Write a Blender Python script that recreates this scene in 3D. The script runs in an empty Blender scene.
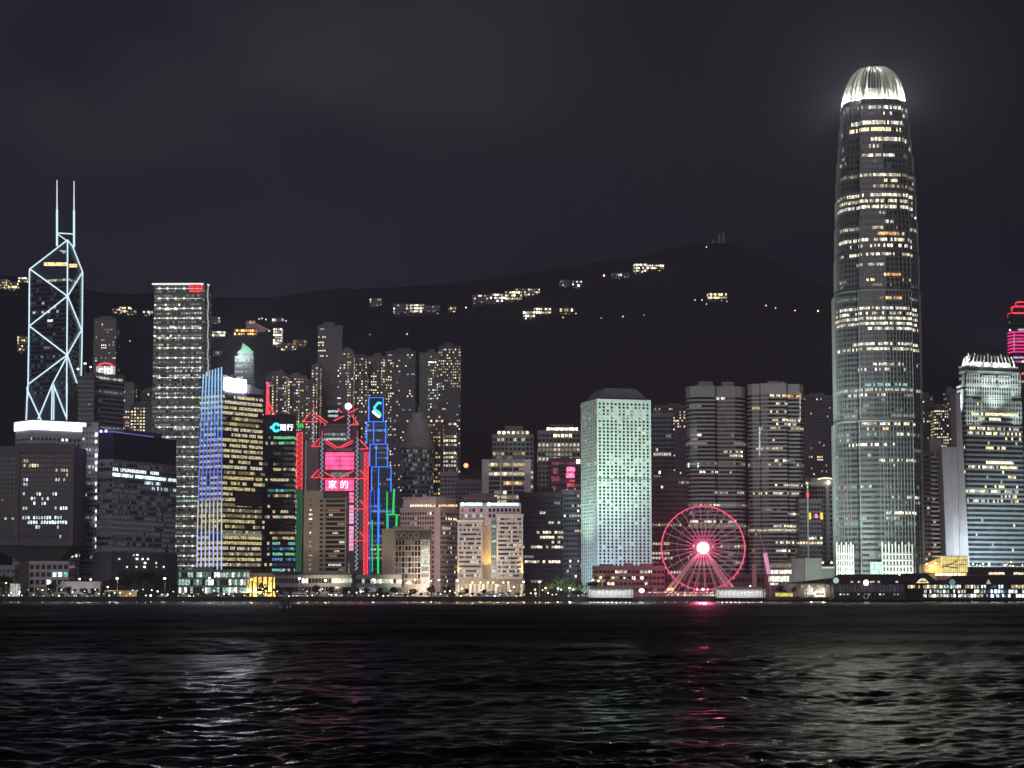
import bpy, math, random
from mathutils import Vector, noise

# ------------------------------------------------------------------ camera
F, TILT, CAMZ = 2100.0, math.atan((592 - 384) / 2100.0), 6.3
SC = bpy.context.scene
COL = SC.collection
cd = bpy.data.cameras.new('camera'); cam = bpy.data.objects.new('camera', cd); COL.objects.link(cam)
cd.sensor_fit = 'HORIZONTAL'; cd.sensor_width = 36.0; cd.lens = F / 1024 * 36.0
cd.clip_start = 0.5; cd.clip_end = 20000
cam.location = (0, 0, CAMZ); cam.rotation_euler = (math.pi / 2 + TILT, 0, 0)
SC.camera = cam

# ------------------------------------------------------------------ world: night sky with city-lit cloud
SUN_EL, SUN_AZ = 22.0, -12.0      # the soft glow of the shore behind the viewer
SUN_STRENGTH = 0.82
w = bpy.data.worlds.new('World'); SC.world = w; w.use_nodes = True
nt = w.node_tree; nt.nodes.clear()
def N(t, k, **kw):
    n = t.nodes.new(k)
    for a, v in kw.items(): setattr(n, a, v)
    return n
def math_node(t, op, a, b=None, clamp=False):
    n = N(t, 'ShaderNodeMath', operation=op, use_clamp=clamp)
    for i, v in enumerate((a, b)):
        if v is None: continue
        if isinstance(v, (int, float)): n.inputs[i].default_value = v
        else: t.links.new(v, n.inputs[i])
    return n.outputs[0]
def mixc(t, fac, a, b, mode='MIX'):
    n = N(t, 'ShaderNodeMix', data_type='RGBA', blend_type=mode)
    for s, v in ((n.inputs[0], fac), (n.inputs[6], a), (n.inputs[7], b)):
        if isinstance(v, (int, float)): s.default_value = v
        elif isinstance(v, tuple): s.default_value = (*v, 1)
        else: t.links.new(v, s)
    return n.outputs[2]
def ramp(t, fac, stops):
    n = N(t, 'ShaderNodeValToRGB'); t.links.new(fac, n.inputs[0])
    e = n.color_ramp.elements
    while len(e) < len(stops): e.new(0.5)
    for i, (p, c) in enumerate(stops):
        e[i].position = p; e[i].color = (c, c, c, 1) if isinstance(c, (int, float)) else (*c, 1)
    return n.outputs[0]
out = N(nt, 'ShaderNodeOutputWorld'); bg = N(nt, 'ShaderNodeBackground')
sky = N(nt, 'ShaderNodeTexSky', sky_type='NISHITA', sun_disc=False)
sky.sun_elevation = math.radians(-9.0); sky.sun_rotation = math.radians(180 + SUN_AZ)
bgs = N(nt, 'ShaderNodeBackground'); nt.links.new(sky.outputs[0], bgs.inputs[0]); bgs.inputs[1].default_value = 0.05
tc = N(nt, 'ShaderNodeTexCoord'); sep = N(nt, 'ShaderNodeSeparateXYZ'); nt.links.new(tc.outputs['Generated'], sep.inputs[0])
mp = N(nt, 'ShaderNodeMapping'); mp.inputs['Scale'].default_value = (5.0, 2.0, 13.0); mp.inputs['Location'].default_value = (9.4, 1.2, 6.7)
mp.inputs['Rotation'].default_value = (0, 0.12, 0)
nt.links.new(tc.outputs['Generated'], mp.inputs[0])
nz = N(nt, 'ShaderNodeTexNoise'); nz.inputs['Scale'].default_value = 1.0; nz.inputs['Detail'].default_value = 4.0; nz.inputs['Roughness'].default_value = 0.45
nt.links.new(mp.outputs[0], nz.inputs[0])
cl = ramp(nt, nz.outputs[0], [(0.38, 0.0), (0.70, 1.0)])
# the cloud deck is thicker high up and towards the east (picture left), thin to the west
east = ramp(nt, math_node(nt, 'ADD', math_node(nt, 'MULTIPLY', sep.outputs[0], 1.9), 0.5, True), [(0.0, 1.0), (0.30, 1.0), (0.60, 0.34), (0.76, 0.10)])
high = ramp(nt, math_node(nt, 'MULTIPLY', sep.outputs[2], 3.2, True), [(0.0, 0.04), (0.44, 0.08), (0.62, 0.62), (0.85, 1.0)])
cm = math_node(nt, 'MULTIPLY', math_node(nt, 'MULTIPLY', cl, east), high)
base = mixc(nt, east, (0.0022, 0.0026, 0.0062), (0.0135, 0.0128, 0.0225))
skyc = mixc(nt, cm, base, (0.044, 0.038, 0.038))
nt.links.new(skyc, bg.inputs[0]); bg.inputs[1].default_value = 1.0
addw = N(nt, 'ShaderNodeAddShader'); nt.links.new(bg.outputs[0], addw.inputs[0]); nt.links.new(bgs.outputs[0], addw.inputs[1])
nt.links.new(addw.outputs[0], out.inputs[0])

sl = bpy.data.lights.new('sun', 'SUN'); so = bpy.data.objects.new('sun', sl); COL.objects.link(so)
sl.energy = SUN_STRENGTH; sl.angle = math.radians(40); sl.color = (1.0, 0.94, 0.97)
d = Vector((math.sin(math.radians(SUN_AZ)), -math.cos(math.radians(SUN_AZ)), math.tan(math.radians(SUN_EL))))
so.rotation_euler = d.to_track_quat('Z', 'Y').to_euler(); so.location = (0, -50, 300)

SC.view_settings.view_transform = 'Standard'; SC.view_settings.look = 'None'
SC.view_settings.exposure = 0.0; SC.view_settings.gamma = 1.0; SC.view_settings.use_curve_mapping = False
cy = SC.cycles
cy.use_denoising = True; cy.max_bounces = 4; cy.diffuse_bounces = 2; cy.glossy_bounces = 3; cy.volume_bounces = 0
cy.sample_clamp_indirect = 4.0; cy.caustics_reflective = False; cy.caustics_refractive = False
cy.use_adaptive_sampling = False

# ------------------------------------------------------------------ pixel <-> place
CT, ST = math.cos(TILT), math.sin(TILT)
def W(px, py, Y):
    u, v = (px - 512) / F, (384 - py) / F
    k = Y / (CT - v * ST)
    return Vector((u * k, Y, CAMZ + (ST + v * CT) * k))
def PX(X, Y, Z):                      # place -> pixel
    dz = Z - CAMZ; dep = Y * CT + dz * ST; up = -Y * ST + dz * CT
    return 512 + F * X / dep, 384 - F * up / dep
GZ = 2.8
RIDGE = [(-500, 320), (-200, 296), (0, 282), (130, 300), (250, 302), (350, 296), (480, 286), (560, 276), (640, 262), (690, 247), (725, 242), (780, 264), (830, 290), (900, 320), (1024, 356), (1250, 400), (1500, 440)]
RY = 3300.0
RZ = [(W(x, y, RY).x, W(x, y, RY).z) for x, y in RIDGE]
def ridge(X):
    if X <= RZ[0][0]: return RZ[0][1]
    for (a, za), (b, zb) in zip(RZ, RZ[1:]):
        if X <= b:
            t = (X - a) / (b - a); t = t * t * (3 - 2 * t) * .5 + t * .5
            return za + (zb - za) * t
    return RZ[-1][1]
def terrain(x, y):
    if y < 2050: return GZ
    s = min(1.0, (y - 2050) / 1250.0); s = s * s * (3 - 2 * s)
    r = ridge(x * RY / max(y, 2500))
    h = GZ + (r - GZ) * s
    if y > RY: h -= (y - RY) * 0.25
    n = noise.noise((x * .004, y * .004, .3)) * 26 + noise.noise((x * .016, y * .016, 1.3)) * 9
    return h + n * s * (0.45 if y > 3000 else 1.0) + noise.noise((x * .05, y * .05, 2.3)) * 5 * s
def on_hill(px, py):
    lo = None
    for i in range(400):
        Y = 2060 + i * 5
        p = W(px, py, Y)
        if p.z <= terrain(p.x, Y): return p
    return W(px, py, 3250)

# ------------------------------------------------------------------ materials
MATS = {}
def mat(name, color, rough=0.7, metallic=0.0, var=0.12, vscale=0.15, spec=0.3):
    if name in MATS: return MATS[name]
    m = bpy.data.materials.new(name); m.use_nodes = True; t = m.node_tree
    b = t.nodes['Principled BSDF']; b.inputs['Roughness'].default_value = rough; b.inputs['Metallic'].default_value = metallic
    b.inputs['Specular IOR Level'].default_value = spec
    g = N(t, 'ShaderNodeNewGeometry')
    n = N(t, 'ShaderNodeTexNoise'); n.inputs['Scale'].default_value = vscale; n.inputs['Detail'].default_value = 5
    t.links.new(g.outputs['Position'], n.inputs[0])
    c = mixc(t, n.outputs[0], tuple(v * (1 - var * 2) for v in color), tuple(min(1, v * (1 + var * 2)) for v in color))
    t.links.new(c, b.inputs['Base Color'])
    MATS[name] = m; return m
def emis(name, color, s, vary=0.0, sample=False, vscale=0.55):
    if name in MATS: return MATS[name]
    m = bpy.data.materials.new(name); m.use_nodes = True; t = m.node_tree
    b = t.nodes['Principled BSDF']; b.inputs['Base Color'].default_value = (.05, .05, .05, 1); b.inputs['Roughness'].default_value = .3
    b.inputs['Emission Color'].default_value = (*color, 1); b.inputs['Emission Strength'].default_value = s
    if vary:
        g = N(t, 'ShaderNodeNewGeometry'); n = N(t, 'ShaderNodeTexNoise'); n.inputs['Scale'].default_value = vscale; n.inputs['Detail'].default_value = 3
        t.links.new(g.outputs['Position'], n.inputs[0])
        r = ramp(t, n.outputs[0], [(0.32, max(0.0, 1 - vary)), (0.50, 1.0), (0.68, 1 + vary)])
        mu = math_node(t, 'MULTIPLY', r, s); t.links.new(mu, b.inputs['Emission Strength'])
    m.cycles.emission_sampling = 'AUTO' if sample else 'NONE'
    MATS[name] = m; return m
GLASS = mat('window_glass', (.012, .013, .017), rough=.12, var=.3, spec=.5)
PALC = dict(warm=(1, .66, .30), cream=(1, .86, .58), yellow=(1, .82, .36), white=(1, .98, .88), cool=(.72, .93, 1), green=(.25, 1, .45),
            teal=(.2, .85, .9), blue=(.15, .4, 1), orange=(1, .42, .12), red=(1, .10, .13), pink=(1, .18, .38), mint=(.62, 1, .80))
LV = {'0': .055, '1': .20, '2': .66, '3': 1.7, '4': 4.2}
GL = [None, GLASS]; GI = {'wall': 0, 'glass': 1}
for c_, rgb in PALC.items():
    for l_, s_ in LV.items():
        GI[c_ + l_] = len(GL); GL.append(emis(f'lit_{c_}_{l_}', rgb, s_, .92, vscale=.8))
DARK = mat('dark_metal', (.03, .03, .035), .5)
ROOFD = mat('dark_roof', (.045, .043, .045), .8)
CONC = mat('concrete', (.30, .28, .26))
STEEL = mat('grey_steel', (.32, .33, .35), .4, .3)
WHITE = mat('white_paint', (.72, .72, .70), .5)

# ------------------------------------------------------------------ mesh builder
class MB:
    def __init__(s): s.v = []; s.f = []; s.m = []
    def face(s, pts, m=0):
        i = len(s.v); s.v += [tuple(p) for p in pts]; s.f.append(tuple(range(i, i + len(pts)))); s.m.append(m); return s
    def prism(s, poly, z0, z1, m=0, top=None, bottom=True, topm=None):
        n = len(poly); i = len(s.v); tp = top or poly
        za = z0 if isinstance(z0, (list, tuple)) else [z0] * n
        zb = z1 if isinstance(z1, (list, tuple)) else [z1] * n
        s.v += [(poly[k][0], poly[k][1], za[k]) for k in range(n)] + [(tp[k][0], tp[k][1], zb[k]) for k in range(n)]
        for k in range(n):
            l = (k + 1) % n; s.f.append((i + k, i + l, i + n + l, i + n + k)); s.m.append(m)
        s.f.append(tuple(range(i + n, i + 2 * n))); s.m.append(m if topm is None else topm)
        if bottom: s.f.append(tuple(range(i + n - 1, i - 1, -1))); s.m.append(m)
        return s
    def box(s, x0, x1, y0, y1, z0, z1, m=0): return s.prism([(x0, y0), (x1, y0), (x1, y1), (x0, y1)], z0, z1, m)
    def cone(s, poly, z0, apex, m=0):
        n = len(poly); i = len(s.v); s.v += [(p[0], p[1], z0) for p in poly] + [tuple(apex)]
        for k in range(n): s.f.append((i + k, i + (k + 1) % n, i + n)); s.m.append(m)
        return s
    def tube(s, a, b, r, n=6, m=0, r2=None):
        a, b = Vector(a), Vector(b); d = (b - a)
        if d.length < 1e-6: return s
        d.normalize(); x = d.orthogonal().normalized(); y = d.cross(x); i = len(s.v); r2 = r if r2 is None else r2
        for p, q in ((a, r), (b, r2)):
            for k in range(n):
                t = 2 * math.pi * k / n; s.v.append(tuple(p + x * (q * math.cos(t)) + y * (q * math.sin(t))))
        for k in range(n):
            l = (k + 1) % n; s.f.append((i + k, i + l, i + n + l, i + n + k)); s.m.append(m)
        s.f.append(tuple(range(i + n - 1, i - 1, -1))); s.m.append(m); s.f.append(tuple(range(i + n, i + 2 * n))); s.m.append(m)
        return s
    def path(s, pts, r, n=6, m=0, closed=False):          # one connected tube along points
        pts = [Vector(p) for p in pts]; i = len(s.v); c = len(pts)
        for j, p in enumerate(pts):
            if closed: d = pts[(j + 1) % c] - pts[j - 1]
            else: d = pts[min(j + 1, c - 1)] - pts[max(j - 1, 0)]
            d.normalize(); up = Vector((0, 1, 0)) if abs(d.y) < .9 else Vector((0, 0, 1))
            x = d.cross(up).normalized(); y = x.cross(d)
            for k in range(n):
                t = 2 * math.pi * k / n; s.v.append(tuple(p + x * (r * math.cos(t)) + y * (r * math.sin(t))))
        for j in range(c if closed else c - 1):
            a = i + j * n; b = i + ((j + 1) % c) * n
            for k in range(n):
                l = (k + 1) % n; s.f.append((a + k, a + l, b + l, b + k)); s.m.append(m)
        if not closed:
            s.f.append(tuple(range(i + n - 1, i - 1, -1))); s.m.append(m); e = i + (c - 1) * n; s.f.append(tuple(range(e, e + n))); s.m.append(m)
        return s
    def ball(s, c, r, m=0, nu=10, nv=6, sq=1.0):
        i = len(s.v); c = Vector(c)
        for a in range(nv + 1):
            ph = math.pi * a / nv
            for b in range(nu):
                th = 2 * math.pi * b / nu
                s.v.append((c.x + r * math.sin(ph) * math.cos(th), c.y + r * math.sin(ph) * math.sin(th), c.z + r * sq * math.cos(ph)))
        for a in range(nv):
            for b in range(nu):
                l = (b + 1) % nu; s.f.append((i + a * nu + b, i + (a + 1) * nu + b, i + (a + 1) * nu + l, i + a * nu + l)); s.m.append(m)
        return s
    def build(s, name, mats, parent=None, origin=None):
        me = bpy.data.meshes.new(name)
        o0 = Vector(origin) if origin is not None else (parent_world(parent) if parent else Vector((0, 0, 0)))
        me.from_pydata([(v[0] - o0.x, v[1] - o0.y, v[2] - o0.z) for v in s.v], [], s.f)
        for m in (mats if isinstance(mats, (list, tuple)) else [mats]): me.materials.append(m)
        me.polygons.foreach_set('material_index', s.m); me.update()
        o = bpy.data.objects.new(name, me); COL.objects.link(o)
        if parent:
            o.parent = parent
            if origin is not None: o.location = o0 - parent_world(parent)
        else: o.location = o0
        return o
def parent_world(p):
    v = Vector(p.location)
    while p.parent: p = p.parent; v += Vector(p.location)
    return v
def thing(name, label, cat, loc, group=None):
    o = bpy.data.objects.new(name, None); COL.objects.link(o); o.location = loc; o.empty_display_size = 3
    o['label'] = label; o['category'] = cat
    if group: o['group'] = group
    return o
def tag(o, label, cat, group=None):
    o['label'] = label; o['category'] = cat
    if group: o['group'] = group
    return o
def structure(o): o['kind'] = 'structure'; return o
def copy_tree(o, parent=None):
    c = o.copy(); COL.objects.link(c); c.parent = parent
    for ch in o.children: copy_tree(ch, c)
    return c
def lamp(kind, name, loc, power, color, target=None, angle=60, blend=.6, size=.5, parent=None):
    l = bpy.data.lights.new(name, kind); o = bpy.data.objects.new(name, l); COL.objects.link(o)
    l.energy = power; l.color = color; l.shadow_soft_size = size
    o.location = loc
    if target is not None: o.rotation_euler = (Vector(loc) - Vector(target)).to_track_quat('Z', 'Y').to_euler()
    if kind == 'SPOT': l.spot_size = math.radians(angle); l.spot_blend = blend
    if parent: o.parent = parent; o.location = Vector(loc) - parent_world(parent)
    return o

# ------------------------------------------------------------------ footprints and towers
def fr(x0, x1, Y, D, ref=500):
    a, b = W(x0, ref, Y).x, W(x1, ref, Y).x
    return [(a, Y), (b, Y), (b, Y + D), (a, Y + D)]
def cr(x0, xc, x1, Y, k, ref=500, sq=None):
    C, L, R = W(xc, ref, Y).x, W(x0, ref, Y).x, W(x1, ref, Y).x
    a, b = C - L, R - C; dl, dr = a * k, b / k
    # keep outer edges on their pixel columns at their own depth
    L2 = W(x0, ref, Y + dl).x; R2 = W(x1, ref, Y + dr).x
    Lp, Rp, Cp = Vector((L2, Y + dl)), Vector((R2, Y + dr)), Vector((C, Y))
    B = Lp + Rp - Cp
    return [tuple(Cp), tuple(Rp), tuple(B), tuple(Lp)]
def offs(poly, d):
    n = len(poly); o = []
    for i in range(n):
        p0, p1, p2 = Vector(poly[i - 1][:2]), Vector(poly[i][:2]), Vector(poly[(i + 1) % n][:2])
        e1, e2 = (p1 - p0).normalized(), (p2 - p1).normalized()
        n1, n2 = Vector((e1.y, -e1.x)), Vector((e2.y, -e2.x))
        m = n1 + n2
        m = m / max(.35, (m.length_squared / 2)) if m.length > 1e-4 else n1
        q = p1 + m * d; o.append((q.x, q.y))
    return o
def centre(poly): return sum(p[0] for p in poly) / len(poly), sum(p[1] for p in poly) / len(poly)
def scaled(poly, k, c=None):
    c = c or centre(poly); return [(c[0] + (p[0] - c[0]) * k, c[1] + (p[1] - c[1]) * k) for p in poly]
def vis_path(poly, bw, pier, off=.15):
    """points along the camera-side edges: (x, y, kind of the face that follows, bay index)"""
    n = len(poly); po = offs(poly, off); vis = []
    for i in range(n):
        a, b = poly[i], poly[(i + 1) % n]
        e = Vector((b[0] - a[0], b[1] - a[1])); nm = Vector((e.y, -e.x)).normalized(); mid = Vector(((a[0] + b[0]) / 2, (a[1] + b[1]) / 2))
        vis.append(nm.dot(-mid.normalized()) > -.25 and e.length > .3)
    if all(vis): start = 0
    else: start = next(i for i in range(n) if vis[i] and not vis[i - 1])
    pts = []; bay = 0; edges = []
    for q in range(n):
        i = (start + q) % n
        if not vis[i]: break
        a, b = Vector(po[i]), Vector(po[(i + 1) % n]); L = (b - a).length; nb = max(1, round(L / bw)); wv = (b - a) / nb
        for j in range(nb):
            if pier > 0:
                pts.append((*(a + wv * j), 'wall', -1)); pts.append((*(a + wv * (j + pier / 2)), 'glass', bay))
                pts.append((*(a + wv * (j + 1 - pier / 2)), 'wall', -1))
            else: pts.append((*(a + wv * j), 'glass', bay))
            bay += 1
        pts.append((*b, 'end', -1)); edges.append((i, nb))
    return pts, bay
def ribbon(pts, z0, z1, row):
    mb = MB()
    for p in pts: mb.v += [(p[0], p[1], z0), (p[0], p[1], z1)]
    for j in range(len(pts) - 1):
        a, b = pts[j], pts[j + 1]
        if abs(a[0] - b[0]) + abs(a[1] - b[1]) < 1e-5: continue
        i = 2 * j; mb.f.append((i, i + 2, i + 3, i + 1)); mb.m.append(0 if a[2] != 'glass' else row[a[3]])
    return mb
def wpick(rng, pal): return rng.choices(list(pal.keys()), list(pal.values()))[0]
def office(nf, nb, rng, full=.12, part=.3, frac=.45, stray=.03, pal=None, lv='1223', run=.8, dim=None):
    pal = pal or {'cream': 3, 'white': 2, 'warm': 1}
    rows = []
    for f in range(nf):
        r = rng.random(); q = .9 if r < full else (frac if r < full + part else stray)
        c = wpick(rng, pal); l0 = rng.choice(lv); on = rng.random() < q; row = []
        for b in range(nb):
            if rng.random() > run: on = rng.random() < q
            if on:
                l = l0 if rng.random() < .65 else rng.choice(lv)
                row.append(GI[(c if rng.random() < .85 else wpick(rng, pal)) + l])
            else: row.append(GI[dim] if dim and rng.random() < .6 else 1)
        rows.append(row)
    return rows
def resid(nf, nb, rng, p=.25, pal=None, lv='12233', cols=1.6):
    pal = pal or {'cream': 4, 'warm': 3, 'white': 2, 'yellow': 1}
    cw = [rng.random() ** cols * 2.4 for _ in range(nb)]
    return [[(GI[wpick(rng, pal) + rng.choice(lv)] if rng.random() < p * cw[b] else 1) for b in range(nb)] for f in range(nf)]
SEED = [11]
def floors(root, wall, poly, z0, z1, fl=3.6, bw=3.0, band=.55, pier=.25, lit=None, rows=(), name='window_row', seed=None, sill=.3, Yref=None):
    """one window row per storey, each a mesh of its own. rows: (py, px0, px1, [materials], probability) light what the photo shows lit."""
    SEED[0] += 1; rng = random.Random(seed or SEED[0])
    nf = max(1, int((z1 - z0) / fl)); fl = (z1 - z0) / nf
    pts, nb = vis_path(poly, bw, pier)
    grid = lit(nf, nb, rng) if lit else [[1] * nb for _ in range(nf)]
    bays = [((pts[j][0] + pts[j + 1][0]) / 2, (pts[j][1] + pts[j + 1][1]) / 2, pts[j][3]) for j in range(len(pts) - 1) if pts[j][2] == 'glass']
    for py, a, b, ms, pr in rows:
        best = None
        for f in range(nf):
            zc = z0 + (f + sill + band / 2) * fl; yy = PX(bays[0][0], bays[len(bays) // 2][1], zc)[1]
            if best is None or abs(yy - py) < best[0]: best = (abs(yy - py), f)
        f = best[1]; zc = z0 + (f + sill + band / 2) * fl
        ms = ms if isinstance(ms, (list, tuple)) else [ms]
        for x, y, bi in bays:
            if a <= PX(x, y, zc)[0] <= b and rng.random() < pr: grid[f][bi] = GI[rng.choice(ms)]
    ml = [wall] + GL[1:]
    for f in range(nf):
        za = z0 + (f + sill) * fl
        mb = ribbon(pts, za, za + band * fl, grid[f])
        used = sorted(set(mb.m)); mb.m = [used.index(i) for i in mb.m]
        mb.build(name, [ml[i] for i in used], root)
    return nf
def roofbits(root, poly, z, rng, wall, n=2, hmax=6):
    c = centre(poly)
    for i in range(n):
        k = rng.uniform(.25, .5); dx, dy = (rng.uniform(-.2, .2) * (poly[1][0] - poly[0][0]), rng.uniform(-.1, .2) * 20)
        p = [(q[0] + dx, q[1] + dy) for q in scaled(poly, k)]
        MB().prism(p, z + .02 * i, z + rng.uniform(.4, 1) * hmax).build('plant_room', wall, root)
def tower(name, label, poly, ytop, wall, cat='tower', group=None, base=None, fl=3.6, bw=3.0, band=.55, pier=.25, lit=None, rows=(), roof=2, hmax=6,
          skip_top=2.0, skip_base=6.0, seed=None, parapet=True, ybase=None, sill=.3):
    c = centre(poly); fx, fy = poly[0]
    z1 = W(512, ytop, min(p[1] for p in poly)).z
    z0 = terrain(*c) - 6 if c[1] > 2050 else GZ
    if base is not None: z0 = base
    root = thing(name, label, cat, (c[0], c[1], z0), group)
    SEED[0] += 1; rng = random.Random((seed or SEED[0]) + 500)
    mb = MB().prism(poly, z0, z1)
    mb.build('body', wall, root)
    if parapet:
        p = MB(); pi = offs(poly, -.6); po = offs(poly, .25)
        n = len(poly)
        for k in range(n):
            l = (k + 1) % n
            for (A, B, zz0, zz1) in ((po[k], po[l], z1 - 1.0, z1 + 1.0), (pi[l], pi[k], z1 + .01, z1 + 1.0)):
                p.face([(*A, zz0), (*B, zz0), (*B, zz1), (*A, zz1)])
            p.face([(*po[k], z1 + 1.0), (*po[l], z1 + 1.0), (*pi[l], z1 + 1.0), (*pi[k], z1 + 1.0)])
        p.build('parapet', wall, root)
    zb = z0 + skip_base if ybase is None else W(512, ybase, poly[0][1]).z
    floors(root, wall, poly, zb, z1 - skip_top, fl, bw, band, pier, lit, rows, seed=seed, sill=sill)
    roofbits(root, poly, z1, rng, wall, roof, hmax)
    root['ztop'] = z1
    return root
def text_mesh(s, size):
    cu = bpy.data.curves.new('lettering', 'FONT'); cu.body = s; cu.size = size; cu.align_x = 'CENTER'; cu.align_y = 'CENTER'; cu.extrude = .12
    o = bpy.data.objects.new('lettering', cu); COL.objects.link(o)
    dg = bpy.context.evaluated_depsgraph_get()
    me = bpy.data.meshes.new_from_object(o.evaluated_get(dg)); bpy.data.objects.remove(o); bpy.data.curves.remove(cu)
    return me
def sign_text(s, size, loc, m, parent, name='lettering', sx=1.0, rz=0.0):
    me = text_mesh(s, size); me.materials.clear(); me.materials.append(m); me.name = name
    o = bpy.data.objects.new(name, me); COL.objects.link(o); o.parent = parent
    o.location = Vector(loc) - parent_world(parent); o.rotation_euler = (math.pi / 2, 0, rz); o.scale = (sx, 1, 1)
    return o
def plane_pt(px, py, A, B, off=0.0):
    """point where the sight line through a pixel meets the vertical wall through A and B, pushed OFF metres out of the wall"""
    A, B = Vector(A[:2]), Vector(B[:2]); e = B - A; n = Vector((e.y, -e.x)).normalized()
    dr = W(px, py, 1000.0) - Vector((0, 0, CAMZ))
    A2 = A + n * off
    den = n.x * dr.x + n.y * dr.y; t = (n.x * A2.x + n.y * A2.y) / den
    return Vector((dr.x * t, dr.y * t, CAMZ + dr.z * t))
# ------------------------------------------------------------------ water, ground, hills
def make_water():
    rng = random.Random(4)
    ws = []
    for i in range(54):
        lam = 0.45 * (8.5 ** (i / 53.0)); th = math.radians(rng.gauss(-76, 30))
        k = 2 * math.pi / lam; amp = 0.0088 * lam ** 0.66 * rng.uniform(.6, 1.3)
        ws.append((k * math.cos(th), k * math.sin(th), rng.uniform(0, 6.28), amp, lam))
    for i in range(14):
        lam = 4.0 * 3.2 ** (i / 13.0); th = math.radians(rng.gauss(-76, 24)); k = 2 * math.pi / lam
        ws.append((k * math.cos(th), k * math.sin(th), rng.uniform(0, 6.28), .0032 * lam * rng.uniform(.6, 1.3), lam))
    import numpy as np
    ys = [-60.0, 0.0, 30.0, 48.0]
    while ys[-1] < 1405: ys.append(ys[-1] + max(.15, ys[-1] * .0024))
    ys = np.array(ys); nc = 620
    us = np.concatenate([[-1.0, -.6], np.linspace(-.33, .33, nc), [.6, 1.0]])
    Y, U = np.meshgrid(ys, us, indexing='ij'); X = U * np.maximum(Y, 60.0); X[:, 0] = -2700; X[:, 1] = -1400; X[:, -2] = 1400; X[:, -1] = 2700
    Z = np.zeros_like(X); cell = np.maximum(Y, 60) * (.66 / nc)
    for kx, ky, ph, a, lam in ws:
        fade = np.clip((lam / np.maximum(cell, np.maximum(Y, 50) * .0024) - 2.2) / 2.5, 0, 1)
        s = np.sin(kx * X + ky * Y + ph); Z += a * fade * s
    # patches of rougher and calmer water
    patch = np.zeros_like(X)
    for i in range(10):
        lam = rng.uniform(15, 70); th = rng.uniform(0, 6.28); patch += np.sin(2 * math.pi / lam * (math.cos(th) * X * .6 + math.sin(th) * Y) + rng.uniform(0, 6.28))
    Z *= 1 + .40 * np.tanh(patch / 2)
    Z[:, [0, 1, -1, -2]] = 0; Z[:3] = 0
    nr, ncol = X.shape
    v = np.stack([X, Y, Z], -1).reshape(-1, 3)
    idx = np.arange(nr * ncol).reshape(nr, ncol)
    f = np.stack([idx[:-1, :-1], idx[:-1, 1:], idx[1:, 1:], idx[1:, :-1]], -1).reshape(-1, 4)
    me = bpy.data.meshes.new('water'); me.vertices.add(len(v)); me.vertices.foreach_set('co', v.ravel().astype('f4'))
    me.loops.add(f.size); me.loops.foreach_set('vertex_index', f.ravel().astype('i4'))
    me.polygons.add(len(f)); me.polygons.foreach_set('loop_start', np.arange(0, f.size, 4, dtype='i4')); me.polygons.foreach_set('use_smooth', np.ones(len(f), bool))
    me.update(calc_edges=True)
    o = bpy.data.objects.new('water', me); COL.objects.link(o); structure(o)
    m = bpy.data.materials.new('harbour_water'); m.use_nodes = True; t = m.node_tree; b = t.nodes['Principled BSDF']
    b.inputs['Base Color'].default_value = (.0015, .0022, .0026, 1); b.inputs['IOR'].default_value = 1.085
    g = N(t, 'ShaderNodeNewGeometry'); mpn = N(t, 'ShaderNodeMapping'); mpn.inputs['Scale'].default_value = (.55, 1.0, 1.0); t.links.new(g.outputs['Position'], mpn.inputs[0])
    n1 = N(t, 'ShaderNodeTexNoise'); n1.inputs['Scale'].default_value = 1.5; n1.inputs['Detail'].default_value = 5; n1.inputs['Roughness'].default_value = .6
    t.links.new(mpn.outputs[0], n1.inputs[0])
    n2 = N(t, 'ShaderNodeTexNoise'); n2.inputs['Scale'].default_value = 7.0; n2.inputs['Detail'].default_value = 3; t.links.new(mpn.outputs[0], n2.inputs[0])
    bp0 = N(t, 'ShaderNodeBump'); bp0.inputs['Strength'].default_value = .5; bp0.inputs['Distance'].default_value = .025; t.links.new(n2.outputs[0], bp0.inputs['Height'])
    bp = N(t, 'ShaderNodeBump'); t.links.new(bp0.outputs[0], bp.inputs['Normal']); bp.inputs['Strength'].default_value = .6; bp.inputs['Distance'].default_value = .10; t.links.new(n1.outputs[0], bp.inputs['Height'])
    t.links.new(bp.outputs[0], b.inputs['Normal'])
    # open water carries fine chop that no mesh resolves; it calms in the lee of the far seawall
    sp = N(t, 'ShaderNodeSeparateXYZ'); t.links.new(g.outputs['Position'], sp.inputs[0])
    rr = ramp(t, math_node(t, 'DIVIDE', sp.outputs[1], 1400.0, True), [(0.05, .12), (.12, .22), (.25, .56), (.66, .56), (.80, .26), (1.0, .15)])
    gp = N(t, 'ShaderNodeMapping'); gp.inputs['Scale'].default_value = (.018, .022, 1); t.links.new(g.outputs['Position'], gp.inputs[0])
    gn = N(t, 'ShaderNodeTexNoise'); gn.inputs['Scale'].default_value = 1.0; gn.inputs['Detail'].default_value = 4; t.links.new(gp.outputs[0], gn.inputs[0])
    gust = ramp(t, gn.outputs[0], [(.34, .72), (.66, 1.18)])
    t.links.new(math_node(t, 'MULTIPLY', rr, gust), b.inputs['Roughness'])
    me.materials.append(m)
make_water()

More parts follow.
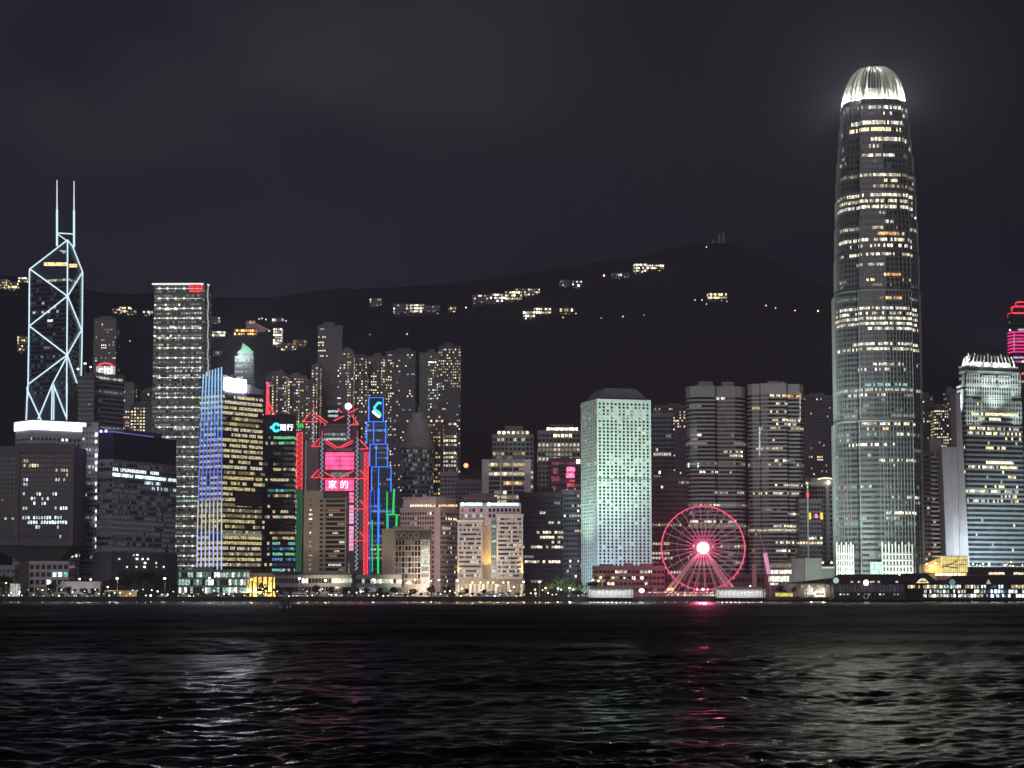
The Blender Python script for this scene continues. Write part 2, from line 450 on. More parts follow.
EARTH = mat('hill_scrub', (.015, .017, .023), .95, var=.35, vscale=.03, spec=.1)
ASPH = mat('asphalt', (.05, .05, .052), .85)
PAVE = mat('promenade_paving', (.22, .21, .20), .8)
QUAY = mat('quay_stone', (.05, .048, .046), .9, vscale=.4, var=.3)
structure(MB().box(-2700, 2700, 1404, 2300, 1.0, GZ - .004).build('ground', ASPH))
structure(MB().box(-900, 900, 1400, 1404, -2, GZ + .5).build('seawall', QUAY))
structure(MB().box(-900, 900, 1405, 1424, GZ - .1, GZ + .12).build('promenade', PAVE))
def make_hills():
    mb = MB(); xs = [-2600 + 26 * i for i in range(201)]; ys = [2040 + 24 * i for i in range(30)] + [2760 + 15 * i for i in range(40)] + [3360 + 60 * i for i in range(20)]
    for y in ys:
        for x in xs: mb.v.append((x, y, terrain(x, y) - (.6 if y > 2060 else 3)))
    n = len(xs)
    for j in range(len(ys) - 1):
        for i in range(n - 1): mb.f.append((j * n + i, j * n + i + 1, (j + 1) * n + i + 1, (j + 1) * n + i)); mb.m.append(0)
    structure(mb.build('hills', EARTH))
make_hills()

# ------------------------------------------------------------------ wall materials
def wm(n, r, g, b, **k): return mat('wall_' + n, (r, g, b), k.pop('rough', .7), **k)
W_GREY, W_LGREY, W_DGREY = wm('grey', .27, .26, .27), wm('light_grey', .45, .43, .45), wm('dark_grey', .13, .125, .14)
W_BROWN, W_MAUVE, W_BEIGE = wm('brown', .10, .08, .085), wm('mauve', .14, .128, .142), wm('beige', .42, .36, .28)
W_PINK, W_WHITE, W_BLACK = wm('pink', .50, .37, .38), wm('white_stone', .70, .70, .66), wm('black_glass', .026, .026, .032, rough=.6, spec=.15)
W_BLUEG, W_GREENG, W_CONC = wm('blue_glass', .06, .07, .10, rough=.35), wm('green_grey', .20, .22, .21), wm('raw_concrete', .30, .285, .26)
W_RES, W_RES2, W_RES3 = wm('residential', .17, .165, .175), wm('residential_warm', .19, .17, .155), wm('residential_dark', .10, .10, .115)
LED_WHITE = emis('led_white', (.86, .95, 1), 3.0, sample=True)
LED_CYAN = emis('led_cyan_white', (.66, .90, 1.0), 1.35)
LED_RED = emis('led_red', (1, .045, .075), 1.6, sample=True)
LED_PINK = emis('led_pink', (1, .10, .24), 1.0, .25, sample=True)
LED_BLUE = emis('led_blue', (.035, .20, 1), 1.7)
LED_GREEN = emis('led_green', (.02, .85, .16), 1.0)
R_ = lambda **k: (lambda nf, nb, rng: resid(nf, nb, rng, **k))
O_ = lambda **k: (lambda nf, nb, rng: office(nf, nb, rng, **k))

# ------------------------------------------------------------------ garrison building with the narrow foot
def garrison():
    Y = 1530; poly = fr(-14, 74, Y, 42); z1 = W(0, 446, Y).z; zt, zf = W(0, 545, Y).z, W(0, 561, Y).z; c = centre(poly)
    r = thing('office_tower', 'squat mauve brown waterfront block that narrows to a thin foot, with white lit window rows', 'office block', (c[0], c[1], GZ))
    foot = [(W(16, 560, Y).x, Y + 10), (W(56, 560, Y).x, Y + 10), (W(56, 560, Y).x, Y + 32), (W(16, 560, Y).x, Y + 32)]
    MB().prism(poly, zt, z1).build('body', W_MAUVE, r)
    MB().prism(foot, zf, zt - .01, top=poly).build('tapered_base', W_MAUVE, r)
    MB().prism(foot, GZ, zf).build('foot', W_BROWN, r)
    wing = MB()
    for a, b in ((15.5, 19.5), (70.5, 74)): wing.box(W(a, 500, Y).x, W(b, 500, Y).x, Y - 1.2, Y + 2, zt, z1 + 2)
    for i, (a, b) in enumerate(((15.5, 19.5), (70.5, 74))):
        MB().box(W(a, 500, Y).x, W(b, 500, Y).x, Y - 1.2, Y + 2, zt, z1 + 1.5).build('corner_pier', W_MAUVE, r)
    MB().box(W(19.5, 500, Y).x, W(70.5, 500, Y).x, Y - 1, Y + 2, z1 - 5, z1 + 1.2).build('top_beam', W_MAUVE, r)
    MB().box(W(19.5, 500, Y).x, W(70.5, 500, Y).x, Y - .9, Y + 2, zt - .5, zt + 3).build('bottom_beam', W_MAUVE, r)
    c_ = ['cool3', 'cool2', 'white2', 'cool3']
    front = fr(20, 70.3, Y - .02, 3)
    rows = [(463, 22, 30, 'warm2', .5), (466, 23, 38, ['yellow2', 'cream3'], .9), (471, 54, 68, 'cream2', .8), (476, 66, 69, 'warm2', 1), (480, 23, 29, c_, .9), (482, 54, 66, 'white2', .8), (485, 22, 28, 'cool2', .8), (490, 24, 66, c_, .3),
            (495, 22, 62, c_, .3), (499, 30, 50, c_, .4), (505, 33, 49, c_, .85), (506, 54, 68, c_, .95), (510, 22, 30, c_, .8), (516, 22, 62, c_, .8), (521, 28, 68, ['cool3', 'cool3', 'cool4'], .95), (526, 26, 66, c_, .25), (541, 56, 62, 'cool2', .5)]
    floors(r, W_BROWN, front, zt + 4, z1 - 6, 3.3, 1.9, .62, .36, rows=rows, seed=3)
    floors(r, W_MAUVE, fr(-14, 15, Y - .02, 3), zt + 4, z1 - 8, 3.3, 2.6, .5, .4, rows=[(520, 2, 13, 'white2', .5), (500, 0, 12, 'warm1', .2)], seed=4)
    rng = random.Random(1); roofbits(r, poly, z1, rng, W_MAUVE, 2, 4)
garrison()

# ------------------------------------------------------------------ pale tower under the white light band
p = cr(14, 31, 83, 1650, 1.6)
t = tower('office_tower', 'pale grey tower of small square windows under a glowing white band', p, 421, W_LGREY, 'office tower', fl=3.9, bw=3.3, band=.48, pier=.5, skip_top=12, lit=O_(full=.0, part=.05, stray=.015, pal={'white': 1}), rows=[(436, 60, 75, 'white3', .5), (440, 30, 60, 'white2', .2)], roof=0)
z1 = t['ztop']; po, pi = offs(p, .9), offs(p, .1)
mb = MB(); zb_ = z1 - 6.6
for k in (3, 0):
    l = (k + 1) % 4; mb.face([(*po[k], zb_), (*po[l], zb_), (*po[l], z1 + .4), (*po[k], z1 + .4)])
mb.build('light_band', LED_WHITE, t)
for (py, a, b, m_, px) in ((462, 0, 0, 'lit_yellow_3', 73.5), (522, 0, 0, 'lit_cool_3', 72.5)):
    A, B = p[0], p[1]; q0, q1 = plane_pt(px, py - 5, A, B, .5), plane_pt(px, py + 5, A, B, .5)
    MB().tube(q0, q1, .75).build('vertical_light', MATS[m_], t)

# slim tower with lit balconies
p = fr(81, 97, 1610, 24)
t = tower('office_tower', 'slim pale tower with white balcony lamps up its edge beside the glowing band tower', p, 428, W_LGREY, 'office tower', fl=4.2, bw=2.6, band=.5, pier=.35, lit=O_(full=.1, part=.3, frac=.5, pal={'cool': 2, 'white': 2}, lv='0112'), roof=1)
for i in range(18):
    q = plane_pt(96.4, 434 + i * 7.0, p[0], p[1], .8)
    if i % 4 != 2: MB().box(q.x - .8, q.x + .6, q.y - .5, q.y + .4, q.z - 1.6, q.z + .8).build('balcony_lamp', MATS['lit_white_3' if i % 3 else 'lit_cool_4'], t)
for i in range(13):
    q = plane_pt(83, 478 + i * 7.6, p[0], p[1], .2); MB().box(p[0][0], p[1][0] - 1.5, q.y - 1.2, q.y + .1, q.z, q.z + .9).build('balcony', W_WHITE, t)

# ------------------------------------------------------------------ prism tower with light tubes on its edges
def prism_tower():
    Y = 1900; p = cr(29.5, 67.5, 83, Y, .386, ref=330); C, R, B, L = p; c = centre(p)
    r = thing('bank_tower', 'faceted dark skyscraper with cyan white light tubes along its edges and two roof masts', 'skyscraper', (c[0], c[1], GZ))
    zC = plane_pt(67.5, 240, L, C).z; zL = plane_pt(29.5, 269, L, C).z; zR = plane_pt(83, 272, C, R).z; zB = zC * .97
    MB().prism([C, R, B, L], GZ, [zC, zR, zB, zL], topm=0).build('body', W_BLUEG, r)
    zs = plane_pt(60, 398, L, C).z
    low = offs(p, 2.6); MB().prism(low, GZ, zs).build('lower_shaft', W_BLUEG, r)
    lit = lambda nf, nb, rng: [[(GI['cool0'] if rng.random() < .18 else 1) for _ in range(nb)] for _ in range(nf)]
    rows = [(277, 46, 78, ['cool1', 'cream2'], .8), (307, 42, 62, ['cool2', 'white2'], .5), (311, 34, 60, ['white2', 'cool2'], .5), (321, 47, 55, 'white3', .7), (325, 44, 48, 'white2', .6), (300, 40, 46, 'cool2', .4), (345, 40, 62, 'white1', .3), (356, 36, 60, 'cool1', .3), (368, 50, 66, 'white1', .4)]
    floors(r, W_BLUEG, p, zs + 3, zL - 10, 4.1, 3.2, .5, .12, lit, rows, seed=9)
    # the two lit storeys under the sloping roof
    for pa, pb, a, b, (A, Bq), m_ in ((264, 44, 44, 66.5, (L, C), 'lit_warm_3'), (265.5, 70, 69.5, 77, (C, R), 'lit_warm_3')):
        q0, q1 = plane_pt(a, pa, A, Bq, .3), plane_pt(b, pa, A, Bq, .3)
        MB().face([(q0.x, q0.y, q0.z - 1.7), (q1.x, q1.y, q1.z - 1.7), (q1.x, q1.y, q1.z + 1.5), (q0.x, q0.y, q0.z + 1.5)]).build('lit_storey', MATS[m_], r)
    def T(pts, wall, rad=.62):
        off = 1.0
        MB().path([plane_pt(x, y, *wall, off) for x, y in pts], rad).build('light_tube', LED_CYAN, r)
    LC, CR = (L, C), (C, R)
    T([(29.5, 269), (29, 326), (28, 384), (27.6, 398)], LC); T([(29.8, 269), (67.4, 240)], LC); T([(29.8, 269), (67.3, 296)], LC); T([(67.3, 296), (29.3, 326)], LC)
    T([(29.3, 326), (67, 355)], LC); T([(67, 355), (28.5, 384)], LC); T([(67.5, 240), (67.4, 296), (66.9, 355), (66.6, 398)], LC)
    T([(67.5, 240), (72.5, 246), (82.6, 272)], CR); T([(82.6, 272), (82, 345)], CR); T([(82.6, 272), (67.8, 296)], CR); T([(67.8, 296), (81.6, 330)], CR); T([(81.6, 330), (67.4, 355)], CR); T([(67.4, 355), (77, 383)], CR); T([(82, 345), (81, 383)], CR)
    LL = (low[3], low[0]); CL = (low[0], low[1])
    T([(27.6, 386), (26.2, 420)], LL); T([(66.6, 357), (52.5, 384), (38, 419)], LL); T([(26.5, 388), (41, 420)], LL); T([(52.2, 384), (51.6, 420)], LL); T([(54, 384), (53.6, 420)], LL, .5); T([(54, 386), (66, 417)], LL); T([(67, 384), (66.6, 420)], LL)
    # rooftop frame and masts
    zt = zC
    m1, m2 = W(57, 233, Y + 14), W(74, 233, Y + 14)
    for (px, yt, yb) in ((57, 180, 246), (74, 181, 247)):
        a, b = W(px, yb, Y + 14), W(px, yt, Y + 14); mid = a.lerp(b, .55)
        m = MB().tube(a, mid, 1.0).build('roof_mast', LED_CYAN, r); MB().tube(mid, b, .75, r2=.5).build('mast_tip', emis('led_mast', (.8, .9, 1), 1.0), m)
    MB().tube(W(57, 233, Y + 14), W(73.5, 234, Y + 14), .55).build('light_tube', LED_CYAN, r)
    MB().tube(W(57.5, 234, Y + 14), W(66.5, 240.5, Y + 8), .5).build('light_tube', LED_CYAN, r)
    q = [plane_pt(x, y, L, C, .5) for x, y in ((59, 250), (66, 250.5), (64.5, 254), (62.5, 253))]
    MB().face(q).build('roof_lantern', MATS['lit_cool_2'], r)
    MB().prism(scaled(p, .25), zL - 2, zC * 1.0).build('roof_core', DARK, r)
prism_tower()

# ------------------------------------------------------------------ towers behind, left
def far(name, label, x0, x1, yt, Y, D=22, wall=W_RES, p=.25, group='residential towers on the slope behind', **k):
    o = dict(fl=3.1, bw=2.3, band=.48, pier=.42, lit=R_(p=p * 1.35), roof=2, hmax=6, skip_base=10); o.update(k)
    return tower(name, label, fr(x0, x1, Y, D), yt, wall, 'apartment tower', group, **o)
far('residential_tower', 'faint tower with few lit windows behind the red and white rooftop sign', 90.5, 113, 319, 2500, p=.03, rows=[(329, 104, 111, 'cream1', .9), (340, 101, 104, 'white2', .9), (346, 101, 106, 'cream3', .9), (348, 101, 106, 'cream3', .9), (358, 101, 106, 'cream2', .9)])
p = cr(88, 94, 122, 1860, .8)
t = tower('bank_tower', 'grey glass tower topped by a glowing white sign with a red arc', p, 373, W_GREY, 'office tower', fl=4.0, bw=2.8, band=.5, pier=.15, lit=O_(full=.08, part=.45, frac=.5, pal={'cool': 3, 'white': 2, 'cream': 1}, lv='0112'), roof=0)
z1 = t['ztop']; q = plane_pt(105.5, 369.5, p[0], p[1], 1.0)
MB().box(q.x - 8.5, q.x + 8.5, q.y + .3, q.y + .9, q.z - 4.5, q.z + 3).build('sign_board', emis('sign_white_board', (1, .9, .9), .55), t)
sign_text('citi', 9.5, (q.x, q.y, q.z - .5), emis('sign_white', (1, .96, .96), 4, sample=True), t, 'sign_lettering', 1.15)
arc = [(q.x + 7.5 * math.cos(math.radians(a)), q.y, q.z + .5 + 5.2 * math.sin(math.radians(a))) for a in range(20, 165, 12)]
MB().path(arc, .8).build('sign_arc', LED_RED, t)
p = fr(76, 92, 1840, 20)
t = tower('office_tower', 'low grey block with bright lamps on its roof beside the prism tower', p, 377, W_DGREY, 'office tower', fl=4.0, bw=2.8, band=.5, pier=.2, lit=O_(full=.0, part=.25, frac=.35, pal={'warm': 1, 'white': 1}, lv='112'), roof=1)
for px, py, h in ((78, 369, 10), (85, 363.5, 14), (90.5, 367, 12)):
    q = W(px, py, 1838); m = MB().tube((q.x, q.y, t['ztop'] - 2), q, .35).build('lamp_post', STEEL, t)
    MB().ball(q, 1.15, sq=.7).build('lamp_globe', MATS['lit_cream_4'], m)
far('residential_tower', 'grey tower with scattered white windows left of the grid of lights tower', 113, 132, 386, 2300, p=.08, group=None)
far('residential_tower', 'tall thin tower of warm yellow windows close beside the grid of lights tower', 139, 152, 391, 2150, p=.5, group=None, wall=W_RES2)
far('residential_tower', 'low broad block of warm yellow windows behind the dark waterfront block', 129, 153, 405, 2080, p=.5, group=None, wall=W_RES2, bw=3)

# ------------------------------------------------------------------ dark waterfront block
p = cr(97, 112, 176, 1570, .55)
t = tower('office_tower', 'broad dark block with an unlit top and one bright row of white windows', p, 459, W_GREY, 'office block', fl=3.9, bw=2.7, band=.60, pier=.3, ybase=552,
          lit=O_(full=.25, part=.4, frac=.6, stray=.1, pal={'cool': 1}, lv='0', run=.3),
          rows=[(471, 113, 160, ['white3', 'cool3'], .8), (475, 113, 176, ['cool4', 'cool3'], .93), (480, 144, 160, ['cool3', 'cool2'], .9), (485, 150, 160, ['cool2', 'cool3'], .8), (490, 160, 176, ['cool2'], .5)], roof=0, parapet=False)
up = scaled(p, .985); z0 = t['ztop']; z1 = W(140, 432, 1570).z
MB().prism(up, z0, z1).build('plant_storey', W_BLACK, t)
MB().prism(scaled(p, .6), z1, z1 + 4).build('plant_room', W_DGREY, t)
base_ = offs(p, 1.5); MB().prism(base_, GZ, W(140, 552, 1570).z).build('podium', W_DGREY, t)
rng = random.Random(8)
for i in range(14):
    A, B = (base_[0], base_[1]); q = plane_pt(rng.uniform(114, 172), rng.choice((555, 559, 563, 567)), A, B, .3); s_ = rng.uniform(.5, 1.1)
    MB().box(q.x - s_, q.x + s_, q.y - .3, q.y + .1, q.z - .6, q.z + .6).build('podium_window', MATS[rng.choice(['lit_white_3', 'lit_cool_2', 'lit_warm_2', 'lit_white_4'])], t)
for px in (101, 106):
    q = plane_pt(px, 431.5, p[3], p[0], .8); MB().ball((q.x, q.y, z1 + .9), 1.0).build('roof_lamp', emis('led_violet', (.45, .42, 1), 4.5, sample=True), t)
lamp('POINT', 'roof_glow', (W(100, 430, 1562).x, 1556, z1 + 6), 9000, (.42, .38, 1), size=.5, parent=t)
a = Vector((p[3][0], p[3][1], z1 + .2)); b = Vector((p[0][0], p[0][1], z1 + .2)); c = Vector((p[1][0], p[1][1], z1 + .2))
MB().path([a, b, b.lerp(c, .62)], .35).build('roof_light_strip', emis('led_violet_dim', (.25, .22, .9), .8), t)
m = MB().tube(b.lerp(c, .2), b.lerp(c, .2) + Vector((0, 0, 9)), .3).build('roof_mast', DARK, t)
MB().ball(b.lerp(c, .2) + Vector((0, 0, 9)), .6).build('mast_beacon', LED_RED, m)

# ------------------------------------------------------------------ square tower with the grid of lights
def grid_tower():
    p = cr(152, 203, 210, 1870, .16, ref=420)
    lit = lambda nf, nb, rng: [[(GI[rng.choice(['white0', 'mint0', 'white1', 'white1'])] if rng.random() < .75 else 1) for _ in range(nb)] for _ in range(nf)]
    rows = []
    for py in (306, 309, 315, 318, 325, 328, 334, 337): rows += [(py, 154, 201, ['white2', 'mint1', 'white3', 'white1'], .62)]
    rows += [(343, 156, 180, ['yellow2', 'cream2'], .6), (362, 172, 202, 'white2', .6), (372, 174, 200, 'white2', .5), (376, 152, 210, 'white2', .7), (394, 154, 180, 'mint2', .5), (412, 152, 190, 'mint1', .6), (428, 170, 200, 'white2', .4), (500, 158, 200, 'mint2', .5), (516, 160, 190, 'mint1', .5)]
    t = tower('office_tower', 'tall square tower covered in a grid of small white lights, red sign on top', p, 282, W_GREENG, 'skyscraper', fl=4.0, bw=2.5, band=.42, pier=.3, lit=lit, rows=rows, roof=0, parapet=False, skip_top=6, seed=21)
    C, R, B, L = p; z1 = t['ztop']
    for i in range(29):
        py = 288.5 + i * 9.9
        if py > 570: break
        mb = MB()
        A0, A1 = plane_pt(156, py, L, C, .45), plane_pt(201, py, L, C, .45); n = 0
        mb.tube(A0, A1, .12, 4)
        for px in (159.5, 167.5, 175.5, 184, 192.5, 200.3):
            q = plane_pt(px, py, L, C, .55)
            if py < 300 and px > 190: continue
            s = .75 if (i * 7 + int(px)) % 5 else .45
            mb.box(q.x - s * .8, q.x + s * .8, q.y - .4, q.y + .3, q.z - s, q.z + s)
        mb.build('light_row', emis('led_grid', (1, 1, .86), 2.3), t)
    q0, q1 = plane_pt(152.2, 284, L, C, .5), plane_pt(203, 284, L, C, .5)
    MB().path([q0, q1, plane_pt(209, 285, C, R, .5)], .75).build('roof_light', emis('led_roof', (.95, 1, .9), 1.3), t)
    for i in range(17):
        a, b = plane_pt(208.4 - (i % 2) * .8, 285 + i * 10.0, C, R, .5), plane_pt(208.4 - ((i + 1) % 2) * .8, 295 + i * 10.0, C, R, .5)
        MB().tube(a, b, .5).build('edge_light', emis('led_edge', (.9, 1, .88), .55), t)
    # red roof sign: a rounded outline round two characters
    def P(x, y): return plane_pt(x, y, L, C, 1.0)
    MB().path([P(191, 284.8), P(200.5, 284.8), P(202, 286.5), P(202, 290), P(200.5, 291.5), P(191, 291.5), P(189.8, 290), P(189.8, 286.5)], .5, closed=True).build('sign_outline', LED_RED, t)
    for x in (193, 198.4):
        MB().path([P(x - 1.9, 286.5), P(x + 1.4, 286.5), P(x - 1.6, 288.2), P(x + 1.6, 288.2), P(x + 1.6, 290.2), P(x - 1.8, 290.2)], .42).build('sign_character', LED_RED, t)
    B0, B1 = P(190, 291), P(202, 285); MB().face([(B0.x, B0.y + .6, B0.z), (B1.x, B1.y + .6, B0.z), (B1.x, B1.y + .6, B1.z), (B0.x, B0.y + .6, B1.z)]).build('sign_board', emis('sign_red_board', (1, .02, .05), .28), t)
grid_tower()

# ------------------------------------------------------------------ blue finned and yellow banded tower
def blue_yellow():
    p = cr(199, 222, 262, 1610, .9, ref=480); C, R, B, L = p
    yl = dict(full=.9, part=.1, frac=.7, stray=.3, pal={'yellow': 5, 'cream': 3}, lv='1222', run=.5)
    t = tower('office_tower', 'tower of yellow window bands with blue light fins and a blazing white sign', p, 392, W_BLACK, 'office tower', fl=4.1, bw=1.9, band=.56, pier=.12, lit=O_(**yl), roof=0, skip_top=1.5, skip_base=22,
              rows=[(498, 232, 262, 'yellow0', 0)], seed=5)
    z1 = t['ztop']
    # dark service band
    A, D_ = plane_pt(235, 491, C, R, .5), plane_pt(262, 507, C, R, .5)
    MB().face([(A.x, A.y, D_.z), (D_.x, D_.y, D_.z), (D_.x, D_.y, A.z), (A.x, A.y, A.z)]).build('service_band', W_BLACK, t)
    A, D_ = plane_pt(222.5, 533, C, R, .4), plane_pt(262, 536.5, C, R, .4)
    MB().face([(A.x, A.y, D_.z), (D_.x, D_.y, D_.z), (D_.x, D_.y, A.z), (A.x, A.y, A.z)]).build('lit_ledge', MATS['lit_white_1'], t)
    # sloping roof screen with the sign
    a, b = plane_pt(222, 374, C, R), plane_pt(236, 379, C, R); e = plane_pt(262, 390, C, R)
    mb = MB(); mb.prism([C, R, B, L], z1, [a.z, z1 + 4.5, z1 + 4.5, a.z]); mb.build('roof_screen', W_GREY, t)
    for i in range(3):
        q0, q1 = plane_pt(223, 376.5 + 2.4 * i, C, R, .4), plane_pt(236 + 2 * i, 379.5 + 1.8 * i, C, R, .4); MB().tube(q0, q1, .35).build('roof_light', MATS['lit_cream_2'], t)
    q = plane_pt(236, 385.3, C, R, 1.6); dx = (Vector(R) - Vector(C)).normalized() * 10.2
    dp = Vector((dx.y, -dx.x)).normalized() * .5
    pl = [(q.x - dx.x + dp.x, q.y - dx.y + dp.y), (q.x + dx.x + dp.x, q.y + dx.y + dp.y), (q.x + dx.x - dp.x, q.y + dx.y - dp.y), (q.x - dx.x - dp.x, q.y - dx.y - dp.y)]
    MB().prism(pl, q.z - 4.9, q.z + 4.9).build('sign', emis('sign_blaze', (.82, .79, 1), 60, sample=True), t)
    # LED fins, their colour set along their length
    m = bpy.data.materials.new('led_fin'); m.use_nodes = True; tt = m.node_tree; bb = tt.nodes['Principled BSDF']
    g = N(tt, 'ShaderNodeNewGeometry'); sx = N(tt, 'ShaderNodeSeparateXYZ'); tt.links.new(g.outputs['Position'], sx.inputs[0])
    zr = lambda py: W(210, py, 1620).z; zl, zh = zr(575), zr(366)
    f = math_node(tt, 'DIVIDE', math_node(tt, 'SUBTRACT', sx.outputs[2], zl), zh - zl, True)
    st = [(.0, (.55, .62, 1)), (.2, (.50, .60, 1)), (.22, (.62, .60, .55)), (.34, (.55, .55, .55)), (.36, (.12, .16, .78)), (.58, (.10, .16, .80)), (.72, (.10, .28, .95)), (.86, (.30, .60, 1.0)), (1, (.45, .70, 1.0))]
    bb.inputs['Base Color'].default_value = (.1, .1, .1, 1); tt.links.new(ramp(tt, f, st), bb.inputs['Emission Color']); bb.inputs['Emission Strength'].default_value = 1.15
    for i in range(7):
        u = i / 6; xt, xb = 203.5 + 18 * u, 197 + 24.5 * u; yt = 374 - 7 * (i / 6) ** .7
        MB().path([plane_pt(xb + (xt - xb) * s ** 1.6, 571 + (yt - 571) * s, L, C, 1.4) for s in (0, .2, .4, .6, .8, 1)], .52, 5).build('light_fin', m, t)
    for py in (378, 391, 405, 421, 440, 462, 487, 512, 533):
        q0, q1 = plane_pt(199.5, py, L, C, .8), plane_pt(222, py, L, C, .8); MB().tube(q0, q1, .3, 4).build('fin_tie', MATS['lit_blue_2'], t)
    # blue-lit windows between the fins
    po = [L, C, C, L]
    fl_ = [(L[0], L[1]), (C[0], C[1]), (C[0], C[1] + 1), (L[0], L[1] + 1)]
    floors(t, W_BLACK, [(L[0] - .2, L[1] - .3), (C[0] - .2, C[1] - .3), (C[0], C[1] + .5), (L[0], L[1] + .5)], zr(505), zr(376), 4.1, 2.0, .5, .2, lambda nf, nb, rng: [[(GI[rng.choice(['blue0', 'blue0', 'blue1', 'teal0'])] if rng.random() < .75 else 1) for _ in range(nb)] for _ in range(nf)], name='fin_window_row')
    return t
blue_yellow()
# glass podium and amber colonnade at its foot
p = fr(180, 247, 1545, 30)
t = tower('low_building', 'long low glass podium full of pale green light below the blue finned tower', p, 571, W_GREENG, 'podium', fl=4.6, bw=2.2, band=.72, pier=.2, lit=lambda nf, nb, rng: [[(GI[rng.choice(['mint1', 'mint2', 'teal1', 'mint2', 'white3'])] if rng.random() < .75 else 1) for _ in range(nb)] for f in range(nf)], skip_base=1, skip_top=.5, roof=1)
p = fr(247, 285, 1565, 18)
t = thing('low_building', 'amber lit colonnade below the yellow banded tower', 'building', (*centre(p), GZ))
zt = W(260, 573, 1565).z; MB().prism(p, zt - 3, zt).build('roof', W_BEIGE, t); MB().prism([(a, b + 6) for a, b in p], GZ, zt - 3).build('back_wall', W_BEIGE, t)
for i in range(8):
    x = p[0][0] + 1 + i * (p[1][0] - p[0][0] - 2) / 7; MB().box(x - .7, x + .7, p[0][1], p[0][1] + 1.4, GZ, zt - 3).build('column', W_BEIGE, t)
    if i < 7:
        l = lamp('POINT', 'column_lamp', (x + 1.9, p[0][1] + 2.5, GZ + 5), 9000, (1, .62, .12), parent=t)
        MB().box(x + .9, x + 3.0, p[0][1] + 5.6, p[0][1] + 5.9, GZ + 3 + (i * 5 % 4), zt - 4.2 - (i * 3 % 5)).build('lit_panel', emis('lit_amber', (1, .62, .10), 1.0, .5), t)
# ------------------------------------------------------------------ dark tower with the bank sign, red mast behind
p = fr(262.5, 293.5, 1720, 16)
def ccb_lit(nf, nb, rng):
    g = office(nf, nb, rng, .35, .55, .6, .1, {'green': 3, 'teal': 2, 'yellow': 3, 'cream': 2, 'blue': 1}, '0122', .75)  # green window glow paints in reflected green light
    for f in range(nf):
        for b in range(nb):
            if b < nb * .42 and rng.random() < .8: g[f][b] = 1 if rng.random() < .85 else GI['cream2']
    return g
t = tower('bank_tower', 'dark tower with teal lit windows and painted green reflections under a white and cyan bank sign', p, 416, W_BLACK, 'office tower', fl=4.2, bw=2.2, band=.5, pier=.1, lit=ccb_lit, skip_top=16, roof=1, hmax=4)
q = plane_pt(276.5, 427.5, p[0], p[1], .7); s_ = 1720 / 2100
RX = lambda px, py: plane_pt(px, py, p[0], p[1], .8)
LOGO = emis('sign_cyan', (.05, .72, 1.0), 2.2, sample=True)
MB().path([RX(276.2 + 3.1 * math.cos(math.radians(a)), 427.5 + 3.6 * math.sin(math.radians(a))) for a in range(30, 340, 22)], 1.0).build('sign_emblem', LOGO, t)
MB().box(RX(275, 0).x, RX(277.6, 0).x, q.y - .3, q.y + .2, RX(0, 428.8).z, RX(0, 426.2).z).build('emblem_square', LOGO, t)
qq = RX(286.6, 427.8); sign_text('建行', 5.6, qq, emis('sign_white', (1, .96, .96), 4, sample=True), t, 'sign_lettering', 1.0)
MB().box(RX(271, 0).x, RX(293.4, 0).x, qq.y + .35, qq.y + .6, RX(0, 433).z, RX(0, 422).z).build('sign_board', mat('sign_back', (.02, .05, .07), .5), t)
a = plane_pt(264, 575, p[0], p[1], 0)
Y = 1735; t = thing('lattice_mast', 'red lit lattice mast with a triangular brace standing behind the bank sign', 'mast', (W(268, 420, Y).x, Y, W(268, 424, Y).z))
q = lambda x, y: W(x, y, Y + 6)
MB().path([q(266.3, 424), q(267.6, 382)], .75).build('mast_pole', LED_RED, t); MB().path([q(269, 424), q(268.3, 382)], .5).build('mast_pole', LED_RED, t)
for y0 in range(386, 424, 6): MB().tube(q(266.6, y0), q(268.8, y0 + 4), .25, 4).build('lattice_bar', LED_RED, t)
MB().path([q(268.4, 402), q(275.3, 415.5)], .55).build('brace', LED_RED, t); MB().path([q(275.3, 415.5), q(268.6, 416)], .45).build('brace', LED_RED, t); MB().path([q(271.5, 409), q(269, 415)], .4).build('brace', LED_RED, t)
MB().ball(q(262.8, 415), .8).build('warning_lamp', emis('lamp_red', (1, .35, .25), 3), t); MB().tube(q(262.8, 415), q(266.4, 417), .25).build('lamp_arm', DARK, t)
MB().box(q(265, 0).x, q(277, 0).x, Y + 4, Y + 9, W(0, 426, Y).z - 3, W(0, 423.6, Y).z).build('mast_base', DARK, t)

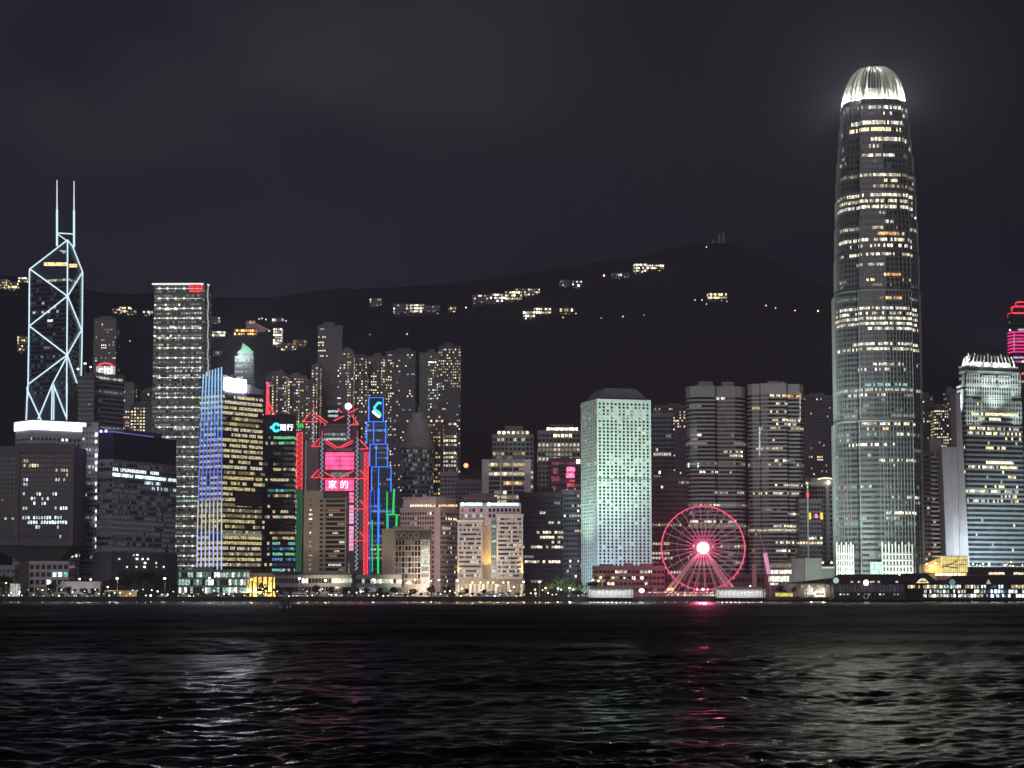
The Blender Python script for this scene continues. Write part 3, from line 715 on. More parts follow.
# ------------------------------------------------------------------ bank headquarters with red trusses
def truss_bank():
    Y = 1800; A, B = (W(297, 480, Y).x, Y), (W(369, 480, Y).x, Y)
    P = lambda x, y, o=.8: plane_pt(x, y, A, B, o)
    X = lambda px: W(px, 490, Y).x
    Z = lambda py: W(330, py, Y).z
    c = (X(334), Y + 20)
    r = thing('bank_building', 'dark steel bank headquarters hung from red lit trusses with pink video screens and ladder masts', 'bank building', (c[0], c[1], GZ))
    MB().box(X(303), X(368), Y, Y + 44, GZ, Z(446)).build('body', W_DGREY, r)
    MB().box(X(318), X(357), Y + 8, Y + 40, Z(446), Z(424)).build('upper_body', W_DGREY, r)
    MB().box(X(324), X(349), Y + 14, Y + 36, Z(424), Z(404)).build('crown_body', W_BLACK, r)
    MB().box(X(306), X(318), Y - 1.5, Y + 3, Z(502), Z(442)).build('service_tower', W_GREY, r)
    MB().box(X(305.2), X(306.2), Y - 2.2, Y - 1.2, Z(502), Z(442)).build('edge_strip', MATS['lit_cool_1'], r)
    MB().box(X(359.5), X(364), Y - 1.5, Y + 3, Z(560), Z(450)).build('service_tower', W_GREY, r)
    mk = lambda nf, nb, rng: office(nf, nb, rng, .3, .5, .6, .1, {'mint': 2, 'cream': 2, 'white': 1}, '122')
    floors(r, W_BLACK, [(X(323), Y + 7.7), (X(346), Y + 7.7), (X(346), Y + 9), (X(323), Y + 9)], Z(441), Z(422), 3.6, 1.8, .5, .1, mk)
    floors(r, W_BLACK, [(X(326), Y + 13.7), (X(336), Y + 13.7), (X(336), Y + 15), (X(326), Y + 15)], Z(417), Z(408), 3.6, 1.8, .5, .0, lambda nf, nb, rng: [[GI['cool2']] * nb for _ in range(nf)])
    # ladder masts
    ST_ = emis('led_mast_dots', (.80, .84, 1), .8); MS = mat('mast_steel', (.22, .21, .26), .5)
    for px, yt, yb in ((313, 410, 441), (322, 437, 505), (348.5, 414, 441), (357.3, 437, 572)):
        w_ = 1.7; m = MB(); m.box(X(px - w_) , X(px - w_ + .7), Y - 3.2, Y - 2.2, Z(yb), Z(yt)); mm = m.build('mast', MS, r)
        MB().box(X(px + w_ - .7), X(px + w_), Y - 3.2, Y - 2.2, Z(yb), Z(yt)).build('mast_rail', MS, mm)
        pts = []; y = yt + 1; s = 0
        while y < yb: pts.append((X(px + (1.2 if s % 2 else -1.2)), Y - 3.3, Z(y))); y += 2.2; s += 1
        if len(pts) > 1: MB().path(pts, .32, 4).build('mast_ladder', ST_, mm)
        MB().tube((X(px), Y - 2.8, Z(yt)), (X(px), Y - 2.8, Z(yt) + 5), .3).build('mast_tip', LED_RED, mm)
    # trusses
    def T(*pts, rad=.5): MB().path([(X(x), Y - 3.6, Z(y)) for x, y in pts], rad).build('truss', LED_RED, r)
    T((310.5, 412.5), (303, 421.5)); T((303, 422), (318, 422.3), rad=.42); T((314.5, 414), (327.5, 423)); T((313.5, 416.5), (325, 424.2), rad=.35)
    T((333.5, 421.2), (344, 416.2)); T((351, 415.5), (358.5, 424.5)); T((350, 425), (358.7, 425), rad=.42); T((337.5, 409), (341.5, 413)); T((349.5, 413.5), (356, 409.2))
    T((311.5, 446.8), (319.3, 438.6), (319.3, 446.8), (311.5, 446.8)); T((325, 440.3), (338, 448)); T((325, 443), (336, 449), rad=.35); T((338.5, 448), (353, 440.5)); T((341, 448.5), (353, 443), rad=.35)
    T((360, 440.2), (368.3, 449)); T((360, 449.2), (368.5, 449.2), rad=.42)
    T((311.5, 477.8), (319.3, 469.3), (319.3, 477.8), (311.5, 477.8)); T((324.5, 472.5), (336, 478.4)); T((340, 478.4), (353.5, 471.2)); T((360, 470.3), (368.3, 478.6)); T((321, 478.8), (368.5, 478.8), rad=.4)
    T((360, 500.5), (368.3, 509)); T((350, 509.2), (368.5, 509.2), rad=.35); T((360, 532), (368.3, 540.5)); T((350, 540.7), (368.5, 540.7), rad=.35)
    # screens
    def screen(x0, x1, y0, y1, nx, ny, m, name='video_screen'):
        s = MB().box(X(x0), X(x1), Y - 1.2, Y - .4, Z(y1), Z(y0)).build(name, m, r)
        g = MB()
        for i in range(nx + 1):
            x = X(x0) + (X(x1) - X(x0)) * i / nx; g.box(x - .16, x + .16, Y - 1.5, Y - 1.25, Z(y1), Z(y0))
        for j in range(ny + 1):
            z = Z(y1) + (Z(y0) - Z(y1)) * j / ny; g.box(X(x0), X(x1), Y - 1.52, Y - 1.27, z - .2, z + .2)
        g.build('screen_grid', W_MAUVE, s)
    SP = emis('screen_pink', (1, .085, .27), 1.7, .4, True, .12)
    screen(325, 354.2, 452.2, 470, 2, 4, SP); screen(325, 354.2, 479.5, 491, 2, 2, SP)
    screen(349.3, 354.2, 492, 503, 1, 3, emis('screen_magenta', (1, .20, .42), 1.2, .3, True, .12)); screen(349.3, 354.2, 505, 524, 1, 5, emis('screen_lilac', (1, .42, .72), 1.15, .2, True, .12), ); screen(349.3, 354.2, 526, 551, 1, 6, emis('screen_lilac', (1, .42, .72), 1.15))
    WT = emis('screen_text', (1, .93, .96), 2.2)
    sign_text('家', 7.6, (X(332.6), Y - 1.9, Z(485.3)), WT, r, 'screen_lettering'); sign_text('的', 7.6, (X(344.3), Y - 1.9, Z(485.3)), WT, r, 'screen_lettering')
    # entablature above the lower screen, with the paired lions' frieze
    MB().box(X(331), X(349), Y - 1.6, Y - .3, Z(477), Z(472.5)).build('frieze', MATS['lit_cool_1'], r)
    MB().box(X(327), X(352), Y - 1.4, Y - .3, Z(451), Z(448.5)).build('frieze', W_GREY, r)
    # coloured lattice strips on both flanks
    def strip(x0, x1, y0, y1, mlit, bg_, name, step=5.2):
        s = MB().box(X(x0), X(x1), Y - 1.6, Y - .2, Z(y1), Z(y0)).build(name, bg_, r); pts = []; y = y0; k = 0
        while y < y1: pts.append((X(x0 + .6 if k % 2 else x1 - .6), Y - 2.2, Z(y))); y += step / 2; k += 1
        MB().path(pts, .5, 5).build('strip_lattice', mlit, s)
        for xx in (x0 + .3, x1 - .3): MB().tube((X(xx), Y - 2.0, Z(y1)), (X(xx), Y - 2.0, Z(y0)), .42, 5).build('strip_edge', mlit, s)
    strip(296.6, 302.3, 432.5, 489.5, LED_RED, emis('strip_red', (1, .06, .06), .32), 'light_strip'); strip(364.2, 368.6, 452, 575, LED_RED, emis('strip_red', (1, .06, .06), .32), 'light_strip')
    strip(297, 302.3, 490, 572, emis('led_green_dim', (.12, .75, .30), .16), emis('strip_green', (.10, .60, .22), .12), 'light_strip')
    for i, x in enumerate((297.8, 300, 302.2)): MB().box(X(x - .7), X(x + .7), Y - 2, Y - 1, Z(428), Z(422.5 + i * 1.1)).build('green_sign', LED_GREEN, r)
    # blazing lamp on the roof
    q = (X(346.5), Y + 12, Z(405)); m = MB().tube((X(346.5), Y + 14, Z(423)), q, .35).build('lamp_post', STEEL, r)
    MB().ball(q, 2.6).build('lamp_globe', emis('lamp_pinkwhite', (1, .66, .82), 22, sample=True), m)
    MB().box(X(320), X(350), Y - .3, Y - .1, GZ + 6, Z(562)).build('lobby', MATS['lit_white_1'], r)
truss_bank()

# ------------------------------------------------------------------ blue outlined tower
def blue_tower():
    Y = 1790; X = lambda px: W(px, 480, Y).x; Z = lambda py: W(380, py, Y).z
    r = thing('bank_tower', 'stepped slim dark tower outlined in blue light with a cyan and green emblem', 'office tower', (X(381), Y + 15, GZ))
    secs = [(368.2, 382.7, 397, 421.2), (366.3, 385.3, 421.2, 443.7), (369.5, 387.3, 443.7, 466.5), (371.5, 391, 466.5, 492), (369.5, 395, 492, 515), (368.8, 397.5, 515, 576)]
    for i, (a, b, y0, y1) in enumerate(secs):
        pl = [(X(a), Y + i * -.6 + 3), (X(b), Y + i * -.6 + 3), (X(b), Y + 26), (X(a), Y + 26)]
        s = MB().prism(pl, Z(y1) if i < 5 else GZ, Z(y0)).build('tier', W_BLUEG, r)
        yy = Y + 3 - i * .6 - .6
        if i < 4:
            MB().path([(X(a), yy, Z(y1) + .3), (X(a), yy, Z(y0) - .3), (X(b), yy, Z(y0) - .3), (X(b), yy, Z(y1) + .3)], .52).build('outline_light', LED_BLUE, s)
            if i: xm = a + (b - a) * .36; MB().tube((X(xm), yy, Z(y1)), (X(xm), yy, Z(y0)), .4).build('outline_light', LED_BLUE, s)
        pal = lambda nf, nb, rng: office(nf, nb, rng, .1, .5, .5, .1, {'cream': 2, 'warm': 1, 'blue': 4}, '0112')
        if i: floors(s, W_BLUEG, pl, Z(y1) + 1 if i < 5 else GZ + 8, Z(y0) - 1.5, 3.7, 2.2, .45, .15, pal)
    def V(x0, y0, x1, y1, m, rad=.6): MB().tube((X(x0), Y - 1.4, Z(y1)), (X(x1), Y - 1.4, Z(y0)), rad).build('outline_light', m, r)
    LB2 = emis('led_blue_deep', (.05, .12, 1), .9); 
    V(371, 490, 370.6, 530, LB2); V(370.6, 530, 370.2, 574, LB2, .4); V(378.8, 488, 378.8, 545, LED_BLUE, .9); V(378.8, 545, 378.6, 574, LED_GREEN, .9); V(374.6, 490, 374.6, 510, LB2, .4)
    V(393.3, 489, 394.3, 515, LED_GREEN, .9); V(387.3, 492, 387.3, 530, LED_GREEN, .55); V(396.6, 515, 397.2, 530, LED_GREEN, .9); V(373, 520, 372.5, 572, LED_GREEN, .45)
    MB().tube((X(387), Y - 1.4, Z(514.6)), (X(397), Y - 1.4, Z(514.6)), .6).build('outline_light', LED_GREEN, r)
    MB().tube((X(388.6), Y - 1.4, Z(530)), (X(388.6), Y - 1.4, Z(515)), .5).build('outline_light', emis('led_azure', (.03, .4, 1), .9), r)
    # emblem: two interlocked hooked bands
    yy = Y + 1.8
    E = lambda pts, rad, m: MB().path([(X(x), yy, Z(y)) for x, y in pts], rad, 8).build('sign_emblem', m, r)
    E([(379.3, 402.2), (377.2, 403), (373.6, 407.4), (373.8, 409), (379.2, 412.6)], .95, emis('emblem_cyan', (.03, .75, 1), 1.9, sample=True))
    E([(372.2, 411), (373.8, 412.6), (379.2, 416.9)], 1.15, emis('emblem_pale', (.72, 1, .80), 2.4, sample=True)); E([(379.2, 412.6), (380.2, 414.6), (379.2, 416.9)], .7, emis('emblem_green', (.25, 1, .4), 1.4))
    E([(379.4, 402), (380.4, 404)], .8, emis('emblem_cyan', (.03, .75, 1), 1.9)); E([(372.2, 410.6), (372.2, 412)], .7, emis('emblem_green', (.25, 1, .4), 1.4))
    MB().box(X(369.2), X(381.8), Y + 2.2, Y + 2.8, Z(419.5), Z(399)).build('sign_board', mat('sign_back', (.02, .05, .07), .5), r)
blue_tower()

# ------------------------------------------------------------------ city hall: high block, low block
def high_block():
    Y = 1560; p = fr(305, 345.5, Y, 24); X = lambda px: W(px, 540, Y).x; Z = lambda py: W(330, py, Y).z
    r = thing('civic_building', 'plain beige slab with dark open balconies, standing before the red truss bank', 'civic building', (*centre(p), GZ))
    MB().box(X(303.6), X(323.8), Y, Y + 26, GZ, Z(490.5)).build('blank_wing', W_BEIGE, r); MB().box(X(323.8), X(346), Y + .6, Y + 24, GZ, Z(492)).build('balcony_wing', W_BEIGE, r)
    MB().box(X(323), X(347), Y - 1.6, Y + 1.5, Z(497.5), Z(491)).build('cornice', W_BROWN, r); MB().box(X(345), X(346.3), Y - 1.6, Y + 1, GZ + 9, Z(497.5)).build('end_pier', W_BEIGE, r)
    n = 16; rng = random.Random(2)
    for i in range(n):
        y = 500 + i * 4.55; z = Z(y)
        g = MB().box(X(325.5), X(345), Y + .2, Y + .5, z - 1.9, z + .2).build('window_row', [GLASS], r)
        if rng.random() < .75:
            a = rng.uniform(326, 340); b = min(344.5, a + rng.uniform(3, 14)); m_ = MATS[rng.choice(['lit_warm_2', 'lit_cream_2', 'lit_orange_1', 'lit_white_2', 'lit_cream_1'])]
            MB().box(X(a), X(b), Y + .05, Y + .18, z - 1.6, z - .1).build('lit_window', m_, g)
        MB().box(X(324.5), X(345.2), Y - 1.2, Y + .7, z - 3.0, z - 1.95).build('balcony', W_BEIGE, r)
        MB().box(X(319.6), X(322.8), Y - .2, Y - .05, z - 1.7, z).build('stair_window', GLASS, r)
        lm = GLASS if i in (0, 1, 5, 6, 8, 11) else MATS['lit_warm_2' if i > 8 else 'lit_white_3']
        for px in ((309.6, 311.4) if i in (3, 4, 5, 12) else (310.3,)): MB().box(X(px - .7), X(px + .7), Y - .2, Y - .05, z - 1.1, z - .1).build('stair_window', lm, r)
high_block()
p = fr(276, 352, 1500, 40)
t = tower('civic_building', 'long low grey hall with a flat dark roof and a strip of greenish windows', p, 575, W_GREY, 'civic building', fl=4.5, bw=2.4, band=.55, pier=.15, skip_base=2, skip_top=1.5, roof=1, hmax=3,
          rows=[(579, 331, 352, ['mint2', 'cream2', 'mint3'], .9), (584, 331, 352, ['mint2', 'cream2'], .85), (581, 303, 309, 'white3', .6), (585, 312, 322, 'cream2', .7)], seed=31)
MB().prism(offs(p, 1.2), t['ztop'], t['ztop'] + 1.2).build('roof_slab', ROOFD, t)
p = fr(357, 402, 1490, 24)
t = tower('low_building', 'low grey pavilion with a row of warm lit windows beside the long hall', p, 576, W_GREY, 'building', fl=4.3, bw=2.0, band=.5, pier=.12, skip_base=2, skip_top=1, roof=0, rows=[(580, 358, 401, ['cream2', 'cream3', 'mint2'], .85), (586, 358, 390, ['teal0', 'cool1'], .7)], seed=33)
def block_430():
    p = fr(382.3, 430, 1530, 34); X = lambda px: W(px, 560, 1530).x; Z = lambda py: W(400, py, 1530).z
    t = tower('office_tower', 'low beige block with a blank end wall and round ornaments along its top', p, 530, W_BEIGE, 'office block', fl=3.9, bw=3.0, band=.78, pier=.12, ybase=540, roof=1, hmax=4, skip_top=.1, seed=44)
    for o in [c_ for c_ in t.children if c_.name.startswith('window_row')]: bpy.data.objects.remove(o)
    po = [(X(395.5), 1529.8), (X(420.5), 1529.8), (X(420.5), 1531), (X(395.5), 1531)]
    floors(t, W_BEIGE, po, GZ + 8, Z(541), 3.9, 2.3, .78, .2, lambda nf, nb, rng: [[(GI[rng.choice(['warm0', 'warm0', 'orange0', 'cream0'])] if rng.random() < .35 else 1) for b in range(nb)] for f in range(nf)], rows=[(568, 405, 407.5, 'blue2', 1), (571, 405, 407.5, 'blue2', 1)], seed=4)
    po = [(X(421.5), 1529.8), (X(428.5), 1529.8), (X(428.5), 1531), (X(421.5), 1531)]
    floors(t, W_BEIGE, po, GZ + 8, Z(541), 4.6, 5, .66, .05, lambda nf, nb, rng: [[GI[rng.choice(['mint2', 'white2', 'mint1'])] for b in range(nb)] for f in range(nf)], seed=5)
    MB().box(X(395.3), X(430.3), 1528.6, 1531, Z(539.6), Z(531)).build('name_board', W_BROWN, t)
    for i, px in enumerate((398.6, 404.4, 410.4, 416.4)):
        q = Vector((X(px), 1528.2, Z(535.3)))
        MB().path([q + Vector((1.7 * math.cos(a * .6283), 0, 2.0 * math.sin(a * .6283))) for a in range(10)], .42, 5, closed=True).build('round_ornament', W_BEIGE, t)
block_430()

# ------------------------------------------------------------------ mid-levels and central back rows
far('residential_tower', 'dim tower with a green copper pyramid and spire behind the blazing white sign', 233, 252, 357, 2250, p=.0, group=None, wall=W_RES3, roof=0, rows=[(361, 235, 250, ['cream2', 'orange2'], .7), (366, 235, 248, ['cream2', 'warm1'], .6), (373, 235, 250, ['white2', 'cream2'], .6), (377, 236, 248, ['white2', 'white3'], .7)])
t = [o for o in COL.objects if o.parent is None and o.get('label', '').startswith('dim tower with a green copper')][0]
pl = fr(236, 251.5, 2252, 16); MB().prism(pl, t['ztop'] + .5, t['ztop'] + 6).build('lantern', W_RES3, t)
COPPER = mat('copper_green', (.30, .48, .38), .6); ap = W(242.6, 340, 2260)
f_ = MB().prism(scaled(pl, 1.12), W(242, 352.5, 2252).z, W(242, 349, 2252).z, top=scaled(pl, .62)).build('pyramid_roof', COPPER, t)
MB().cone(scaled(pl, .62), W(242, 349, 2252).z, W(242.6, 342.5, 2260)).build('spire', COPPER, t)
lamp('POINT', 'roof_lamp', (W(242, 350, 2252).x, 2238, W(242, 356, 2252).z), 60000, (.75, 1, .85), parent=t)
far('residential_tower', 'tower with cream windows behind the red lattice mast', 264.5, 285, 374, 2300, p=.42)
far('residential_tower', 'tower with paired window columns between the red lattice mast and the truss bank', 287, 304.5, 376, 2320, p=.4, wall=W_RES2)
far('residential_tower', 'short tower in the gap beside the tallest slope tower', 305, 313.5, 381, 2280, p=.25, wall=W_RES3)
far('residential_tower', 'lower wing left of the tallest slope tower', 310.5, 318.5, 365, 2330, p=.45, wall=W_RES)
far('residential_tower', 'tallest tower on the slope, lit windows down one bay and a dark flank', 316.5, 341, 326, 2380, p=.3, rows=[(327, 318, 325, 'white2', .8), (337, 318, 327, ['warm3', 'cream3'], .9), (343, 318, 324, 'white3', .9), (346, 318, 324, 'white3', .9), (350, 318, 326, 'cream3', .8), (356, 318, 327, 'cream3', .8)], lit=lambda nf, nb, rng: [[(GI[wpick(rng, {'cream': 3, 'white': 2, 'warm': 2}) + rng.choice('233')] if b < 4 and rng.random() < .45 else 1) for b in range(nb)] for f in range(nf)])
far('residential_tower', 'tower with white window columns right of the tallest slope tower', 336.5, 352, 351, 2340, p=.42)
far('residential_tower', 'dim narrow tower behind the blazing rooftop lamp', 352.5, 366, 356, 2360, p=.3, wall=W_RES3)
far('residential_tower', 'broad dim tower behind the cyan emblem', 366, 384, 357, 2400, p=.18, rows=[(377, 371, 376, 'cream3', 1), (381, 371, 376, 'cream3', 1), (385, 371, 376, 'cream3', 1), (389, 371, 376, 'cream3', 1), (362, 380, 384, 'cream3', 1), (370, 380, 384, 'cream3', 1)])
far('residential_tower', 'tower with bright paired warm window columns behind the domed tower', 385, 414.5, 352, 2350, p=.1, wall=W_RES3, lit=lambda nf, nb, rng: [[(GI[rng.choice(['cream3', 'warm3', 'cream2', 'white2'])] if rng.random() < (.66 if b in (3, 4, 7, 8) or (b in (11, 12) and f % 3) else .1) else 1) for b in range(nb)] for f in range(nf)])
far('residential_tower', 'narrow tower with a bright white lit crown beside the tallest right slope tower', 419, 438, 353.5, 2330, p=.45, wall=W_RES, rows=[(361, 428, 436, 'white4', 1)], lit=lambda nf, nb, rng: [[(GI[wpick(rng, {'mint': 2, 'white': 2, 'cream': 2}) + rng.choice('1223')] if b > nb * .45 and rng.random() < .42 else 1) for b in range(nb)] for f in range(nf)])
far('residential_tower', 'broad tower at the end of the slope row with lit windows at its top', 438, 460, 346.5, 2310, p=.16, wall=W_RES3, lit=lambda nf, nb, rng: [[(GI[rng.choice(['cream2', 'cream3', 'white2', 'warm2'])] if rng.random() < (.42 if f > nf * .78 else .30 if f < nf * .35 else .07) else 1) for b in range(nb)] for f in range(nf)])
def domed():
    Y = 1870; X = lambda px: W(px, 470, Y).x; Z = lambda py: W(416, py, Y).z
    cx, cyy = X(417), Y + 24
    oct_ = lambda rr, n=20: [(cx + rr * math.cos(2 * math.pi * (k + .5) / n), cyy + rr * math.sin(2 * math.pi * (k + .5) / n)) for k in range(n)]
    t = tower('domed_tower', 'grey round tower stepping up to a dome behind the blue outlined tower', oct_(X(433) - cx), 447, W_GREY, 'office tower', fl=4.0, bw=2.6, band=.6, pier=.3, lit=lambda nf, nb, rng: [[(GI[rng.choice(['cool0', 'cool1', 'white1'])] if rng.random() < .35 else 1) for b in range(nb)] for f in range(nf)], roof=0)
    for (ra, y0, y1) in ((17.5, 447, 440), (15.6, 440, 432), (13.5, 432, 425), (10.8, 425, 417.5), (6.5, 417.5, 411)):
        MB().prism(oct_(ra * Y / F), Z(y0), Z(y1), top=oct_(ra * .96 * Y / F)).build('dome_tier', W_GREY, t)
        if ra > 13: MB().path([(*q, Z(y1) + .2) for q in oct_(ra * Y / F * .99)], .3, 4, closed=True).build('tier_ledge', W_LGREY, t)
    MB().tube((cx, cyy, Z(411)), (cx, cyy, Z(404)), .5).build('finial', W_GREY, t)
domed()
tower('office_tower', 'brownish tower with orange lit windows right of the dome', fr(427, 443, 1930, 20), 413, W_BROWN, 'office tower', fl=3.7, bw=2.6, band=.5, pier=.35, lit=R_(p=.4, pal={'orange': 1, 'warm': 3, 'cream': 1}, lv='1223'), roof=1)
tower('office_tower', 'short tower with bands of white windows left of the orange beacon', fr(443, 456, 1950, 20), 420, W_DGREY, 'office tower', fl=3.8, bw=2.4, band=.5, pier=.25, lit=O_(full=.2, part=.45, frac=.5, pal={'cream': 3, 'white': 2}, lv='1223'), roof=1)
t = tower('office_tower', 'low dark block with a glowing orange beacon on its roof', fr(456, 484, 1960, 20), 475, W_BLACK, 'office block', fl=3.8, bw=2.4, band=.5, pier=.25, lit=O_(full=.0, part=.15, frac=.3), roof=1)
q = W(466, 465.5, 1958); m = MB().tube((q.x, q.y, t['ztop']), q, .5).build('beacon_post', DARK, t); MB().ball(q, 2.4).build('beacon', emis('beacon_orange', (1, .20, .05), 2.6, sample=True), m); MB().ball(q - Vector((0, 1.6, 0)), 1.1).build('beacon_lamp', emis('beacon_core', (1, .72, .4), 5), m)
tower('office_tower', 'plain grey plant block in the gap behind the pink crowned building', fr(440, 458, 1850, 16), 473, W_GREY, 'office block', lit=O_(full=0, part=.05), roof=1, hmax=4)
tower('office_tower', 'low dark hall behind the pink crowned building', fr(455, 484, 1800, 20), 481, W_DGREY, 'office block', lit=O_(full=0, part=.1), roof=1, hmax=4)
def striped_530():
    Y = 1800; p = fr(482, 531, Y, 30); X = lambda px: W(px, 490, Y).x
    def lit(nf, nb, rng):
        g = office(nf, nb, rng, .25, .4, .5, .05, {'cream': 3, 'warm': 2, 'yellow': 1}, '1223', .7)
        for f in range(nf):
            for b in range(nb):
                if nb * .38 < b < nb * .62 and f < nf * .62 and rng.random() < .55: g[f][b] = GI[rng.choice(['orange2', 'warm2', 'cream2'])]
        return g
    t = tower('office_tower', 'block with pale vertical piers between dark window panels lit cream and orange', p, 460.5, W_GREY, 'office tower', fl=3.9, bw=2.6, band=.66, pier=.06, lit=lit, roof=2, hmax=5)
    for a, b in ((482, 488.8), (500, 501.3), (512.2, 513.3), (524.3, 531)): MB().box(X(a), X(b), Y - 1.0, Y + 1, GZ, t['ztop'] + .8).build('pier', W_LGREY, t)
    for px in (499, 509.5):
        q = W(px, 458, Y + 2); MB().ball(q, 3.0, sq=.75).build('roof_dish', W_LGREY, t)
striped_530()
p = fr(492.5, 533.5, 1900, 36)
t = tower('office_tower', 'square grid tower with a setback top lit by white lamps, behind the pale piered block', p, 435.5, W_GREY, 'office tower', fl=4.2, bw=3.6, band=.6, pier=.32, lit=O_(full=.1, part=.3, frac=.5, stray=.08, pal={'cream': 3, 'white': 2, 'warm': 1}, lv='1223'), rows=[(438, 496, 530, ['cream2', 'white2'], .6)], roof=0)
p2 = fr(497, 529.5, 1904, 28); z = W(0, 430.5, 1904).z; MB().prism(p2, t['ztop'], z).build('setback_storey', W_GREY, t)
floors(t, W_GREY, p2, t['ztop'] + .4, z - .3, 4, 4, .6, .45, lambda nf, nb, rng: [[GI[rng.choice(['cream3', 'cream3', 'cream4', 'warm2'])] for _ in range(nb)] for _ in range(nf)])
MB().prism(fr(505, 523, 1910, 16), z, W(0, 426, 1910).z).build('plant_room', W_DGREY, t)
p = fr(538, 580, 1890, 36)
t = tower('office_tower', 'square grid tower with a white lit band round its top, left of the mint tower', p, 431.5, W_GREY, 'office tower', fl=4.2, bw=3.6, band=.6, pier=.32, lit=O_(full=.1, part=.3, frac=.5, stray=.05, pal={'cream': 3, 'white': 2, 'yellow': 1}, lv='1223'), rows=[(435, 555, 578, ['white4', 'white3'], .55)], roof=0)
p2 = fr(547, 578, 1894, 28); z = W(0, 427.5, 1894).z; MB().prism(p2, t['ztop'], z).build('setback_storey', W_GREY, t)
floors(t, W_GREY, p2, t['ztop'] + .2, z - .1, 3.2, 1.8, .7, .2, lambda nf, nb, rng: [[GI[rng.choice(['white3', 'white4', 'cream3'])] for _ in range(nb)] for _ in range(nf)])
MB().prism(fr(549, 574, 1900, 16), z, W(0, 424.5, 1900).z).build('plant_room', W_DGREY, t)
def red_sign_block():
    Y = 1830; p = fr(549, 580.5, Y, 24); P = lambda x, y: plane_pt(x, y, p[0], p[1], .6)
    t = tower('office_tower', 'dark block with pink and red lit sign panels on its face beside the mint tower', p, 459, W_BROWN, 'office block', fl=3.8, bw=2.6, band=.5, pier=.3, lit=O_(full=.05, part=.35, frac=.35, pal={'pink': 3, 'white': 1, 'red': 2}, lv='0011'), roof=1)
    rng = random.Random(6)
    for x0, x1, y0, y1, m_ in ((566.5, 575, 467, 471.5, 'lit_pink_3'), (566, 574.5, 472.5, 478, 'lit_pink_3'), (567, 574, 483, 487.5, 'lit_red_2'), (566, 575.5, 489, 495, 'lit_pink_3'), (569, 575, 480, 482, 'lit_red_2'), (571, 575, 488, 489.6, 'lit_white_3'), (553, 558, 468, 474, 'lit_pink_1'), (551, 560, 476, 481, 'lit_red_1'), (552, 556, 486, 491, 'lit_pink_1'), (553, 558, 462, 465, 'lit_red_1')):
        a, b = P(x0, y1), P(x1, y0); MB().box(a.x, b.x, a.y - .3, a.y + .4, a.z, b.z).build('sign_panel', MATS[m_], t)
    a, b = P(576.5, 463.5), P(580, 459.5); MB().box(a.x, b.x, a.y - .6, a.y, a.z, b.z).build('corner_sign', MATS['lit_white_4'], t)
red_sign_block()
p = fr(519, 563, 1735, 34)
t = tower('office_tower', 'dark glass office block with two bright rows of cream windows right of the hotel', p, 493.5, W_BLACK, 'office block', fl=4.0, bw=2.5, band=.5, pier=.15, lit=O_(full=0, part=.12, frac=.3, stray=.03, pal={'white': 2, 'cream': 2}, lv='112'),
          rows=[(515, 538, 546, 'white2', .6), (522, 536, 560, 'cream2', .4), (533.5, 536, 563, ['cream3', 'cream2', 'white3'], .8), (537, 540, 563, ['cream3', 'cream2'], .75), (544, 550, 563, 'cream2', .5), (548, 522, 566, ['cream3', 'cream2'], .75), (559.5, 524, 560, ['cream3', 'cream3', 'cream2'], .85), (563, 530, 540, 'cream2', .6)], roof=2, seed=77)
p = fr(561, 582, 1750, 30)
t = tower('office_tower', 'narrow dark tower with a column of white dots against the mint tower', p, 491, W_DGREY, 'office tower', fl=4.0, bw=2.3, band=.45, pier=.35, lit=lambda nf, nb, rng: [[(GI[rng.choice(['white3', 'white2', 'cream2'])] if (b == 4 and rng.random() < .8) or rng.random() < .06 else 1) for b in range(nb)] for f in range(nf)], rows=[(508, 572, 581, 'white2', .8), (516, 568, 582, 'mint2', .8), (517, 568, 582, 'cream2', .8), (530, 575, 582, 'cream2', .6)], roof=1)

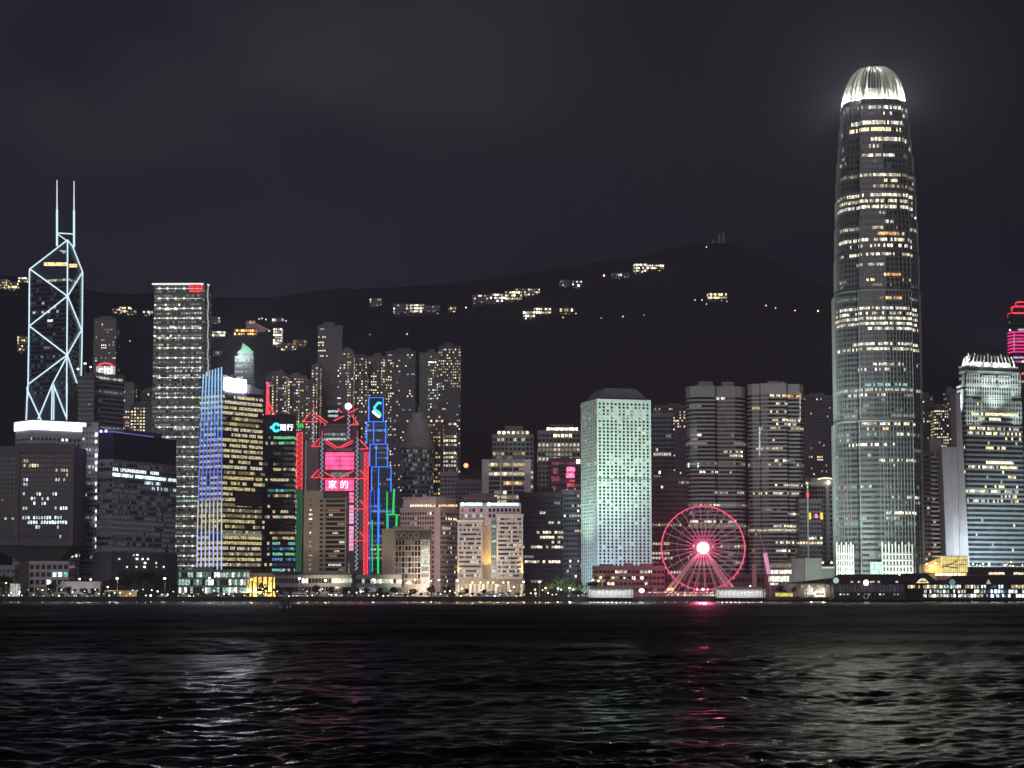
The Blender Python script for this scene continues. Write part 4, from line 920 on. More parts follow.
# ------------------------------------------------------------------ pink crowned building and hotel
def crowned():
    Y = 1690; p = cr(400, 436.5, 459, Y, .5, ref=540); C, R, B, L = p
    up = scaled(p, .9)
    def lit(nf, nb, rng): return [[(GI[rng.choice(['cream2', 'warm2', 'cream3', 'white1'])] if rng.random() < .1 else 1) for b in range(nb)] for f in range(nf)]
    t = tower('office_tower', 'pink and beige square building under a lit crown of small arches', p, 508.5, W_PINK, 'office building', fl=3.7, bw=2.2, band=.5, pier=.42, lit=lit, rows=[(519, 445, 459, 'cream3', .6), (522, 405, 418, 'pink2', .3), (527, 440, 452, 'white2', .5)], roof=0, seed=55)
    z = W(430, 497, Y).z; MB().prism(up, t['ztop'], z).build('crown', W_PINK, t)
    for A, Bq, px0, px1, n, m_ in ((L, C, 410, 436, 12, 'lit_cream_1'), (C, R, 438.5, 457.5, 10, 'lit_warm_3')):
        for i in range(n):
            x = px0 + (px1 - px0) * (i + .5) / n
            q = plane_pt(x, 505, up[3] if A is L else up[0], up[0] if A is L else up[1], .3); MB().box(q.x - .5, q.x + .5, q.y - .4, q.y + .1, q.z - 1.4, q.z + .3).build('crown_light', MATS['lit_cream_3'] if A is L else MATS['lit_warm_3'], t)
        q0 = up[3] if A is L else up[0]; q1 = up[0] if A is L else up[1]
    a, b, c = [(*offs(up, .5)[k], t['ztop'] + .8) for k in (3, 0, 1)]
    MB().path([a, b, c], .3).build('cornice_light', MATS['lit_warm_2'], t)
    a, b, c = [(*offs(up, .8)[k], z - .2) for k in (3, 0, 1)]; MB().path([a, b, c], .7, 4).build('crown_cornice', W_PINK, t)
    for f in (.33, .66):
        for (A, Bq) in ((L, C), (C, R)):
            pass
    C2 = offs(p, .9)
    for (qx, qy) in (C2[0],): MB().box(qx - 2.2, qx + 2.6, qy - .2, qy + 2, GZ, t['ztop'] + 1.2).build('corner_pier', W_PINK, t)
crowned()
def hotel():
    Y = 1650; X = lambda px: W(px, 550, Y).x; Z = lambda py: W(490, py, Y).z
    r = thing('hotel_building', 'pale hotel of two wings joined by a curved bay glowing amber at its foot', 'hotel', (X(490), Y + 15, GZ))
    lit = lambda nf, nb, rng: resid(nf, nb, rng, .22, {'cream': 3, 'white': 2, 'warm': 2}, '1122', .5)
    for a, b, yt in ((457.5, 482.5, 520.5), (496.5, 523, 514.5)):
        p = [(X(a), Y), (X(b), Y), (X(b), Y + 30), (X(a), Y + 30)]
        w_ = MB().prism(p, GZ, Z(yt)).build('wing', W_WHITE if a > 490 else W_LGREY, r)
        floors(w_, W_GREY, [(q[0] + (1.5 if k in (0, 3) else -1.5), q[1] - .03) for k, q in enumerate(p)], Z(578), Z(yt) - 2, 3.35, 1.7, .46, .18, lit)
        MB().prism(offs(p, .6), Z(yt) - 1.2, Z(yt) + .5).build('wing_cornice', W_WHITE, w_)
    up = [(X(459.5), Y + 3), (X(521), Y + 3), (X(521), Y + 28), (X(459.5), Y + 28)]
    u = MB().prism(up, Z(525), Z(503)).build('upper_storeys', W_LGREY, r)
    floors(u, W_LGREY, [(X(460.5), Y + 2.9), (X(483), Y + 2.9), (X(483), Y + 4), (X(460.5), Y + 4)], Z(519), Z(507.5), 4.4, 3, .55, .35, lambda nf, nb, rng: [[(GI[rng.choice(['pink2', 'pink1', 'red1', 'white2'])] if rng.random() < .7 else 1) for b in range(nb)] for f in range(nf)])
    floors(u, W_LGREY, [(X(488), Y + 2.9), (X(520), Y + 2.9), (X(520), Y + 4), (X(488), Y + 4)], Z(519), Z(507.5), 4.4, 3, .55, .35, lambda nf, nb, rng: [[(GI['cream2'] if rng.random() < .15 else 1) for b in range(nb)] for f in range(nf)])
    # recessed bay, concave
    n = 8; pts = [(X(482.5) + (X(496.5) - X(482.5)) * i / n, Y + 1.0 + 4.5 * math.sin(math.pi * i / n)) for i in range(n + 1)]
    MB().prism(pts + [(X(496.5), Y + 26), (X(482.5), Y + 26)], GZ, Z(518)).build('curved_bay', W_BEIGE, r)
    MB().box(X(491.2), X(496.4), Y + .4, Y + 2, GZ + 8, Z(521)).build('bay_glass', emis('lit_bay', (.55, .85, .85), .10, .5), r)
    for i in range(11):
        z = Z(526 + i * 5); MB().box(X(492), X(495.8), Y + .1, Y + .35, z - 1.2, z + .8).build('bay_window', MATS['lit_mint_1' if i % 3 else 'lit_mint_2'], r)
    # roof sign
    SG = emis('sign_pale_cyan', (.45, .86, 1), 1.0, .3); SW = emis('sign_white', (1, .96, .96), 4, sample=True)
    MB().box(X(461), X(482.5), Y + 2.0, Y + 2.5, Z(505.6), Z(502.6)).build('sign_board', SG, r); MB().box(X(487.5), X(519.5), Y + 2.0, Y + 2.5, Z(505.6), Z(502.6)).build('sign_board', SG, r)
    for px in (462.2, 489): MB().ball((X(px), Y + 1.5, Z(504)), 1.5, sq=.9).build('sign_emblem', SW, r)
    sign_text('文華東方酒店', 2.5, (X(473.5), Y + 1.8, Z(504.2)), SW, r, 'sign_lettering', .9); sign_text('MANDARIN ORIENTAL', 2.5, (X(505), Y + 1.8, Z(504.2)), SW, r, 'sign_lettering', .82)
    MB().box(X(463), X(497), Y + 8, Y + 24, Z(503), Z(496)).build('roof_storey', W_BROWN, r); MB().box(X(468), X(494), Y + 10, Y + 22, Z(496), Z(492.5)).build('plant_room', W_BROWN, r)
    MB().box(X(455.5), X(524.5), Y - 5, Y + 5, GZ, Z(579)).build('arcade', W_BEIGE, r)
    for i in range(16): MB().box(X(457 + i * 4.2), X(459.5 + i * 4.2), Y - 5.2, Y - 5.02, GZ + .5, Z(584)).build('arcade_bay', MATS['lit_warm_1' if i % 3 else 'lit_cream_2'], r)
    # amber uplights
    for px, pw in ((489.5, 60000), (458, 14000), (522.8, 26000)):
        lamp('SPOT', 'facade_uplight', (X(px), Y - 3.5, Z(578)), pw, (1, .58, .12), target=(X(px), Y + 4, Z(545)), angle=52, parent=r)
hotel()

# soft warm floods from the promenade on the hotel row and the civic blocks; one added to brighten the pink building's right face
for px, Yl, pw, col, tx, ty, tz, ang in ((440, 1490, 2.4e5, (1, .80, .72), 425, 1690, 45, 80), (492, 1490, 1.5e5, (1, .88, .76), 490, 1650, 40, 80), (478, 1560, 2.0e5, (1, .82, .60), 450, 1700, 40, 60), (330, 1470, 0.7e5, (1, .80, .55), 322, 1560, 45, 85), (400, 1470, .35e5, (1, .82, .60), 402, 1530, 28, 85)):
    lamp('SPOT', 'warm_flood', (W(px, 590, Yl).x, Yl, 12), pw, col, target=(W(tx, 550, ty).x, ty, tz), angle=ang, blend=1, size=2)
# ------------------------------------------------------------------ mint tower of round windows
def round_window_tower():
    Y = 1690; p = cr(581, 597.2, 651.5, Y, 3.2, ref=500); C, R, B, L = p; cc = centre(p)
    z1 = plane_pt(625, 399.5, C, R).z
    r = thing('office_tower', 'mint lit square tower with rows of round windows and a dark sloped roof', 'skyscraper', (*cc, GZ))
    inn = offs(p, -.7); MB().prism(inn, GZ, z1).build('core', W_WHITE, r)
    nf = 54; fl = (z1 - 2.5 - (GZ + 4)) / nf; rng = random.Random(12)
    wall = W_WHITE
    for f in range(nf):
        za = GZ + 4 + f * fl; mb = MB(); zc = za + fl / 2
        py = PX(C[0], C[1], zc)[1]
        band = 'cool' if 410 < py < 420 else None
        for (A, Bq, n) in ((L, C, 8), (C, R, 13)):
            A_, B_ = Vector(A), Vector(Bq); e = (B_ - A_); ln = e.length; e /= ln; nn = Vector((e.y, -e.x))
            m0 = .8 if A is C else .6; wd = (ln - m0 - 1.2) / n
            q = lambda u, z, o=0: (*(A_ + e * u + nn * o), z)
            mb.face([q(0, za), q(m0, za), q(m0, za + fl), q(0, za + fl)]); mb.face([q(ln - 1.2, za), q(ln, za), q(ln, za + fl), q(ln - 1.2, za + fl)])
            for b in range(n):
                u0 = m0 + b * wd; u1 = u0 + wd; uc = (u0 + u1) / 2; rad = 1.05 if A is C else 1.3
                oc = [(uc + rad * math.cos(math.radians(22.5 + 45 * k)), zc + rad * math.sin(math.radians(22.5 + 45 * k))) for k in range(8)]
                i = len(mb.v)
                mb.v += [q(u0, za), q(u1, za), q(u1, za + fl), q(u0, za + fl)] + [q(*o) for o in oc] + [q(o[0], o[1], -.3) for o in oc]
                c0, o0, g0 = i, i + 4, i + 12
                # oct index: 0 right-up,1 up-right,2 up-left,3 left-up,4 left-down,5 down-left,6 down-right,7 right-down
                for quad in ((c0, c0 + 1, o0 + 6, o0 + 5), (c0 + 1, c0 + 2, o0 + 0, o0 + 7), (c0 + 2, c0 + 3, o0 + 2, o0 + 1), (c0 + 3, c0, o0 + 4, o0 + 3)): mb.f.append(quad); mb.m.append(0)
                for tri in ((c0, o0 + 5, o0 + 4), (c0 + 1, o0 + 7, o0 + 6), (c0 + 2, o0 + 1, o0 + 0), (c0 + 3, o0 + 3, o0 + 2)): mb.f.append(tri); mb.m.append(0)
                for k in range(8): mb.f.append((o0 + k, o0 + (k + 1) % 8, g0 + (k + 1) % 8, g0 + k)); mb.m.append(0)
                pr = .75 if band else (.42 if 404 < py < 412 and b < 6 else .5 if int(py) in (458, 459, 461, 462, 474, 475, 483, 484, 500, 501, 502) else .1)
                if A is L: pr *= .35
                mb.f.append(tuple(g0 + k for k in range(8))); mb.m.append(GI[rng.choice([(band or 'cream') + '2', (band or 'white') + '2', 'mint1', 'mint2'])] if rng.random() < pr else 1)
        ml = [wall] + GL[1:]; used = sorted(set(mb.m)); mb.m = [used.index(k) for k in mb.m]
        mb.build('window_row', [ml[k] for k in used], r)
    MB().prism(p, z1 - 2.5, z1).build('top_band', wall, r)
    MB().prism(p, GZ, GZ + 4).build('base', wall, r)
    zr = W(617, 389.5, Y + 26).z
    MB().prism(scaled(p, .93), z1, z1 + 1.2).build('roof_gap', W_BLACK, r)
    MB().prism(scaled(p, .90), z1 + 1.2, zr, top=scaled(p, .55)).build('sloped_roof', mat('roof_slate', (.16, .155, .17), .7), r)
    A, Bq = plane_pt(597, 478.5, C, R, .25), plane_pt(651, 479.5, C, R, .25); MB().tube(A, Bq, .3, 4).build('joint_band', W_DGREY, r)
    X = lambda px: W(px, 520, 1500).x
    lamp('SPOT', 'facade_flood', (X(655), 1560, 40), 1.1e6, (.58, 1, .84), target=(C[0] + 8, Y, z1 * .80), angle=56, blend=.9, size=2, parent=r)
    lamp('SPOT', 'facade_flood', (X(640), 1600, 40), 2.3e5, (.60, .98, .88), target=(C[0] + 22, Y, z1 * .6), angle=66, blend=.9, size=2, parent=r)
    lamp('SPOT', 'facade_flood', (L[0] - 40, 1690, 14), 0.7e5, (.52, .86, 1), target=(L[0] + 4, Y + 20, 26), angle=80, blend=.9, size=1, parent=r)
    lamp('SPOT', 'facade_flood', (X(618), 1610, 24), 2.9e5, (.48, .80, 1), target=(C[0] + 18, Y, 30), angle=80, blend=.9, size=2, parent=r)
    lamp('SPOT', 'facade_flood', (L[0] - 48, 1690, 25), 3.2e5, (.58, 1, .84), target=(L[0] + 4, Y + 24, 92), angle=66, blend=.9, size=2, parent=r)
round_window_tower()

# right of it
far('residential_tower', 'tower with cream windows at its top, between the mint tower and the rounded banded tower', 655, 688, 406, 2280, p=.06, group=None, wall=W_RES3, lit=lambda nf, nb, rng: [[(GI[rng.choice(['cream3', 'warm3', 'cream2'])] if rng.random() < (.75 if b in (6, 7) and rng.random() < .55 else .3 if f > nf * .82 else .04) else 1) for b in range(nb)] for f in range(nf)], rows=[(419, 672, 684, 'cream3', .8), (421, 672, 684, 'cream3', .8), (429, 668, 673, 'cream3', .9)])
tower('office_tower', 'dark slate tower with two dim dotted window rows beside the mint tower', fr(651, 674, 1860, 24), 414, W_DGREY, 'office tower', fl=4.0, bw=2.4, band=.6, pier=.2, lit=O_(full=0, part=.0, stray=.02), rows=[(436, 654, 674, 'cool1', .6), (451, 654, 660, 'white2', .6), (454, 653, 671, 'white2', .8), (475, 654, 672, 'white1', .8)], roof=1)
tower('office_tower', 'low dark maroon block with a few white windows behind the big wheel', fr(652, 690, 1800, 24), 478, W_BROWN, 'office block', fl=3.9, bw=2.6, band=.5, pier=.3, lit=O_(full=0, part=.12, frac=.35, stray=.03, pal={'white': 2, 'cream': 2}, lv='122'), rows=[(488, 658, 670, 'cream3', .5)], roof=1)

# ------------------------------------------------------------------ rounded banded twin towers
W_BAND = wm('band_stone', .26, .245, .235)
def pxpoly(pts, Y, ref=500): return [(W(a, ref, Y + d).x, Y + d) for a, d in pts]
def twin(label, pts, yt, Y, rooms, rows, seed, extra=None):
    p = pxpoly(pts, Y)
    t = tower('office_tower', label, p, yt, W_BAND, 'skyscraper', fl=3.45, bw=1.7, band=.50, pier=.0, lit=O_(full=.02, part=.13, frac=.35, stray=.015, pal={'cream': 3, 'white': 3, 'yellow': 1}, lv='0112'), rows=rows, roof=0, skip_top=7, seed=seed, sill=.05)
    for a, b, y in rooms:
        MB().prism(fr(a, b, Y + 10, 22), t['ztop'], W(0, y, Y + 10).z).build('plant_room', W_BAND, t)
    return t, p
c1 = ['cream2', 'white2', 'cream3']
t, p = twin('rounded tower of pale and dark bands behind the big wheel, plain at its rim', [(686.5, 24), (687.5, 12), (691, 4), (698, 0), (715.5, 0), (718, 5), (736, 4), (743, 8), (746, 15), (746, 50), (687, 50)], 387, 1790, ((700, 714, 381.5), (723, 735, 382)),
            [(397, 716, 730, c1, .5), (435, 697, 703, c1, .8), (449, 700, 706, c1, .4), (453, 723, 742, c1, .7), (456, 724, 742, c1, .7), (472, 700, 733, c1, .5), (436, 730, 736, 'white1', .8), (504, 700, 720, c1, .4), (522, 690, 740, c1, .4), (545, 690, 740, c1, .35)], 61)
a, b = plane_pt(688, 465, p[1], p[3], .6), plane_pt(699, 465, p[1], p[3], .6)
for x_ in (688.5, 698):
    q = W(x_, 465, 1788.5); MB().box(q.x - .5, q.x + .5, q.y - .8, q.y + .4, q.z - 2, q.z + 1.6).build('lamp_box', MATS['lit_cool_3'], t)
q0, q1 = W(689, 464, 1789), W(698, 464, 1788.6); MB().tube(q0, q1, .7).build('lit_ledge', MATS['lit_cool_1'], t)
t, p = twin('rounded tower of pale and dark bands with an orange lit corner near its top', [(748, 20), (749, 10), (753, 5), (760.5, 4), (762, 1), (769, 0), (787.5, 0), (789.5, 6), (801, 8), (804.5, 15), (804.5, 50), (748, 50)], 384.5, 1790, ((769, 780, 381), (781, 786, 381.5)),
            [(395, 788, 802, ['orange3', 'warm3', 'orange2'], .9), (392, 770, 786, c1, .6), (402, 773, 788, c1, .7), (407, 752, 760, ['yellow2', 'cream2'], .9), (412, 771, 787, c1, .5), (418, 771, 800, c1, .8), (425, 773, 800, c1, .4), (441, 772, 785, c1, .4), (462, 774, 788, c1, .6), (487, 774, 803, c1, .75), (494, 752, 800, c1, .4), (513, 774, 800, c1, .6), (524, 774, 803, c1, .5), (543, 776, 803, c1, .7), (551, 775, 803, c1, .7)], 62)
a = W(759.6, 427, 1792.5); b = W(759.6, 455, 1792.5); MB().tube(a, b, .6).build('vertical_light', MATS['lit_cool_2'], t)
for i in range(5):
    a, b = W(793, 397 + 9 * i, 1790), W(800, 397 + 9 * i, 1790)
a = W(800.2, 393, 1797); b = W(800.2, 421, 1797); MB().tube(b, a, .4).build('corner_light', MATS['lit_cream_2'], t)
lamp('SPOT', 'facade_flood', (W(716, 560, 1640).x, 1640, 16), 0.5e5, (1, .86, .70), target=(W(740, 470, 1790).x, 1790, 90), angle=90, blend=1, size=2, parent=t)

far('residential_tower', 'dim tower with a zigzag of warm windows between the banded twin and the tallest tower', 805, 834, 396, 2250, p=.05, group=None, wall=W_RES3, lit=lambda nf, nb, rng: [[(GI[rng.choice(['cream3', 'warm2', 'yellow2', 'cream2'])] if rng.random() < (.5 if b in (3, 4, 5) and f > nf * .45 else .3 if b >= nb - 2 and .35 < f / nf < .8 else .03) else 1) for b in range(nb)] for f in range(nf)], rows=[(394, 813, 820, 'yellow3', .5), (457, 817, 826, 'warm3', .8), (460, 817, 826, 'cream3', .7), (472, 820, 827, 'warm2', .5)])
def arch_building():
    Y = 1840; p = fr(806, 835, Y, 26)
    t = tower('office_tower', 'dark block with a pale curved rooftop light and one round lamp', p, 479, W_GREY, 'office block', fl=4, bw=2.6, band=.55, pier=.3, lit=O_(full=0, part=.15, frac=.3), rows=[(540, 808, 824, 'white2', .6), (535, 808, 815, 'white2', .5)], roof=0)
    MB().path([W(818 + i * 1.7, 479.2 - 1.2 * math.sin(math.pi * i / 9), Y - 2) for i in range(10)], .6).build('curved_roof_light', MATS['lit_cream_3'], t)
    q = W(828.5, 482.5, Y - 3); MB().tube(q, (q.x, q.y + 3.1, q.z), .3).build('lamp_arm', DARK, t); MB().ball(q, 1.7).build('lamp_globe', MATS['lit_cream_4'], t)
    MB().box(W(818, 0, Y).x, W(821, 0, Y).x, Y - .7, Y - .1, W(0, 560, Y).z, W(0, 483, Y).z).build('pilaster', W_LGREY, t)
    MB().box(W(826.5, 0, Y).x, W(832.5, 0, Y).x, Y - .4, Y - .1, W(0, 500, Y).z, W(0, 486, Y).z).build('dark_recess', GLASS, t)
    for px, py in ((828, 520), (831.5, 520)): MB().box(W(px, 0, Y).x - .4, W(px, 0, Y).x + .4, Y - .7, Y - .1, W(0, 568, Y).z, W(0, py, Y).z).build('pilaster', W_LGREY, t)
arch_building()
Y = 1770; p = fr(799, 822, Y, 20)
t = tower('office_tower', 'low dark block with two yellow upright signs and a pink one between', p, 500, W_DGREY, 'office block', fl=4, bw=2.6, band=.5, pier=.3, lit=O_(full=0, part=.1, frac=.3), rows=[(537, 808, 820, 'white2', .5), (540, 808, 822, 'white3', .7)], roof=1, hmax=3)
for px, w_, h_, m_ in ((809.7, 2.2, 5.6, emis('sign_yellow', (1, .78, .02), 1.3)), (816.4, 2.4, 3.4, MATS['lit_pink_3']), (821.6, 2.2, 5.6, emis('sign_yellow', (1, .78, .02), 1.3))):
    q = plane_pt(px, 516, p[0], p[1], .6); MB().box(q.x - w_ / 2, q.x + w_ / 2, q.y - .4, q.y + .3, q.z - h_ / 2, q.z + h_ / 2).build('sign', m_, t)
q0 = W(804.5, 486, 1780); tt = thing('light_mast', 'slim pale mast with a red lamp beside the right banded twin tower', 'mast', (q0.x, 1762, GZ))
MB().tube((q0.x, 1762, GZ), (q0.x, 1762, q0.z - 2), .8).build('pole', W_LGREY, tt); MB().box(q0.x - 1, q0.x + 1, 1761, 1763, W(0, 497, 1762).z, W(0, 493, 1762).z).build('red_lamp', LED_RED, tt); MB().ball((q0.x, 1762, q0.z - 1.5), .7).build('top_lamp', MATS['lit_cream_3'], tt)

# ------------------------------------------------------------------ tallest tower
def tallest():
    Y = 1640; W_FIN = wm('fin_metal', .25, .27, .265, rough=.45, spec=.5); W_SP = wm('spandrel', .085, .095, .095, rough=.4, spec=.5)
    cx = W(877, 300, 1680).x; H = 44.5 * Y / F; cy_ = Y + .9 * H
    base = [(-.93, .9), (-.985, .05), (-.96, -.22), (-.88, -.45), (-.585, -.66), (-.555, -.80), (-.28, -.87), (.04, -.90), (.36, -.87), (.66, -.76), (.69, -.60), (.90, -.40), (.99, -.15), (1, .9)]
    def poly(xl, xr, ref=480):
        h = (xr - xl) / 2 * cy_ / F; c = W((xl + xr) / 2, ref, cy_).x; return [(c + a * h, cy_ + b * h) for a, b in base]
    Z = lambda py: W(877, py, Y).z
    r = thing('skyscraper', 'tallest tower with curved banded faces and a brilliant crown of curved white claws', 'skyscraper', (cx, cy_, GZ))
    segs = [(596, 420, 836.2, 922.2), (420, 289, 835.6, 920.6), (289, 250, 836.6, 918.6), (250, 217, 837, 917.2), (217, 190, 837.4, 915.8), (190, 170, 838, 914.4), (170, 150, 838.8, 912.8), (150, 133, 839.8, 911), (133, 116, 841, 909.2), (116, 101, 842.2, 907.5)]
    rngm = random.Random(5)
    WL = ['white2', 'cream2', 'white3', 'cream3']; OR = ['warm3', 'orange3', 'warm2']
    allrows = [(104, 858, 900, WL, .55), (109, 858, 904, WL, .4), (115, 865, 905, WL, .35), (121, 858, 884, WL, .7), (122, 850, 905, WL, .6), (127, 850, 900, ['yellow3', 'cream3'], .8), (133, 895, 908, WL, .7), (137, 870, 906, WL, .75), (140, 885, 906, WL, .5), (147, 862, 885, WL, .2), (155, 862, 894, WL, .8), (163, 836, 850, WL, .3), (171, 874, 898, OR, .8), (177, 860, 900, WL, .65), (182, 884, 898, ['cream3', 'yellow3'], .8), (188, 874, 912, ['cream2', 'warm1'], .9), (191, 874, 912, WL, .85),
               (196, 836, 912, WL, .6), (200, 836, 912, ['cream2', 'white2', 'cream3'], .75), (204, 836, 912, WL, .85), (208, 838, 870, WL, .5), (219, 884, 895, WL, .6), (231, 878, 905, OR, .95), (237, 838, 912, WL, .5), (241, 838, 912, WL, .5), (248, 850, 912, WL, .5), (253, 840, 914, WL, .75), (264, 854, 884, ['white2', 'mint2', 'white3'], .85), (272, 884, 900, OR, .9), (278, 866, 875, ['yellow3'], .7), (279, 886, 912, WL, .3), (300, 886, 902, OR, .85),
               (306, 836, 918, WL, .75), (311, 836, 918, WL, .6), (317, 836, 918, WL, .8), (322, 836, 918, WL, .75), (328, 868, 918, WL, .8), (341, 852, 918, WL, .75), (346, 852, 918, WL, .6), (351, 836, 918, WL, .7), (363, 865, 918, WL, .35), (368, 838, 905, WL, .3), (385, 864, 908, ['teal2', 'cool2'], .8), (391, 856, 888, ['cream2'], .4), (396, 848, 885, WL, .5), (425, 862, 916, WL, .5), (430, 862, 896, OR, .3), (436, 896, 916, WL, .5), (442, 846, 900, WL, .35), (459, 880, 916, WL, .6), (466, 884, 900, WL, .3), (499, 886, 918, WL, .5), (511, 886, 918, WL, .6)]
    for si, (y0, y1, xl, xr) in enumerate(segs):
        p = poly(xl, xr, min(500, (y0 + y1) / 2)); za, zb = (GZ if si == 0 else Z(y0)), Z(y1)
        b = MB().prism(p, za, zb).build('shaft', W_SP, r)
        lo = za + (Z(574) - GZ if si == 0 else 1.5)
        def lit(nf, nb, rng):
            return office(nf, nb, rng, .03, .34, .30, .03, {'white': 3, 'cream': 3, 'mint': 1}, '0112', .7)
        floors(b, W_FIN, p, lo, zb - 1.0, 4.0, 1.5, .52, .10, lit, [q for q in allrows if y1 < q[0] < y0], seed=100 + si, sill=.32)
        if si in (0, 1, 4): MB().prism(offs(p, .3), zb - .9, zb + .15).build('setback_ledge', W_FIN, b)
        # vertical mullions on the camera side, stronger on the outer faces
        pts, nb = vis_path(p, 3.1, 0, off=.45)
        for j, q in enumerate(pts):
            if q[2] == 'end': continue
            px = PX(q[0], q[1], (za + zb) / 2)[0]
            if px > 881 or px < 853 or j % 3 == 0:
                rr = .26 if px > 881 else .2
                MB().tube((q[0], q[1], lo if si else GZ + 12), (q[0], q[1], zb - .5), rr, 4).build('mullion', W_FIN, b)
        for k in (4, 5, 9, 10):
            qx, qy = offs(p, .4)[k]; MB().tube((qx, qy, lo if si else GZ + 12), (qx, qy, zb), .42, 5).build('corner_mullion', W_FIN if k in (5, 9) else W_BLACK, b)
    # lit hall at the foot
    p0 = poly(832.2, 921.8); pb = offs(p0, .9)
    for (xa, xb, n) in ((837, 853.5, 7), (882.5, 912.5, 9)):
        h = MB(); A, Bq = (pb[3], pb[4]) if xa < 860 else (pb[8], pb[9])
        z0, z1 = Z(576), Z(553.5); P = lambda x, y, o=0: plane_pt(x, y, A, Bq, o)
        a, b = P(xa, 565), P(xb, 565)
        h.face([(a.x, a.y, z0), (b.x, b.y, z0), (b.x, b.y, z1), (a.x, a.y, z1)]); hall = h.build('lobby_glazing', [emis('lit_lobby', (.50, .80, .58), .20, .5)], r)
        for i in range(n + 1):
            x = xa + (xb - xa) * i / n; q = P(x, 565, .8); MB().box(q.x - .5, q.x + .5, q.y - .5, q.y + .4, GZ, z1 + (9 if i % 2 == 0 else 7)).build('column', W_WHITE, hall)
            if i % 2: lamp('POINT', 'lobby_lamp', (q.x, q.y - 7, GZ + 12), 5200, (.84, 1, .88), parent=r)
        for yy in (553.8, 560, 566, 572): 
            q0, q1 = P(xa, yy, .6), P(xb, yy, .6); MB().path([q0, q1], .95, 4).build('floor_beam', W_WHITE, hall)
    q = plane_pt(876, 568, pb[6], pb[7], 2); MB().box(q.x - 4.2, q.x + 4.2, q.y - 3, q.y + 2, GZ, Z(562)).build('entrance_box', emis('lit_entrance', (.66, 1, .90), 1.0, .4), r)
    # crown
    pc = poly(843, 905, 90); cz = Z(96); ct = W(877, 69.5, cy_).z; cc = (W(874, 90, cy_).x, cy_); n = 30
    MB().prism(poly(841.5, 907.5, 100), Z(101), cz).build('crown_base', W_BLACK, r)
    wall_pts, _ = vis_path(pc, 2.9, 0, off=.2)
    CLAW = mat('claw_white', (.72, .73, .66), .5)
    for j, q in enumerate(wall_pts):
        v = Vector((q[0] - cc[0], q[1] - cc[1]))
        e = Vector((-v.y, v.x)).normalized() * .33; prof = []
        for s in range(9):
            t_ = s / 8; k = 1 - .52 * t_ ** 1.9; k2 = k - (.15 * (1 - t_) + .035)
            z = cz + (ct - cz) * (math.sin(t_ * math.pi / 2) * .55 + t_ * .45)
            prof.append((v * k, v * k2, z))
        mb = MB(); 
        for o, i_, z in prof:
            for sg in (-1, 1):
                mb.v += [(cc[0] + o.x + e.x * sg, cc[1] + o.y + e.y * sg, z), (cc[0] + i_.x + e.x * sg, cc[1] + i_.y + e.y * sg, z - 1.2)]
        for s in range(8):
            a = s * 4; b = a + 4      # a: o-,i-,o+,i+
            for f_ in ((a, a + 2, b + 2, b), (a + 2, a + 3, b + 3, b + 2), (a + 3, a + 1, b + 1, b + 3), (a + 1, a, b, b + 1)): mb.f.append(f_); mb.m.append(0)
        mb.f += [(0, 1, 3, 2), (32, 34, 35, 33)]; mb.m += [0, 0]
        mb.build('crown_claw', CLAW, r)
    MB().prism(scaled(pc, .80, cc), cz, Z(82), top=scaled(pc, .52, cc)).build('crown_drum', mat('drum_white', (.62, .62, .52), .6), r)
    zz = []
    A_, B_ = pc[5], pc[9]
    for i in range(15): zz.append(plane_pt(864 + i * 2.1, 92.3 + (3.2 if i % 2 else 0), A_, B_, 2.2))
    MB().path(zz, .28, 4).build('zigzag_truss', emis('zigzag_violet', (.62, .60, .95), .5), r)
    ring = scaled(pc, .90, cc); rpts, _ = vis_path(ring, 6.5, 0, 0)
    for q in rpts: lamp('POINT', 'crown_flood', (q[0], q[1], cz + 1.6), 34000, (1, .97, .74), size=.4, parent=r)
    ring2 = scaled(pc, 1.035, cc); rpts, _ = vis_path(ring2, 8, 0, 0)
    for q in rpts: lamp('POINT', 'crown_flood', (q[0], q[1], cz + .9), 14000, (1, 1, .86), size=.4, parent=r)
    lamp('POINT', 'crown_halo_lamp', (cc[0], cc[1], ct + 1), 60000, (.95, 1, .90), size=3, parent=r)  # added lamp over the crown, there to make the haze glow
    q = W(914.5, 218, Y + 20); m = MB().tube((q.x - 4, q.y, q.z), q, .3).build('lamp_arm', DARK, r); MB().ball(q, 1.25).build('flood_lamp', emis('lamp_bluewhite', (.62, .75, 1), 7, sample=True), m)
    q = plane_pt(847.5, 110, pc[2], pc[4], 1.5); MB().path([q + Vector((1.2, 0, 3)), q + Vector((-.6, 0, 1.6)), q + Vector((.5, 0, -.4)), q + Vector((-.6, 0, -2.6))], .9).build('teal_sign', emis('lit_tealdim', (.25, .75, .70), .45), r)
    for px, py in ((846, 497), (849.5, 517)):
        q = plane_pt(px, py, p0[2], p0[4], .8); MB().box(q.x - .45, q.x + .45, q.y - .4, q.y + .2, q.z - 3.6, q.z + 3.6).build('red_banner', emis('lit_redpale', (1, .25, .25), .35), r)
    # floods from the harbour side
    lamp('SPOT', 'facade_flood', (W(802, 560, 1540).x, 1540, 38), 1.5e6, (.82, 1, .92), target=(W(850, 500, Y).x, Y, 90), angle=70, blend=1, size=2, parent=r)
    lamp('SPOT', 'facade_flood', (W(842, 560, 1560).x, 1565, 12), 2.4e5, (.84, 1, .92), target=(W(862, 500, Y).x, Y, 46), angle=90, blend=1, size=2, parent=r)
    lamp('SPOT', 'facade_flood', (W(895, 560, 1570).x, 1575, 12), 0.8e5, (.84, 1, .90), target=(W(895, 500, Y).x, Y, 30), angle=90, blend=1, size=2, parent=r)
